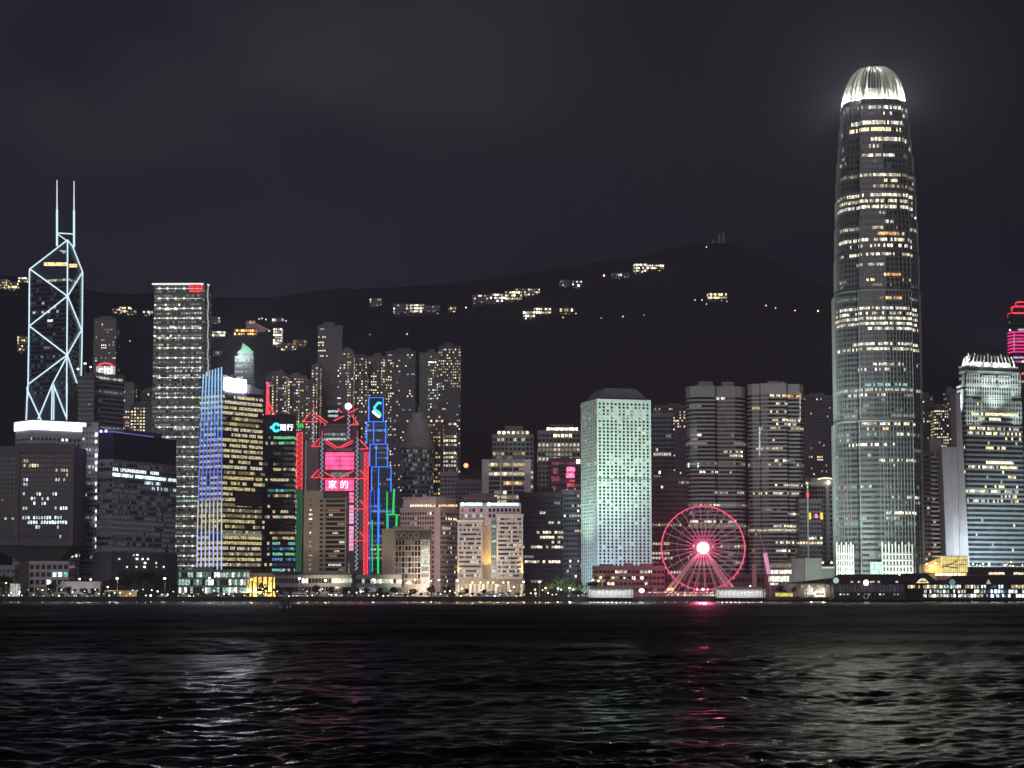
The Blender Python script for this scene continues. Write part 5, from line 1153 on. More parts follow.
    lamp('SPOT', 'facade_flood', (W(760, 500, 1560).x, 1560, 90), 1.2e6, (.84, .98, .95), target=(W(842, 380, Y).x, Y + 20, 190), angle=56, blend=1, size=2, parent=r)
tallest()

# ------------------------------------------------------------------ right edge
far('residential_tower', 'dim tower with one lit window column right of the tallest tower', 920.5, 936, 396, 2320, p=.1, group=None, wall=W_RES3, lit=lambda nf, nb, rng: [[(GI[rng.choice(['cream2', 'cream3', 'yellow2'])] if rng.random() < (.55 if b in (3, 4) and f > nf * .35 else .06) else 1) for b in range(nb)] for f in range(nf)])
far('residential_tower', 'dim tower with a broken stair of cream windows above the curved grey sail', 936, 950, 408, 2280, p=.1, group=None, wall=W_RES3, rows=[(410, 938, 946, 'cream3', .6)], lit=lambda nf, nb, rng: [[(GI[rng.choice(['cream2', 'cream3', 'yellow3', 'white2'])] if rng.random() < (.55 if b >= 2 and f > nf * .45 else .05) else 1) for b in range(nb)] for f in range(nf)])
far('residential_tower', 'thin faint tower just left of the short crowned tower', 949, 958.5, 390, 2380, p=.06, group=None, wall=W_RES, rows=[(399, 952, 956, 'white2', .9)])
p = fr(921, 935.5, 1830, 22)
t = tower('residential_tower', 'slim block of pale balcony bands at the right foot of the tallest tower', p, 453, W_RES2, 'apartment tower', fl=3.9, bw=2.6, band=.5, pier=.2, lit=R_(p=.06, lv='12'), roof=0)
nfl = 26
for i in range(nfl):
    y = 457 + i * 4.5
    if y > 572: break
    z = W(0, y, 1828).z; MB().box(W(921.5, 0, 1828).x, W(934.5, 0, 1828).x, 1827.6, 1829.9, z - .9, z + .5).build('balcony', W_WHITE, t)
MB().box(W(920.8, 0, 1832).x, W(932.5, 0, 1832).x, 1832, 1846, t['ztop'], W(0, 439.5, 1832).z).build('plant_room', W_LGREY, t)
lamp('SPOT', 'facade_flood', (W(930, 560, 1760).x, 1760, 12), 0.9e5, (1, .97, .88), target=(W(928, 520, 1830).x, 1830, 50), angle=70, blend=1, size=1, parent=t)
tower('residential_tower', 'narrow dark tower squeezed between the balcony block and the curved sail', fr(935.5, 945, 1900, 20), 456, W_RES3, 'apartment tower', fl=3.4, bw=2.2, band=.5, pier=.4, lit=R_(p=.2), rows=[(459, 936, 944, 'warm3', .5), (461, 934, 940, 'cream3', .6)], roof=1)
def sail():
    Y = 1700; X = lambda px: W(px, 500, Y).x; Z = lambda py: W(953, py, Y).z
    r = thing('sail_building', 'smooth grey curved sail wall left of the short crowned tower', 'building', (X(953), Y + 12, GZ))
    n = 12; zs = [GZ + (Z(447) - GZ) * i / n for i in range(n + 1)]
    lx = [X(946.2 - 2.6 * (i / n) ** 1.5) for i in range(n + 1)]; rx = [X(967 - 5.5 * math.sin(min(1, i / n * 1.1) * math.pi / 2)) for i in range(n + 1)]
    mb = MB()
    for i in range(n + 1): mb.v += [(lx[i], Y + 3, zs[i]), ((lx[i] * .6 + rx[i] * .4), Y, zs[i]), (rx[i], Y + 1, zs[i]), (rx[i], Y + 24, zs[i]), (lx[i], Y + 24, zs[i])]
    for i in range(n):
        for k in range(5): l = (k + 1) % 5; mb.f.append((i * 5 + k, i * 5 + l, i * 5 + 5 + l, i * 5 + 5 + k)); mb.m.append(0)
    mb.f.append(tuple(range(n * 5, n * 5 + 5))); mb.m.append(0)
    mb.build('body', W_LGREY, r)
    # taller curved wing behind it
    mb = MB(); zs2 = [GZ + (Z(394) - GZ) * i / n for i in range(n + 1)]
    lx2 = [X(959 - 1.5 * i / n) for i in range(n + 1)]; rx2 = [X(968.5 - 6.5 * i / n) for i in range(n + 1)]
    for i in range(n + 1): mb.v += [(lx2[i], Y - 1.4, zs2[i]), (rx2[i], Y - 1.8, zs2[i]), (rx2[i], Y + 20, zs2[i]), (lx2[i], Y + 20, zs2[i])]
    for i in range(n):
        for k in range(4): l = (k + 1) % 4; mb.f.append((i * 4 + k, i * 4 + l, i * 4 + 4 + l, i * 4 + 4 + k)); mb.m.append(0)
    mb.f.append(tuple(range(n * 4, n * 4 + 4))); mb.m.append(0)
    mb.build('curved_blade', W_LGREY, r)
    for i in range(3):
        MB().path([(lx2[k] + (rx2[k] - lx2[k]) * (i + .6) / 3.4, Y - 1.9, zs2[k]) for k in range(0, n + 1, 2)], .12, 4).build('blade_rib', W_GREY, r)
    lamp('SPOT', 'facade_flood', (X(944), 1612, 26), 1.7e5, (.84, .93, 1), target=(X(957), Y, 60), angle=70, blend=1, size=1, parent=r)
    lamp('SPOT', 'facade_flood', (X(963), 1660, 12), 0.6e5, (.62, .82, 1), target=(X(963), Y, 45), angle=70, blend=1, size=1, parent=r)
sail()
def short_crowned():
    Y = 1740; p = cr(957.5, 966, 1023, Y, 2.4, ref=450); C, R, B, L = p; cc = centre(p); Z = lambda py: plane_pt(990, py, C, R).z
    W_F = wm('fin_metal2', .42, .47, .47, rough=.45, spec=.5)
    r = thing('skyscraper', 'shorter tower with a comb of white crown spikes, blue and mint lit lower floors', 'skyscraper', (*cc, GZ))
    PY = [(596, 402, p), (402, 386, scaled(p, .985)), (386, 366, scaled(p, .90))]
    WL = ['cream2', 'cream3', 'yellow3', 'white2']
    rows = [(412, 972, 1018, ['cream3', 'yellow3'], .85), (417, 980, 1000, WL, .5), (429, 966, 1020, WL, .6), (434, 966, 1020, WL, .7), (447, 986, 1006, ['warm3', 'yellow3'], .6), (462, 984, 1014, ['cream3', 'white3'], .85), (466, 966, 1018, WL, .75), (475, 1008, 1016, WL, .7), (485, 980, 1008, WL, .35), (490, 966, 1018, WL, .85), (495, 1000, 1016, WL, .6), (500, 966, 1018, WL, .5)]
    for i, (y0, y1, pl) in enumerate(PY):
        za = GZ if i == 0 else Z(y0)
        b = MB().prism(pl, za, Z(y1)).build('shaft', W_F if i < 1 else W_F, r)
        def lit(nf, nb, rng):
            g = [[1] * nb for _ in range(nf)]
            for f in range(nf):
                for k in range(nb):
                    if rng.random() < .025: g[f][k] = GI[rng.choice(WL)]
            return g
        floors(b, W_F, pl, za + (12 if i == 0 else .6), Z(y1) - .5, 4.0, 1.9, .55, .12, lit, rows if i == 0 else [], seed=71 + i)
        if i: MB().prism(offs(pl, .3), Z(y1) - .5, Z(y1) + .3).build('setback_ledge', W_WHITE, b)
    # vertical pale panels of the top storeys
    for (xa, xb, ya, yb) in ((967, 979, 374, 395), (1012.5, 1020, 374, 395), (967, 972, 398, 424), (975, 981, 402, 424), (1013, 1021, 402, 424), (982, 995, 376, 386), (999, 1010, 376, 386), (982, 1011, 387, 410)):
        n = max(2, int((xb - xa) / 2.4)); q0, q1 = plane_pt(xa, ya, C, R, .5), plane_pt(xb, yb, C, R, .5)
        for i in range(n + 1):
            a, b = plane_pt(xa + (xb - xa) * i / n, yb, C, R, .5), plane_pt(xa + (xb - xa) * i / n, ya, C, R, .5); MB().tube(a, b, .42, 4).build('white_fin', W_WHITE, r)
        for yy in (ya, (ya + yb) / 2, yb):
            a, b = plane_pt(xa, yy, C, R, .55), plane_pt(xb, yy, C, R, .55); MB().tube(a, b, .4, 4).build('white_rail', W_WHITE, r)
        lamp('SPOT', 'panel_flood', ((q0.x + q1.x) / 2, q0.y - 9, min(q0.z, q1.z) - 7), 20000 * (xb - xa) / 10, (.80, 1, .95), target=((q0.x + q1.x) / 2, q0.y, max(q0.z, q1.z)), angle=90, blend=1, size=.6, parent=r)
    for x0, x1, ya, yb in ((961, 965, 374, 387), (959.5, 964, 389, 412)):
        A = [plane_pt(x0 + (1.6 if 1 else 0), ya, L, C, .6), plane_pt(x1, ya, L, C, .6), plane_pt(x1, yb, L, C, .6), plane_pt(x0, yb, L, C, .6)]
        MB().face([A[3], A[2], A[1], A[0]]).build('side_panel', W_WHITE, r)
    lamp('SPOT', 'panel_flood', (W(950, 400, 1735).x, 1745, Z(420)), 160000, (.85, 1, 1), target=(W(962, 385, Y).x, Y + 18, Z(392)), angle=80, blend=1, size=.6, parent=r)
    # crown spikes
    pc = scaled(p, .80); pts, _ = vis_path(pc, 3.7, 0, 0); CLAW = mat('claw_white', (.72, .73, .66), .5); cz = Z(366.5)
    for j, q in enumerate(pts):
        v = Vector((q[0] - cc[0], q[1] - cc[1])); pr = []
        for s in range(6):
            t_ = s / 5; pr.append((cc[0] + v.x * (1 - .13 * t_ ** 2), cc[1] + v.y * (1 - .13 * t_ ** 2), cz + (Z(355.5) - cz) * t_))
        if j % 4 == 2: pr.append((pr[-1][0], pr[-1][1], pr[-1][2] + 1.8))
        MB().path(pr, .5, 5).build('crown_claw', CLAW, r)
    MB().prism(scaled(pc, .86), cz, Z(362)).build('crown_drum', mat('drum_white', (.62, .62, .52), .6), r)
    rp, _ = vis_path(scaled(pc, .94), 8, 0, 0)
    for q in rp: lamp('POINT', 'crown_flood', (q[0], q[1], cz + 1), 9000, (.95, 1, .92), size=.4, parent=r)
    lamp('SPOT', 'facade_flood', (W(985, 560, 1612).x, 1612, 30), 5.5e5, (.80, .97, 1), target=(W(1000, 540, Y).x, Y, 30), angle=70, blend=1, size=2, parent=r)
    lamp('SPOT', 'facade_flood', (W(1000, 560, 1690).x, 1695, 12), 1.4e5, (.50, .78, 1), target=(W(1003, 540, Y).x, Y, 40), angle=90, blend=1, size=1, parent=r)
short_crowned()
def red_top():
    Y = 2080; p = pxpoly([(1008.5, 10), (1013, 0), (1036, 0), (1041, 10), (1041, 40), (1008.5, 40)], Y, 340); P = lambda x, y, o=.6: plane_pt(x, y, p[1], p[2], o); P2 = lambda x, y, o=.6: plane_pt(x, y, p[0], p[1], o); cc = centre(p)
    t = tower('office_tower', 'dark tower with red roof lines and glowing magenta floors at the right edge', p, 314, W_BLACK, 'skyscraper', fl=4, bw=2.6, band=.5, pier=.15, lit=O_(full=0, part=.2, frac=.3), rows=[(356, 1013, 1036, ['blue3', 'cool3', 'pink3'], .9), (360, 1013, 1036, ['cream3', 'red2'], .6), (375, 1013, 1036, 'red3', .95)], roof=0)
    z = t['ztop']; MB().prism(scaled(p, .8), z, W(0, 304, Y).z, top=scaled(p, .6)).build('roof_tier', W_BLACK, t); MB().prism(scaled(p, .5), W(0, 304, Y).z, W(0, 296, Y).z, top=scaled(p, .25)).build('roof_tier', W_BLACK, t)
    for k, zz, rr in ((.98, z + .8, 1.0), (.76, W(0, 306, Y).z, .9), (.5, W(0, 301, Y).z, .7)):
        pl = scaled(p, k); MB().path([(*q, zz) for q in pl], rr, 5, closed=True).build('red_line', LED_RED, t)
    for i in range(7):
        y = 332 + i * 3.3; pl = offs(p, .5); zz = P(1020, y).z
        MB().path([(*pl[k], zz) for k in (0, 1, 2, 3)], .85, 5).build('magenta_floor', emis('led_magenta', (1, .03, .30), 1.1, sample=True), t)
    MB().path([P(1014, 333), P(1014, 352)], .4).build('edge_light', MATS['lit_cool_2'], t); MB().ball(P2(1010, 330), 1.0).build('corner_lamp', MATS['lit_white_3'], t)
red_top()
# ------------------------------------------------------------------ low buildings along the water, right half
def post_office():
    Y = 1560; p = fr(594, 664, Y, 30); X = lambda px: W(px, 575, Y).x; Z = lambda py: W(0, py, Y).z
    t = tower('low_building', 'long low brown building with steps in its roof behind the white pier', p, 567, wm('russet', .20, .165, .155), 'building', fl=4.3, bw=3.0, band=.45, pier=.25, skip_base=3, skip_top=1.5, roof=0,
              rows=[(569, 614, 628, ['cream3', 'white2'], .85), (573, 634, 653, ['cream2', 'mint2', 'white3'], .7), (577.5, 608, 620, ['warm1', 'white2'], .4), (584, 608, 616, 'cream3', .7), (584, 646, 654, 'white2', .6), (577, 633, 642, 'white3', .35)], seed=90)
    ru = MATS['wall_russet']
    for a, b, y in ((602, 612, 564), (625, 633, 563), (642, 652, 563.5), (612, 618, 565.6)): MB().box(X(a), X(b), Y + 2, Y + 20, t['ztop'], Z(y)).build('roof_block', ru, t)
    for px, py in ((600.5, 577.5), (598.5, 581), (593, 580), (624.5, 578), (634.5, 579), (642, 579)): MB().ball(plane_pt(px, py, p[0], p[1], .8), .7).build('wall_lamp', MATS['lit_cream_4' if px < 610 else 'lit_white_3'], t)
    MB().box(X(606), X(607.3), Y - 1.2, Y + .2, GZ, Z(576)).build('pylon', W_BLACK, t)
    for px in (633, 650): MB().box(X(px), X(px + 1), Y - .6, Y + .1, GZ, Z(567)).build('pilaster', W_BROWN, t)
    lamp('POINT', 'wall_light', (X(600.5), Y - 4, Z(580)), 1100, (1, .6, .25), parent=t)
    lamp('POINT', 'wall_light', (X(625), Y - 12, Z(578)), 900, (1, .65, .5), parent=t)
post_office()
p = fr(664, 768, 1600, 24)
t = tower('low_building', 'low dim building behind the spokes of the big wheel', p, 575, W_BROWN, 'building', fl=4.2, bw=3, band=.45, pier=.3, skip_base=3, skip_top=1, lit=O_(full=0, part=.5, frac=.3, pal={'white': 2, 'cool': 1, 'cream': 2}, lv='122'), roof=2, hmax=4)
MB().box(W(746, 0, 1598).x, W(750, 0, 1598).x, 1598, 1600, GZ, W(0, 563.5, 1598).z).build('pale_pylon', W_BEIGE, t)
q = plane_pt(754.5, 575.5, p[0], p[1], .9); MB().box(q.x - 1.3, q.x + 1.3, q.y - .5, q.y + .3, q.z - 2.4, q.z + 2).build('pink_sign', MATS['lit_pink_3'], t); MB().box(q.x - .7, q.x + .7, q.y - .7, q.y - .5, q.z - 1.2, q.z + .8).build('sign_core', MATS['lit_white_3'], t)
def grey_box():
    Y = 1530; X = lambda px: W(px, 575, Y).x; Z = lambda py: W(0, py, Y).z
    r = thing('low_building', 'low building with two bright white storeys beside blank grey green blocks', 'building', (X(800), Y + 12, GZ))
    MB().box(X(768), X(792), Y, Y + 22, GZ, Z(561)).build('glazed_wing', W_MAUVE, r)
    for a, b, y0, y1, m_ in ((770.5, 791.5, 570, 574, 'lit_white_3'), (768.3, 789, 576, 581.5, 'lit_cream_4'), (770, 791.5, 563.5, 567.5, 'lit_warm_1'), (769, 778, 583, 585, 'lit_white_3')):
        o = MB().box(X(a), X(b), Y - .5, Y - .05, Z(y1), Z(y0)).build('lit_storey', emis(m_ + '_hall', {'l': (1, .97, .82)}['l'], {'3': 1.3, '4': 1.5, '1': .2}[m_[-1]], .55), r)
        n = int((b - a) / 2.6)
        for i in range(n + 1): x = X(a + (b - a) * i / n); MB().box(x - .15, x + .15, Y - .7, Y - .52, Z(y1), Z(y0)).build('mullion', W_MAUVE, o)
    for y in (562, 568.5, 575): MB().box(X(767.5), X(792), Y - 1.5, Y + .5, Z(y) - .5, Z(y) + .4).build('floor_edge', W_BROWN, r)
    MB().box(X(792), X(805), Y + 2, Y + 24, GZ, Z(558.5)).build('blank_block', W_MAUVE, r); MB().box(X(805), X(822), Y, Y + 24, GZ, Z(558)).build('blank_block', W_GREENG, r); MB().box(X(822), X(835), Y + 3, Y + 24, GZ, Z(567)).build('low_block', W_GREENG, r)
    MB().box(X(822), X(835), Y + 1.6, Y + 3.2, Z(568) - .3, Z(566.6)).build('roof_edge', W_WHITE, r)
    lamp('SPOT', 'facade_flood', (X(812), Y - 45, GZ + 9), 9.0e4, (.86, 1, .84), target=(X(815), Y, Z(572)), angle=75, blend=1, parent=r)
    for px in (823.5, 832): MB().ball((X(px), Y + 2, Z(562.5)), .7).build('roof_lamp', MATS['lit_cream_4'], r); MB().tube((X(px), Y + 3.6, Z(567)), (X(px), Y + 2, Z(562.8)), .2).build('lamp_post', DARK, r)
    # leaning banner mast
grey_box()
b0, b1, b2 = W(769, 574, 1512), W(765, 553, 1512), W(759.5, 532, 1512)
t = thing('banner_mast', 'leaning pole with a lilac lit banner to the right of the big wheel', 'mast', (W(770, 590, 1512).x, 1512, GZ))
MB().path([(W(771, 590, 1512).x, 1512, GZ), b0, b1, b2], .3).build('pole', W_LGREY, t)
MB().path([b0, b1], 1.5, 4).build('banner', emis('banner_lilac', (1, .45, .75), .75), t)
for i, (x_, y0, y1) in enumerate(((643, 535, 552), (624, 552, 575))):
    pass
def yellow_hall():
    Y = 1580; X = lambda px: W(px, 565, Y).x; Z = lambda py: W(0, py, Y).z
    r = thing('glass_hall', 'yellow glowing glass hall with slanted roof trusses right of the tallest tower', 'hall', (X(948), Y + 10, GZ))
    MB().box(X(922), X(968), Y + 3, Y + 22, GZ, Z(574)).build('base', W_BROWN, r)
    MB().box(X(941.5), X(967.5), Y, Y + 20, Z(572.5), Z(556)).build('glass_box', emis('lit_hall', (1, .84, .30), 1.0, .35, True, .25), r)
    g = MB()
    for i in range(14): x = X(941.5 + 2 * i); g.box(x - .12, x + .12, Y - .35, Y - .1, Z(572.5), Z(556))
    for y in (556, 560, 564.5, 572.5): g.box(X(941.3), X(967.7), Y - .45, Y - .1, Z(y) - .25, Z(y) + .25)
    g.build('glazing_bars', W_BEIGE, r)
    for a, b in (((942, 567.5), (957, 561)), ((942, 566), (957, 568))): MB().tube((X(a[0]), Y - .7, Z(a[1])), (X(b[0]), Y - .7, Z(b[1])), .4).build('truss', W_BROWN, r)
    MB().prism([(X(924), Y + 2), (X(941.3), Y + 2), (X(941.3), Y + 18), (X(924), Y + 18)], Z(573), [Z(565), Z(556.5), Z(556.5), Z(565)]).build('sloped_wing', wm('amber_wall', .34, .27, .14), r)
    for i in range(4): MB().tube((X(925), Y + 1.2, Z(564.5 + i * 2.4)), (X(941), Y + 1.2, Z(557.5 + i * 4.2)), .3).build('wing_truss', W_BEIGE, r)
    for px, py in ((927, 563.8), (931, 565.5), (936, 563)): MB().ball((X(px), Y + .8, Z(py)), .7).build('wall_lamp', MATS['lit_cream_4'], r)
    rng = random.Random(5)
    for i in range(15):
        x = 936 + i * 2.05; MB().box(X(x), X(x + 1.3), Y - .6, Y + 2.9, Z(575.6), Z(573.2)).build('shop_light', MATS[rng.choice(['lit_warm_3', 'lit_cream_3', 'lit_warm_4'])], r)
    lamp('POINT', 'hall_light', (X(933), Y - 5, Z(568)), 12000, (1, .75, .32), parent=r)
yellow_hall()
def terrace():
    Y = 1585; X = lambda px: W(px, 565, Y).x; Z = lambda py: W(0, py, Y).z
    r = thing('low_building', 'dark low terrace strung with small lamps before the short crowned tower', 'building', (X(1010), Y + 10, GZ)); rng = random.Random(3)
    MB().box(X(968.5), X(1050), Y, Y + 20, GZ, Z(567)).build('body', W_BLACK, r)
    MB().box(X(968.5), X(1050), Y - 2, Y, GZ, Z(575)).build('lower_terrace', W_DGREY, r)
    for i in range(34):
        q = (X(rng.uniform(969, 1030)), Y - .9 - rng.random(), Z(rng.uniform(561.5, 567)))
        MB().ball(q, rng.uniform(.35, .6), nu=6, nv=4).build('string_lamp', MATS[rng.choice(['lit_warm_3', 'lit_cream_3', 'lit_cream_4', 'lit_pink_2'])], r)
        if i % 3 == 0: MB().tube((q[0], q[1] + .7, Z(567)), q, .12, 4).build('lamp_post', DARK, r)
    for a, b in ((988, 1004), (1013, 1024)):
        for i in range(int((b - a) / 2)): MB().box(X(a + 2 * i), X(a + 2 * i + 1.5), Y - 2.5, Y - 2.1, Z(574.5), Z(572.3)).build('terrace_window', MATS[rng.choice(['lit_warm_3', 'lit_cream_3'])], r)
terrace()

# ------------------------------------------------------------------ piers
HERE = {}
def white_pier(label, x0, x1, ztopy, Yp, n, gap=None):
    X = lambda px: W(px, 594, Yp).x
    r = thing('ferry_pier', label, 'pier', (X((x0 + x1) / 2), Yp + 10, 0))
    MB().box(X(x0 - 1), X(x1 + 1), Yp, Yp + 24, 1.6, GZ - .3).build('deck', QUAY, r)
    for i in range(int((x1 - x0) / 5)): MB().tube((X(x0 + 2 + i * 5), Yp + 1, -3), (X(x0 + 2 + i * 5), Yp + 1, 1.6), .5).build('pile', QUAY, r)
    zt = W(0, ztopy, Yp).z
    MB().prism([(X(x0), Yp + .5), (X(x1), Yp + .5), (X(x1), Yp + 22), (X(x0), Yp + 22)], zt - .9, zt).build('roof_edge', W_WHITE, r)
    MB().prism([(X(x0 + 2), Yp + 3), (X(x1 - 2), Yp + 3), (X(x1 - 2), Yp + 20), (X(x0 + 2), Yp + 20)], zt + .01, zt + 1.3, top=[(X(x0 + 3), Yp + 8), (X(x1 - 3), Yp + 8), (X(x1 - 3), Yp + 15), (X(x0 + 3), Yp + 15)]).build('hipped_roof', W_LGREY, r)
    MB().box(X(x0 + 1), X(x1 - 1), Yp + 9, Yp + 10, GZ - .2, zt - 1).build('back_wall', W_GREY, r)
    for i in range(n + 1):
        x = X(x0 + .8 + (x1 - x0 - 1.6) * i / n)
        MB().tube((x, Yp + 1.2, GZ - .3), (x, Yp + 1.2, zt - .9), .36, 6).build('column', W_WHITE, r)
        MB().box(x - .5, x + .5, Yp + .9, Yp + 1.7, zt - 1.5, zt - .9).build('column_head', W_WHITE, r)
    for i in range(n):
        if i % 2 == 0:
            x = X(x0 + .8 + (x1 - x0 - 1.6) * (i + .5) / n)
            MB().box(x - .5, x + .5, Yp + 4, Yp + 5, zt - 1.15, zt - .92).build('ceiling_light', MATS['lit_white_4'], r); lamp('POINT', 'ceiling_lamp', (x, Yp + 3.2, zt - 2), 1300, (.95, 1, .93), parent=r)
    return r
white_pier('white columned ferry pier glowing left of the big wheel', 588, 634, 588.5, 1385, 20)
white_pier('white columned ferry pier glowing right of the big wheel', 716, 766, 588.8, 1385, 22)
t = thing('walkway_roof', 'thin lit walkway canopy leading to the foot of the big wheel', 'canopy', (W(672, 593, 1430).x, 1430, GZ))
zt = W(0, 591.8, 1430).z; MB().box(W(646, 0, 1430).x, W(716, 0, 1430).x, 1427, 1433, zt - .35, zt).build('roof', W_WHITE, t)
for i in range(14):
    x = W(647 + i * 5.2, 593, 1430).x; MB().tube((x, 1430, GZ), (x, 1430, zt - .35), .18).build('post', STEEL, t)
    MB().box(x + .6, x + 2.4, 1427.4, 1428, zt - .6, zt - .37).build('strip_light', MATS[['lit_white_3', 'lit_warm_3', 'lit_pink_3', 'lit_cream_3'][i % 4]], t)
    if i % 2: lamp('POINT', 'canopy_lamp', (x + 1.5, 1427, zt - 1), 300, (1, .8, .7), parent=t)
def big_pier():
    Y = 1380; X = lambda px: W(px, 590, Y).x; Z = lambda py: W(0, py, Y).z; rng = random.Random(9)
    r = thing('ferry_pier', 'big dark two storey ferry pier with a hipped roof, white globes and a golden pediment', 'pier', (X(930), Y + 20, 0))
    MB().box(X(832), X(1090), Y, Y + 44, 1.2, Z(598.3)).build('deck', QUAY, r)
    for i in range(40): MB().tube((X(834 + i * 6), Y + 1, -3), (X(834 + i * 6), Y + 1, 1.2), .5).build('pile', QUAY, r)
    MB().box(X(834), X(906), Y + 1, Y + 40, Z(598.3), Z(583)).build('dark_hall', W_BLACK, r); MB().box(X(906), X(1088), Y + 2.5, Y + 40, Z(598.3), Z(583.4)).build('lit_hall', W_BLACK, r)
    MB().prism([(X(832), Y), (X(912), Y), (X(912), Y + 42), (X(832), Y + 42)], Z(583), Z(574), top=[(X(845), Y + 16), (X(902), Y + 16), (X(902), Y + 26), (X(845), Y + 26)]).build('hipped_roof', ROOFD, r)
    MB().prism([(X(904), Y + 1), (X(940), Y + 1), (X(940), Y + 40), (X(904), Y + 40)], Z(583.6), Z(573), top=[(X(909), Y + 16), (X(932), Y + 16), (X(932), Y + 26), (X(909), Y + 26)]).build('gabled_roof', ROOFD, r)
    MB().prism([(X(951), Y + 1), (X(1090), Y + 1), (X(1090), Y + 40), (X(951), Y + 40)], Z(583.6), Z(575.5), top=[(X(962), Y + 16), (X(1088), Y + 16), (X(1088), Y + 26), (X(962), Y + 26)]).build('hipped_roof', ROOFD, r)
    MB().box(X(936), X(953), Y + 3, Y + 30, Z(584), Z(580)).build('link_roof', ROOFD, r)
    for i in range(20):
        x = X(835.5 + i * 3.6); MB().box(x - .28, x + .28, Y + .2, Y + .9, Z(598.3), Z(583)).build('column', W_DGREY, r)
        if i < 19:
            MB().box(x + .45, x + 1.9, Y + .85, Y + .98, Z(592), Z(584.5)).build('bay_window', emis('lit_pier_dim', (.40, .42, .60), .07, .8), r)
            if rng.random() < .4: MB().box(x + .5, x + 1.5, Y + .6, Y + .84, Z(595), Z(593.8)).build('lamp', MATS[rng.choice(['lit_white_3', 'lit_cream_2', 'lit_cool_2'])], r)
    for px in (851, 858, 870.5, 872.6, 878, 896): MB().box(X(px), X(px + 2.2), Y + .3, Y + .9, Z(582.8), Z(581)).build('soffit_lamp', MATS['lit_cream_2'], r)
    # lit storeys
    for yi, (ya, yb) in enumerate(((585, 588.2), (589.8, 593), (594.2, 597.2))):
        x = 908.5; st = []
        while x < 1086:
            wd = rng.uniform(1.0, 2.6); xx = x
            if xx < 936: c_ = ['lit_warm_2', 'lit_cream_3'] if yi == 0 else ['lit_white_3', 'lit_cool_2']; on = rng.random() < (.85 if yi == 0 else .5 if xx > 922 else .0)
            elif xx < 986: c_ = ['lit_white_3', 'lit_white_2', 'lit_cream_2', 'lit_white_4' if yi else 'lit_white_3', 'lit_mint_2']; on = rng.random() < .82
            elif xx < 1010: c_ = ['lit_cool_3', 'lit_blue_1', 'lit_cool_2', 'lit_cool_4']; on = rng.random() < (.3 if yi == 0 else .75)
            else: c_ = ['lit_warm_3', 'lit_cream_2'] if yi == 0 else ['lit_white_3', 'lit_cool_3', 'lit_white_4']; on = rng.random() < .75
            if on: MB().box(X(xx), X(xx + wd), Y + 2.0, Y + 2.4, Z(yb), Z(ya)).build('lit_window', MATS[rng.choice(c_)], r)
            x += wd + rng.uniform(.35, .8)
    for i in range(44): x = X(936.5 + i * 3.4); MB().box(x - .2, x + .2, Y + 1.2, Y + 1.9, Z(598.3), Z(584)).build('column', W_DGREY, r)
    for y in (588.9, 593.7): MB().box(X(907), X(1088), Y + .9, Y + 2.2, Z(y) - .15, Z(y) + .15).build('balcony_rail', W_DGREY, r)
    # pediment, globes, finial
    MB().prism([(X(916.5), Y + .2), (X(929.5), Y + .2), (X(929.5), Y + 1), (X(916.5), Y + 1)], Z(583), Z(578.4), top=[(X(921), Y + .2), (X(925), Y + .2), (X(925), Y + 1), (X(921), Y + 1)]).build('pediment', emis('lit_gold', (1, .82, .46), 1.05, .45), r)
    MB().box(X(919.5), X(926.5), Y - .1, Y + .15, Z(581.8), Z(580.9)).build('pediment_lettering', W_BROWN, r)
    for px, py, rr, m_ in ((836, 580.5, 1.9, emis('globe_mint', (.62, .95, .82), .7)), (866, 582.6, 1.75, emis('lamp_white_blaze', (1, 1, .92), 6, sample=True)), (952.3, 582.3, 2.0, emis('globe_teal', (.32, .70, .72), .38))):
        MB().ball((X(px), Y - .8, Z(py)), rr, nu=14, nv=9).build('globe', m_, r); MB().tube((X(px), Y - .8, Z(py) - rr), (X(px), Y - .8, Z(598)), .2).build('globe_post', DARK, r)
    MB().cone([(X(987), Y + .4), (X(991.5), Y + .4), (X(991.5), Y + 3), (X(987), Y + 3)], Z(584), (X(989.2), Y + 1.7, Z(579)), 0).build('finial', emis('finial_cream', (1, .92, .66), .5), r)
    MB().path([(X(866) + 1.6 * math.cos(a * .5236), Y + .1, Z(596.3) + 1.6 * math.sin(a * .5236)) for a in range(12)], .25, 4, closed=True).build('emblem_ring', MATS['lit_cool_1'], r)
big_pier()
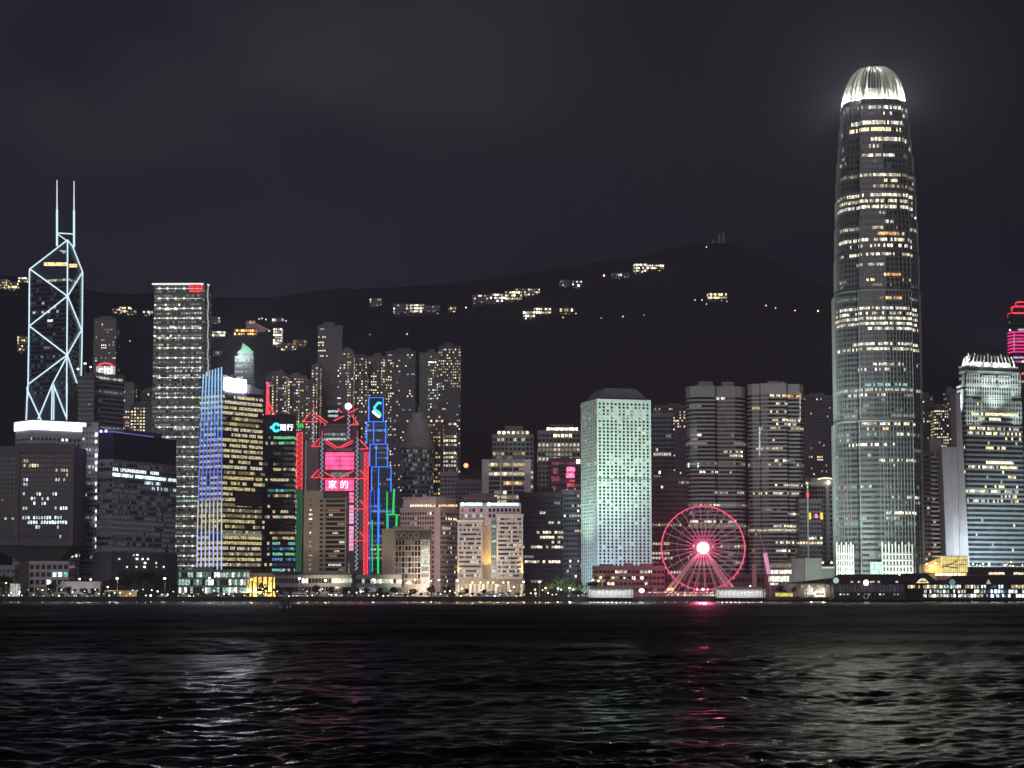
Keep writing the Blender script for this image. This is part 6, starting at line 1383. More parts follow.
def lit_pier_small():
    Y = 1395; X = lambda px: W(px, 590, Y).x; Z = lambda py: W(0, py, Y).z; rng = random.Random(19)
    r = thing('ferry_pier', 'small pier hall with a dark sloping roof and a bright cluttered white interior', 'pier', (X(815), Y + 12, 0))
    MB().box(X(768), X(834), Y, Y + 26, 1.2, Z(598)).build('deck', QUAY, r); MB().box(X(801), X(833.5), Y + 5, Y + 24, Z(598), Z(584)).build('hall', W_BEIGE, r)
    MB().prism([(X(792), Y), (X(834), Y), (X(834), Y + 24), (X(792), Y + 24)], Z(583.6), [Z(582.8), Z(578), Z(578), Z(582.8)]).build('sloping_roof', ROOFD, r)
    for i in range(26):
        x = rng.uniform(800, 831); y = rng.choice((586, 589.5, 593.5, 596.5)); wd = rng.uniform(.8, 2.4)
        MB().box(X(x), X(x + wd), Y + 4.4 - .02 * i, Y + 4.9, Z(y + .9), Z(y - .9)).build('lit_window', MATS[rng.choice(['lit_mint_2', 'lit_cream_3', 'lit_white_3', 'lit_white_2', 'lit_mint_3', 'lit_warm_2'])], r)
    MB().path([(X(816), Y + 3.6, Z(596)), (X(816), Y + 3.6, Z(592)), (X(825), Y + 3.6, Z(592)), (X(825), Y + 3.6, Z(596))], .45, 5, closed=True).build('gate_light', MATS['lit_cream_4'], r)
    for px in (801, 806.5, 812, 818, 824, 830): MB().box(X(px), X(px + .6), Y + 2, Y + 2.6, Z(598), Z(583.6)).build('column', W_LGREY, r)
    lamp('POINT', 'hall_light', (X(812), Y + 2, Z(590)), 1500, (1, 1, .85), parent=r); lamp('POINT', 'hall_light', (X(824), Y + 2, Z(590)), 1500, (1, 1, .85), parent=r)
lit_pier_small()
t = thing('kiosk', 'small yellow glowing kiosk between two dark trees right of the white columned pier', 'kiosk', (W(776, 594, 1420).x, 1420, GZ))
MB().box(W(769, 0, 1420).x, W(785, 0, 1420).x, 1420, 1425, GZ, W(0, 593, 1420).z).build('walls', emis('lit_kiosk', (1, .84, .16), .75, .6, True), t)
MB().prism([(W(768, 0, 1420).x, 1419), (W(786, 0, 1420).x, 1419), (W(786, 0, 1420).x, 1426), (W(768, 0, 1420).x, 1426)], W(0, 593, 1420).z, W(0, 592, 1420).z).build('roof', W_BEIGE, t)

# ------------------------------------------------------------------ big wheel
def big_wheel():
    Y = 1480; q = W(703, 548, Y); zc = q.z; xc = q.x; R = 41.6 * Y / F
    r = thing('ferris_wheel', 'big observation wheel with a red lit rim, pale spokes and a dazzling white hub', 'ferris wheel', (xc, Y, GZ))
    c = lambda rad, a, y=0: (xc + rad * math.cos(a), Y + y, zc + rad * math.sin(a))
    for y in (-1.4, 1.4): MB().path([c(R, 2 * math.pi * k / 96, y) for k in range(96)], .34 if y < 0 else .2, 6, closed=True).build('rim', emis('rim_red', (1, .07, .20), 1.35, sample=True), r)
    SPK = mat('spoke_white', (.75, .72, .72), .4); SPL = emis('spoke_glow', (1, .40, .50), .62)
    for k in range(28):
        a = 2 * math.pi * (k + .3) / 28
        s = MB().path([c(2.4, a, -1.6 if k % 2 else 1.6), c(R - .3, a, 0)], .13, 4).build('spoke', SPL, r)
        MB().path([c(2.4, a, -1.7 if k % 2 else 1.7), c(12.5, a, -1.4 if k % 2 else 1.4)], .24, 4).build('spoke_halo', emis('spoke_halo_pink', (1, .07, .22), 1.1), s)  # glow on the inner spokes imitates the red halo round the hub
    for rad, m_ in ((4.9, emis('hub_halo_a', (1, .12, .28), 1.3)), (6.3, emis('hub_halo_b', (1, .08, .22), .6)), (7.7, emis('hub_halo_c', (1, .08, .22), .3))):
        MB().path([c(rad, 2 * math.pi * k / 40, -1.7) for k in range(40)], .22, 4, closed=True).build('hub_ring', m_, r)  # glowing rings, fading outwards, stand in for the hub's halo
    for rad in (R * .86, R * .62): MB().path([c(rad, 2 * math.pi * k / 64, 0) for k in range(64)], .07, 4, closed=True).build('inner_ring', SPK, r)
    mb = MB(); n = 28
    mb.tube((xc, Y - 2.4, zc), (xc, Y + 2.4, zc), 4.0, 28); mb.build('hub', emis('hub_white', (1, .86, .90), 4.5, sample=True), r)
    for k in range(42):
        a = 2 * math.pi * k / 42; p = Vector(c(R + .2, a)); 
        g = MB().box(p.x - .55, p.x + .55, p.y - .8, p.y + .8, p.z - 1.9, p.z - .25).build('gondola', mat('gondola_pale', (.55, .48, .50), .35), r)
    LEG = mat('leg_white', (.55, .48, .48), .5); zb = GZ + 3
    for x0 in (664.5, 670.5, 736, 729.5):
        xx = W(x0, 588, Y).x
        for y in (-7, 7): MB().tube((xx, Y + y * 1.3, zb), (xc + (1.2 if x0 > 703 else -1.2), Y + y * .35, zc - 1), .62, 8, r2=.4).build('leg', LEG, r)
    for x0 in (676, 683.5, 693, 704, 718, 724.5): MB().tube((W(x0, 590, Y).x, Y - 4, zb), (xc, Y - 1.8, zc), .2, 5).build('cable', LEG, r)
    MB().box(W(662, 0, Y).x, W(741, 0, Y).x, Y - 14, Y + 14, GZ, zb).build('platform', W_GREY, r)
    rng = random.Random(2)
    for i in range(26):
        x = W(664 + i * 2.9, 590, Y).x; MB().box(x, x + rng.uniform(.6, 1.7), Y - 14.4, Y - 14.05, zb - 2.2, zb - rng.uniform(.2, 1.2)).build('platform_light', MATS[rng.choice(['lit_red_3', 'lit_orange_3', 'lit_pink_3', 'lit_cream_3', 'lit_red_2'])], r)
    for px, m_ in ((672, 'lit_orange_4'), (697, 'lit_pink_4'), (703, 'lit_white_4'), (708, 'lit_pink_4'), (669, 'lit_cream_4')):
        q = W(px, 589.3, Y - 15); MB().ball(q, .85).build('platform_lamp', MATS[m_], r)
    lamp('POINT', 'hub_lamp', (xc, Y - 8, zc), 16000, (1, .14, .28), size=2, parent=r)
    lamp('POINT', 'hub_lamp', (xc, Y + 40, zc), 90000, (1, .12, .26), size=2, parent=r)
    lamp('SPOT', 'hub_halo_spot', (xc, Y - 6, zc), 2.5e5, (1, .10, .26), target=(0, 300, 60), angle=70, blend=1, size=1.5, parent=r)  # spot added towards the viewer so the haze forms a halo
    for px, cc in ((670, (1, .25, .10)), (704, (1, .2, .3)), (732, (1, .2, .25))): lamp('POINT', 'platform_glow', (W(px, 588, Y).x, Y - 13, zb + 2), 3500, cc, parent=r)
big_wheel()
# ------------------------------------------------------------------ low buildings along the water, left half
Y = 1470; p = fr(31, 70, Y, 22)
t = tower('low_building', 'pale three storey block with two cyan lit windows at the foot of the garrison block', p, 562.5, W_LGREY, 'building', fl=4.4, bw=4.2, band=.6, pier=.3, skip_base=2, skip_top=1, roof=1, hmax=2, rows=[(571, 51, 62, ['cool3', 'teal3'], 1), (574.5, 51, 62, ['cool3'], 1), (575.5, 62, 66, 'teal2', 1), (579, 44, 52, 'cool3', .8)], seed=41)
Y = 1440; p = fr(63, 102, Y, 12)
t = tower('low_building', 'long low pale wall with a flat top lit by street lamps, at the left', p, 583, W_LGREY, 'building', fl=5, bw=4, band=.3, pier=.5, skip_base=2, skip_top=1.5, roof=0)
lamp('POINT', 'wall_light', (W(84, 0, Y).x, Y - 7, GZ + 7), 500, (1, .95, .88), parent=t); lamp('POINT', 'wall_light', (W(97, 0, Y).x, Y - 7, GZ + 7), 400, (1, .95, .88), parent=t)
t = thing('kiosk', 'small white glowing kiosk by the water at the left', 'kiosk', (W(28, 590, 1420).x, 1420, GZ)); a, b = W(24, 0, 1420).x, W(32, 0, 1420).x
MB().box(a, b, 1420, 1425, GZ, W(0, 584, 1420).z).build('walls', emis('lit_kiosk_white', (.80, 1, .92), .55, .5), t); MB().box(a - .4, b + .4, 1419.4, 1425.6, W(0, 584, 1420).z, W(0, 583, 1420).z).build('roof', W_LGREY, t)
for i in range(4): x = a + (b - a) * i / 3; MB().box(x - .15, x + .15, 1419.7, 1419.95, GZ, W(0, 584, 1420).z).build('mullion', W_LGREY, t)
t = thing('kiosk', 'low amber lit pavilion with a flat roof under the dark trees', 'pavilion', (W(131, 593, 1420).x, 1420, GZ)); a, b = W(116, 0, 1420).x, W(146, 0, 1420).x; zt = W(0, 590.5, 1420).z
MB().box(a, b, 1419, 1428, zt - .4, zt).build('roof', W_BEIGE, t); MB().box(W(129, 0, 1420).x, b - .5, 1423, 1427, GZ, zt - .4).build('walls', emis('lit_pavilion', (1, .66, .24), .32, .6), t)
for i in range(8): x = a + .4 + (b - a - .8) * i / 7; MB().tube((x, 1419.6, GZ), (x, 1419.6, zt - .4), .14).build('post', STEEL, t)
lamp('POINT', 'pavilion_lamp', (W(122, 0, 1420).x, 1418, zt + 1), 900, (1, .8, .45), parent=t)
Y = 1452; p = fr(0, 16, Y, 14)
tower('low_building', 'dim grey shed half hidden by the trees at the far left', p, 566.5, W_GREY, 'building', fl=4.4, bw=3, band=.4, pier=.4, skip_base=2, skip_top=1, roof=0)
t = thing('canopy_roof', 'bright white flat canopy at street level below the amber colonnade', 'canopy', (W(262, 592, 1436).x, 1436, GZ)); a, b = W(249, 0, 1436).x, W(270, 0, 1436).x; zt = W(0, 591.6, 1436).z
MB().box(a, b, 1434, 1439, zt - .35, zt).build('roof', W_WHITE, t); MB().box(a + .3, b - .3, 1433.7, 1433.95, zt - .7, zt - .1).build('edge_light', MATS['lit_white_3'], t)
for i in range(6): x = a + .5 + (b - a - 1) * i / 5; MB().tube((x, 1434.6, GZ), (x, 1434.6, zt - .35), .14).build('post', STEEL, t)

# ------------------------------------------------------------------ street lamps
def street_lamp(px, py, Yl, label, color, e, power=700, group='street lamps along the waterfront', two=False, rad=.7):
    q = W(px, py, Yl); r = thing('street_lamp', label, 'street lamp', (q.x, Yl, GZ), group)
    MB().tube((q.x, Yl, GZ), (q.x, Yl, q.z - .3), .17, 6, r2=.10).build('post', STEEL, r)
    MB().path([(q.x, Yl, q.z - .35), (q.x, Yl - .4, q.z + .15), (q.x, Yl - 1.0, q.z + .1)], .08, 5).build('arm', STEEL, r)
    h = MB().ball((q.x, Yl - 1.2, q.z), rad, nu=8, nv=6, sq=.7).build('lamp_head', emis('lamp_%s_%g' % (color, e), {'white': (1, .96, .88), 'warm': (1, .66, .30), 'cool': (.82, .92, 1)}[color], e), r)
    if power: lamp('POINT', 'bulb', (q.x, Yl - 2.1, q.z - .3), power, {'white': (1, .94, .84), 'warm': (1, .62, .26), 'cool': (.85, .93, 1)}[color], size=.3, parent=r)
    return r
L_ = street_lamp
L_(12, 588, 1425, 'warm street lamp at the far left by the dark trees', 'warm', 5, 500); L_(6.5, 583, 1428, 'yellowish lamp among the trees at the far left', 'warm', 4, 400); L_(20, 592, 1418, 'low warm lamp near the small white kiosk', 'warm', 4, 300)
L_(43, 590, 1420, 'warm lamp between the small white kiosk and the garrison foot', 'warm', 3, 300); L_(80, 579, 1426, 'tall lamp in front of the long pale wall', 'white', 6, 900, rad=.7); L_(91, 579.5, 1432, 'tall white lamp right of the long pale wall', 'white', 5, 900)
L_(117.5, 578.5, 1424, 'tall bright lamp above the amber pavilion', 'white', 9, 1500, rad=.85); L_(165, 578.5, 1424, 'tall bright lamp in front of the dark waterfront block', 'white', 9, 1500, rad=.85); L_(151, 595.5, 1410, 'low white lamp at the end of the amber pavilion', 'white', 7, 400)
L_(108, 587, 1434, 'dim lamp under the dark trees beside the long pale wall', 'white', 3, 300); L_(133, 590.5, 1438, 'small lamp in the dark trees behind the amber pavilion', 'white', 2, 200)
L_(209.5, 578, 1428, 'bright lamp in front of the pale green podium', 'cool', 9, 1300, rad=.75); L_(252, 579.5, 1427, 'thin lamp in front of the amber colonnade', 'white', 4, 700); L_(299.5, 578.5, 1424, 'tall bright lamp in front of the long grey hall', 'white', 9, 1300, rad=.8)
L_(325.5, 580.5, 1424, 'bright lamp before the plain beige slab', 'white', 9, 1300, rad=.85); L_(373.5, 579.5, 1424, 'bright lamp before the low grey pavilion', 'white', 6, 1000, rad=.75); L_(361, 591.5, 1414, 'low bright lamp before the foot of the truss bank', 'cool', 7, 500, rad=.65)
L_(407, 583, 1440, 'warm orange lamp before the low beige block', 'warm', 5, 700); L_(415, 580, 1446, 'warm lamp at the foot of the low beige block', 'warm', 5, 700); L_(431, 581, 1446, 'white lamp at the right corner of the low beige block', 'white', 6, 900, rad=.7); L_(439, 580, 1448, 'pair of bright lamps at the foot of the pink crowned building', 'white', 6, 900, rad=.75)
L_(457.5, 580.5, 1440, 'brightest warm lamp at the left corner of the hotel', 'warm', 9, 1400, rad=.85)
for px, wh in ((472.5, 'left wing of the hotel, near its outer corner'), (480.5, 'left wing of the hotel, near the amber bay'), (488, 'amber bay of the hotel'), (493, 'cyan glass strip of the hotel'), (503.3, 'right wing of the hotel, near the amber bay'), (508.3, 'middle of the right wing of the hotel')):
    L_(px, 582.5, 1450, 'warm lamp before the ' + wh, 'warm', 6, 800, rad=.65)
L_(523.5, 582, 1446, 'bright warm lamp at the right corner of the hotel', 'warm', 8, 1200, rad=.75); L_(539.5, 581.8, 1446, 'bright warm lamp alone before the dark glass block', 'warm', 8, 1100, rad=.75); L_(545.5, 588, 1436, 'low warm lamp left of the green lit trees', 'warm', 4, 700); L_(535, 589.5, 1432, 'low reddish warm lamp before the dark glass block', 'warm', 3, 500)
L_(514, 587, 1424, 'thin white street lamp before the right wing of the hotel', 'white', 3, 400); L_(497.5, 585.5, 1424, 'thin white street lamp before the glass strip of the hotel', 'white', 3, 400); L_(535.5, 593.5, 1412, 'low white lamp by the quay before the dark glass block', 'white', 3, 300); L_(569.5, 588, 1436, 'small white lamp among the green lit trees', 'white', 5, 1200); L_(558, 588.5, 1436, 'small white lamp at the left edge of the green lit trees', 'white', 4, 1200)
L_(423, 589, 1424, 'yellow lamp low before the low beige block', 'warm', 4, 500); L_(462, 588.5, 1426, 'yellow lamp low before the left wing of the hotel', 'warm', 5, 600)
L_(641.5, 590.6, 1392, 'blazing cool white lamp at the right end of the left white pier', 'cool', 14, 2500, rad=1.7)
L_(750, 586, 1500, 'lilac white lamp above the right white pier', 'cool', 4, 300)

# ------------------------------------------------------------------ trees
LEAFM = [mat('leaf_dark', (.022, .034, .016), .8, var=.4, vscale=.5), mat('leaf_mid', (.055, .085, .035), .8, var=.4, vscale=.5)]
BARK = mat('bark', (.06, .045, .035), .9)
def tree(px, ytop, wpx, Yt, label, m=0, seed=0, group='trees along the promenade', n=520):
    rng = random.Random(seed + int(px * 7)); q = W(px, ytop, Yt); H = q.z - GZ; rw = wpx / 2 * Yt / F
    r = thing('tree', label, 'tree', (q.x, Yt, GZ), group)
    tr = MB(); tr.tube((q.x, Yt, GZ - .2), (q.x + .2, Yt, GZ + H * .45), .35, 7, r2=.22)
    lobes = []
    for k in range(7):
        a = rng.uniform(0, 6.28); rr = rng.uniform(.15, .7) * rw; z = GZ + H * rng.uniform(.42, .86); c = Vector((q.x + rr * math.cos(a), Yt + rr * math.sin(a), z))
        lobes.append((c, rng.uniform(.30, .5) * rw, H * rng.uniform(.12, .22))); tr.tube((q.x + .1, Yt, GZ + H * .38), c, .14, 5, r2=.05)
    lobes.append((Vector((q.x, Yt, GZ + H * .8)), rw * .5, H * .19))
    tr.build('trunk', BARK, r); mb = MB(); s0 = max(.38, H * .055)
    for i in range(n):
        c, lr, lh = rng.choice(lobes); v = Vector((rng.gauss(0, 1), rng.gauss(0, 1), rng.gauss(0, 1))).normalized() * rng.random() ** .35
        p = c + Vector((v.x * lr, v.y * lr, v.z * lh)); s = s0 * rng.uniform(.6, 1.3)
        a = Vector((rng.gauss(0, 1), rng.gauss(0, 1), rng.gauss(0, .6))).normalized(); b = a.orthogonal().normalized()
        b.rotate(__import__('mathutils').Quaternion(a, rng.uniform(0, 6.28)))
        mb.face([p - a * s, p + b * s * .55, p + a * s, p - b * s * .55])
    mb.build('crown', LEAFM[m], r); return r
TREES = [(3, 573, 22, 1432, 'big dark tree at the left edge'), (15, 582, 14, 1424, 'low dark bush like tree near the left edge'), (53, 583, 14, 1428, 'round dark tree before the pale three storey block'), (68, 586.5, 9, 1424, 'small dark tree before the long pale wall'), (84, 587.5, 9, 1422, 'small dark tree under the tall lamp of the long pale wall'), (94, 588, 8, 1422, 'small dark tree at the right end of the long pale wall'),
         (108, 579, 18, 1446, 'dark tree left of the amber pavilion'), (126, 571, 26, 1450, 'tall dark tree behind the amber pavilion'), (146, 569.5, 30, 1450, 'widest dark tree behind the amber pavilion'), (162, 574, 20, 1452, 'dark tree behind the tall lamp of the dark waterfront block'), (174, 583, 12, 1446, 'dark tree at the left end of the pale green podium'),
         (262, 582.5, 16, 1446, 'dark tree before the amber colonnade'), (277, 584, 12, 1446, 'dark tree at the left end of the long grey hall'), (290, 586.5, 12, 1444, 'low dark tree before the long grey hall'), (317, 584.5, 10, 1444, 'dark tree before the middle of the long grey hall'), (332, 586, 12, 1442, 'dark tree before the plain beige slab'), (346, 587, 12, 1440, 'dark tree between the plain beige slab and the low grey pavilion'),
         (366, 588, 12, 1430, 'low dark tree before the low grey pavilion'), (380, 587.5, 12, 1430, 'dark tree at the right end of the low grey pavilion'), (394, 586.5, 12, 1432, 'dark tree left of the low beige block'), (413, 588.5, 10, 1432, 'low tree before the low beige block'), (431, 586.5, 11, 1438, 'dark tree before the pink crowned building'), (447, 586, 12, 1438, 'dark tree at the right foot of the pink crowned building'),
         (466, 588, 9, 1436, 'low dark tree before the left wing of the hotel'), (484, 589, 9, 1436, 'low dark tree before the amber bay of the hotel'), (526, 588, 10, 1440, 'dark tree at the right corner of the hotel'),
         (592, 581, 15, 1418, 'round dark tree at the left end of the left white pier'), (604, 585, 14, 1424, 'dark tree behind the roof of the left white pier'), (781, 584.5, 13, 1424, 'dark round tree above the yellow kiosk'), (797, 586, 14, 1422, 'dark round tree left of the small pier hall')]
for px, yt, wp, Yt, lb in TREES: tree(px, yt, wp, Yt, lb)
for px, yt, wp, Yt, lb in [(558, 575, 18, 1462, 'tallest green lit tree beside the dark glass block'), (570, 578, 16, 1460, 'green lit tree in the middle of the group by the mint tower'), (579, 579, 12, 1464, 'green lit tree against the foot of the mint tower'), (548, 582, 12, 1458, 'smallest green lit tree left of the group by the mint tower')]:
    t = tree(px, yt, wp, Yt, lb, 1, n=800, group='green lit trees by the mint tower'); q = W(px, 588, Yt); lamp('POINT', 'tree_light', (q.x, Yt - 9, GZ + 5), 3800, (.84, 1, .84), parent=t)
for px, yt, wp, lb in ((576, 590, 20, 'low dark hedge left of the left white pier'), (560, 592, 16, 'low dark hedge below the green lit trees')):
    tree(px, yt, wp, 1416, lb, group='hedges on the quay')

# ------------------------------------------------------------------ vehicles on the waterfront road
def van(px, Yv, ln, label, col, bus=False):
    x = W(px, 595, Yv).x; h = 2.9 if bus else 2.1; m = mat('paint_' + col, dict(white=(.75, .75, .73), red=(.45, .04, .03), silver=(.45, .45, .47), dark=(.05, .05, .06))[col], .35, spec=.5)
    r = thing('parked_coach' if bus else 'parked_van', label, 'coach' if bus else 'van', (x, Yv, GZ), 'vehicles on the waterfront road')
    prof = [(-ln / 2, .45), (ln / 2, .45), (ln / 2, 1.1), (ln / 2 - .25, h * .6), (ln / 2 - (.35 if bus else .9), h - .1), (ln / 2 - 1.2, h), (-ln / 2 + .2, h), (-ln / 2, h - .3)]
    mb = MB(); n = len(prof)
    for yy in (-1.0, 1.0): mb.v += [(x + a, Yv + yy, GZ + b) for a, b in prof]
    mb.f += [tuple(range(n)), tuple(range(2 * n - 1, n - 1, -1))] + [((k + 1) % n, k, n + k, n + (k + 1) % n) for k in range(n)]; mb.m = [0] * len(mb.f)
    b = mb.build('body', m, r)
    MB().box(x - ln / 2 + .5, x + ln / 2 - 1.1, Yv - 1.03, Yv - 1.005, GZ + h * .52, GZ + h * .82).build('side_window', GLASS, r)
    for a in (-ln * .32, ln * .32):
        w_ = MB().tube((x + a, Yv - 1.08, GZ + .42), (x + a, Yv - .8, GZ + .42), .42, 12).build('wheel', mat('tyre', (.02, .02, .02), .9), r); MB().tube((x + a, Yv - 1.11, GZ + .42), (x + a, Yv - 1.07, GZ + .42), .22, 10).build('rim', STEEL, w_)
    for yy in (-.7, .7): MB().ball((x + ln / 2 + .02, Yv + yy, GZ + .8), .2, nu=6, nv=4).build('headlight', MATS['lit_cream_4'], r)
for a in [(262, 1427, 7, 'pale van under the bright flat canopy', 'silver'), (482, 1427, 6, 'white van parked before the amber bay of the hotel', 'white'), (492, 1427, 9.5, 'white coach parked before the glass strip of the hotel', 'white', True), (503, 1428, 6, 'pale van parked before the right wing of the hotel', 'silver'), (443, 1428, 6, 'pale van at the foot of the pink crowned building', 'white'),
          (400, 1428, 10, 'pale coach left of the low beige block', 'white', True), (300, 1428, 10, 'pale coach before the long grey hall', 'silver', True), (186, 1428, 6, 'pale van below the pale green podium', 'white'), (226, 1428, 10, 'coach with lit lamps below the blue finned tower', 'silver', True), (162, 1427, 6, 'white van under the tall lamp of the dark waterfront block', 'white'), (70, 1426, 6, 'pale van below the pale three storey block', 'silver'), (336, 1428, 6, 'white van before the plain beige slab', 'white')]: van(*a)
# small lamps glinting along the road, each on a bollard
rng = random.Random(77); DONE = []
FRONT = [(0, 40, 'small white kiosk'), (40, 75, 'garrison block'), (75, 112, 'long pale wall'), (112, 150, 'amber pavilion'), (150, 180, 'dark waterfront block'), (180, 247, 'pale green podium'), (247, 275, 'amber colonnade'), (275, 305, 'long grey hall'), (305, 350, 'plain beige slab'), (350, 400, 'low grey pavilion'), (400, 432, 'low beige block'), (432, 458, 'pink crowned building'), (458, 523, 'hotel'), (523, 560, 'dark glass block'), (560, 588, 'green lit trees')]
for a, b, nm in FRONT:
    for i in range(max(2, int((b - a) / 5))):
        px = a + (b - a) * (i + rng.uniform(.2, .8)) / max(2, int((b - a) / 5)); Yb = rng.uniform(1408, 1424); x = W(px, 595, Yb).x; h = rng.choice((.9, 1.4, 2.2, 3.4, 4.6)) * rng.uniform(.8, 1.2)
        r = thing('bollard_lamp', 'tiny quay lamp on a short post before the ' + nm, 'lamp', (x, Yb, GZ), 'tiny quay lamps before the ' + nm)
        MB().tube((x, Yb, GZ), (x, Yb, GZ + h), .1, 5).build('post', DARK, r); c_ = rng.choice(['lit_white_3', 'lit_cream_3', 'lit_warm_3', 'lit_cream_4', 'lit_cool_3', 'lit_white_4', 'lit_warm_4'])
        MB().ball((x, Yb, GZ + h), rng.uniform(.28, .55), nu=6, nv=4).build('lamp_head', MATS[c_], r)
        if i % 2 == 0: lamp('POINT', 'bulb', (x, Yb - .8, GZ + h + .2), 160, (1, .85, .6), size=.3, parent=r)

# low shrubs along the quay
for a, b, nm in FRONT:
    n_ = max(2, int((b - a) / 8))
    for i in range(n_):
        px = a + (b - a) * (i + rng.uniform(.15, .85)) / n_
        tree(px, rng.uniform(590.5, 593.5), rng.uniform(6, 11), rng.uniform(1426, 1436), 'low dark shrub on the promenade before the ' + nm, 0, seed=900 + i, group='low shrubs before the ' + nm, n=150)

# ------------------------------------------------------------------ mooring dolphin out in the water
def dolphin():
    Y = 790; X = W(285, 605, Y).x; r = thing('mooring_dolphin', 'timber mooring piles with a small lattice top standing in the dark water', 'mooring piles', (X, Y, 0))
    TIM = mat('tarred_timber', (.06, .055, .06), .8); RL = mat('reflector_white', (.8, .8, .8), .5)
    for dx, dy in ((-2, -1), (-.9, 1), (1.0, -1), (2.1, 1)):
        m = MB().tube((X + dx, Y + dy, -2), (X + dx * .45, Y + dy * .5, 3.4), .24, 8).build('pile', TIM, r)
        MB().tube((X + dx * .93, Y + dy * .96 - .04, .25), (X + dx * .82, Y + dy * .88 - .04, 1.15), .29, 8).build('pile_glint', emis('pile_glint_glow', (.75, .72, .85), .10), m)  # glowing sleeve imitates light reflected low on the pile
    MB().box(X - 1.4, X + 1.4, Y - .9, Y + .9, 3.0, 3.4).build('cap', TIM, r)
    for dx in (-.55, .55):
        MB().tube((X + dx, Y, 3.4), (X + dx * .4, Y, 6.0), .08, 5).build('lattice_post', STEEL, r)
    for k in range(3): MB().tube((X - .5, Y, 3.7 + .7 * k), (X + .45, Y, 4.3 + .7 * k), .06, 4).build('lattice_brace', STEEL, r)
dolphin()

# ------------------------------------------------------------------ houses and lamps on the hill
def hill_house(px0, px1, py0, py1, label, pal, p, lv='123', seed=0, fl=3.4, bw=3.0):
    q = on_hill((px0 + px1) / 2, py1); Yh = q.y - 4; a, b = W(px0, py1, Yh).x, W(px1, py1, Yh).x; z0, z1 = W(0, py1, Yh).z, W(0, py0, Yh).z
    r = thing('hill_house', label, 'hillside house', ((a + b) / 2, Yh, z0 - 5), 'lit houses on the dark hill')
    pl = [(a, Yh), (b, Yh), (b, Yh + 12), (a, Yh + 12)]; MB().prism(pl, z0 - 8, z1).build('walls', W_BLACK, r)
    rng = random.Random(seed + int(px0)); MB().prism(offs(pl, .5), z1, z1 + .7).build('roof', W_RES3, r)
    floors(r, W_RES3, pl, z0, z1 - .3, fl, bw, .6, .3, lambda nf, nb, g: [[(GI[wpick(g, pal) + g.choice(lv)] if g.random() < p else 1) for _ in range(nb)] for _ in range(nf)], seed=seed + 9)
    for i in range(4):
        x = a + (b - a) * (i + rng.random()) / 4; z = z0 - rng.uniform(-1, 3); MB().ball((x, Yh - 2.5, z), rng.uniform(.45, .8), nu=6, nv=4).build('garden_lamp', MATS[rng.choice(['lit_warm_3', 'lit_cream_3', 'lit_white_2', 'lit_warm_2', 'lit_orange_2'])], r)
    return r
WM, CR, WH = {'warm': 3, 'cream': 2}, {'cream': 3, 'white': 2}, {'cool': 2, 'white': 2}
HH = [(0, 7, 279, 289, 'warm lit house at the left edge of the hill', WM, .5), (8, 17, 282, 289, 'stepped house beside the left edge on the hill', WM, .7), (18, 26, 277, 282.5, 'warm house highest beside the prism tower', WM, .8), (17, 25, 336, 351, 'dim amber house low left of the prism tower', WM, .35),
      (112, 120, 308.5, 313.5, 'warm house left of the grid of lights tower', WM, .5), (119, 130, 306.5, 313, 'brightest warm house left of the grid of lights tower', WM, .9), (129, 136, 310, 313.5, 'faint house left of the grid of lights tower', WM, .5), (143, 152, 310.5, 314, 'white lit terrace touching the grid of lights tower', WH, .8),
      (211, 220, 317, 323, 'faint warm house right of the grid of lights tower', WM, .45), (212, 225, 331, 337, 'long yellowish house right of the grid of lights tower', CR, .8), (213, 221, 351, 354.5, 'dim low house above the blue finned tower', CR, .4), (234, 256, 329, 336, 'long orange lit house above the green copper spire', {'orange': 4, 'warm': 2}, .85), 
      (272, 283, 318, 322.5, 'white lit upper terrace of the ridge building', WH, .7), (273, 281.5, 328, 345, 'bright block of cream windows on the hill', CR, .85), (281, 296, 343, 351, 'long amber house low on the hill', WM, .55), (293, 306, 340, 347, 'reddish amber house on the hill right of the cream block', {'orange': 2, 'warm': 2}, .6),
      (369.5, 381, 298.5, 306, 'small house with two lit rows on the dark slope', CR, .55), (393, 410, 304, 313.5, 'wide dotted house on the slope above the blue outlined tower', CR, .4), (410, 424, 304, 313, 'brighter dotted house above the blue outlined tower', CR, .7), (424, 440, 305.5, 312, 'dim end house of the dotted row', CR, .35), (448, 456, 306.5, 310.5, 'small orange house on the middle slope', WM, .6),
      (472, 492, 294.5, 303, 'dim house at the left end of the bright hill row', CR, .12), (490, 505, 293.5, 302.5, 'stepped house in the bright hill row', CR, .75), (505, 522, 291, 300.5, 'brightest house in the upper hill row', {'cream': 3, 'yellow': 2}, .85), (514, 540, 288.5, 296, 'long dim topped house at the right of the upper hill row', CR, .5), (523, 535, 311, 318, 'white fronted house in the lower hill row', CR, .9), (534, 551, 307.5, 314.5, 'warm house at the right of the lower hill row', CR, .85),
      (560, 570, 280, 287, 'dim house left of the white hill lamp', WM, .3), (572, 582, 280.5, 286, 'house with a white glare on the hill', WH, .6), (560, 575, 308, 313, 'low warm house below the white hill lamp', WM, .85), (612, 630, 273, 277.5, 'low house at the left end of the peak row', CR, .6), (634, 648, 263.5, 272.5, 'terraced bright house at the peak row', CR, .8), (647, 664, 264.5, 269.5, 'bright warm house at the right end of the peak row', {'warm': 2, 'cream': 3}, .85), (708, 727, 293, 299.5, 'long bright house alone under the summit', {'cream': 3, 'yellow': 2}, .85)]
for i, h in enumerate(HH): hill_house(*h, seed=200 + i, lv='234' if h[6] > .65 else '123')
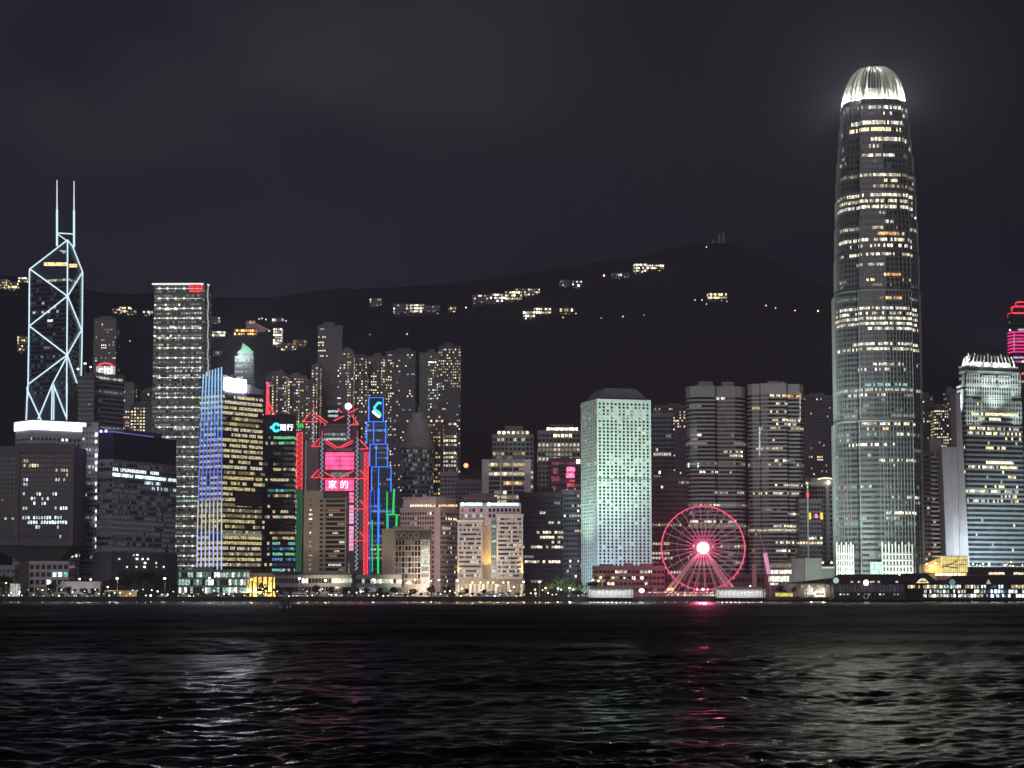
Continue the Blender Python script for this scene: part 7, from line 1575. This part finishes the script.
# slanting ridge terrace with a lit roof line
q = on_hill(262, 330); Yh = q.y - 10; r = thing('hill_house', 'slanting pinkish roofed building with a white lit edge above the blazing sign', 'hillside building', (q.x, Yh, q.z - 5), 'lit houses on the dark hill')
P = lambda x, y, o=0: W(x, y, Yh + o)
MB().prism([tuple(P(250, 0).xy), tuple(P(270, 0).xy), (P(270, 0).x, Yh + 14), (P(250, 0).x, Yh + 14)], P(260, 336).z, [P(0, 321).z, P(0, 329).z, P(0, 327).z, P(0, 319).z]).build('walls', W_PINK, r)
MB().path([P(250, 320.5, -1), P(262, 327, -1), P(271, 331, -1)], .9).build('roof_edge', emis('lit_dusky', (1, .55, .42), .22), r)
MB().box(P(253, 0).x, P(259, 0).x, Yh - .6, Yh - .1, P(0, 323.6).z, P(0, 321).z).build('lit_window', MATS['lit_warm_2'], r)
for x, y in ((264, 333.5), (267, 334), (269, 331), (259, 319), (262, 318.5), (266, 319.5), (275, 320), (286, 321)):
    m = P(x, y, -2); MB().ball(m, 1.1, nu=6, nv=4).build('terrace_lamp', MATS['lit_cream_3'], r)
def hill_lamp(px, py, label, color, e, rad=1.0):
    q = on_hill(px, py + 1.2); Yh = q.y - 5; g = terrain(q.x, Yh); t = W(px, py, Yh); r = thing('street_lamp', label, 'street lamp', (t.x, Yh, min(g, t.z - 4)), 'lamps on the dark hill')
    MB().tube((t.x, Yh, min(g, t.z - 4) - 2), t, .25, 5).build('post', DARK, r); MB().ball(t, rad, nu=8, nv=6).build('lamp_head', emis('hill_%s_%g' % (color, e), dict(white=(1, .97, .9), warm=(1, .62, .28), cool=(.75, .9, 1), red=(1, .15, .15))[color], e), r)
for a in [(209, 320, 'warm lamp right of the top of the grid of lights tower', 'warm', 4, 1.1), (466, 307.5, 'lone white lamp on the middle slope', 'white', 4, .9), (407, 334, 'small white lamp above the bright paired window tower', 'white', 2.5, .8), (370, 334.5, 'faint lamp on the slope above the blue outlined tower', 'white', .8, .7), (130, 341, 'faint lone lamp left of the grid of lights tower', 'white', 1.5, .8), (578.5, 285.5, 'white glaring lamp on the hill', 'cool', 8, 1.5), (600, 259.5, 'tiny red beacon above the peak row', 'red', 1.0, .8), (604, 275.5, 'bright warm lamp at the left end of the peak row', 'warm', 6, 1.3), (659, 266, 'bright warm lamp at the right end of the peak row', 'warm', 7, 1.2), (662.5, 265, 'orange lamp at the tip of the peak row', 'warm', 5, .9), (642, 272, 'warm lamp below the terraced peak house', 'warm', 4, .9),
          (695, 300, 'left white lamp beside the house under the summit', 'white', 2, .8), (702, 300, 'right white lamp beside the house under the summit', 'white', 2.5, .8), (706.5, 304, 'lower lamp beside the house under the summit', 'white', 1.6, .8), (706.5, 247, 'white lamp below the summit masts', 'white', 3, .8), (623, 316.5, 'white lamp low on the slope above the mint tower', 'white', 2.5, .8), (601, 318, 'faint lamp low on the slope left above the mint tower', 'white', 1, .7), (644, 315, 'faint lamp low on the slope right above the mint tower', 'white', .8, .7), (766, 305.5, 'first amber lamp on the slope left of the tallest tower', 'warm', 3, .9), (775.5, 308, 'white lamp in the row left of the tallest tower', 'cool', 2, .9), (795, 310.5, 'third amber lamp in the row left of the tallest tower', 'warm', 3.5, .9), (818, 311, 'brightest amber lamp beside the tallest tower', 'warm', 4.5, 1.1),
          (576, 313.5, 'warm lamp right of the low warm house on the slope', 'warm', 3, .8), (563, 317.5, 'warm lamp under the low warm house on the slope', 'warm', 3, .8), (526, 318.5, 'white lamp under the white fronted hill house', 'white', 4, .9)]: hill_lamp(*a)
for px, y0, lb in ((708, 243, 'shortest dim lattice mast on the summit'), (713.5, 240, 'middle dim lattice mast on the summit'), (719, 235, 'tall dim lattice mast on the summit'), (723.5, 233, 'tallest dim lattice mast on the summit')):
    q = W(px, 247, RY - 20); t = W(px, y0, RY - 20); r = thing('lattice_mast', lb, 'mast', (q.x, q.y, q.z - 6), 'masts on the summit'); m = MB()
    for s in (-1, 1): m.tube((q.x + s * 2.2, q.y, q.z - 6), (t.x + s * .8, q.y, t.z), .3, 4)
    n = 6
    for k in range(n): z0, z1 = q.z + (t.z - q.z) * k / n, q.z + (t.z - q.z) * (k + 1) / n; m.tube((q.x - 1.9, q.y, z0), (q.x + 1.9, q.y, z1), .22, 4)
    m.build('lattice', mat('mast_pale', (.4, .4, .42), .5), r)
    for k in range(3): MB().ball((t.x, q.y - 1, t.z + (q.z - t.z) * k / 3), .65, nu=6, nv=4).build('mast_light', emis('mast_dim', (.75, .85, .8), .16), r)
# ------------------------------------------------------------------ night haze over the harbour
hz = MB().box(-3000, 3000, -90, 4850, -4.2, 640).build('haze', [], None); hz['kind'] = 'stuff'
m = bpy.data.materials.new('haze_air'); m.use_nodes = True; t = m.node_tree; t.nodes.clear()
o_ = N(t, 'ShaderNodeOutputMaterial'); v_ = N(t, 'ShaderNodeVolumePrincipled'); v_.inputs['Color'].default_value = (.72, .76, 1, 1); v_.inputs['Density'].default_value = .000118; v_.inputs['Anisotropy'].default_value = .55
t.links.new(v_.outputs[0], o_.inputs['Volume']); hz.data.materials.append(m); m.cycles.homogeneous_volume = True
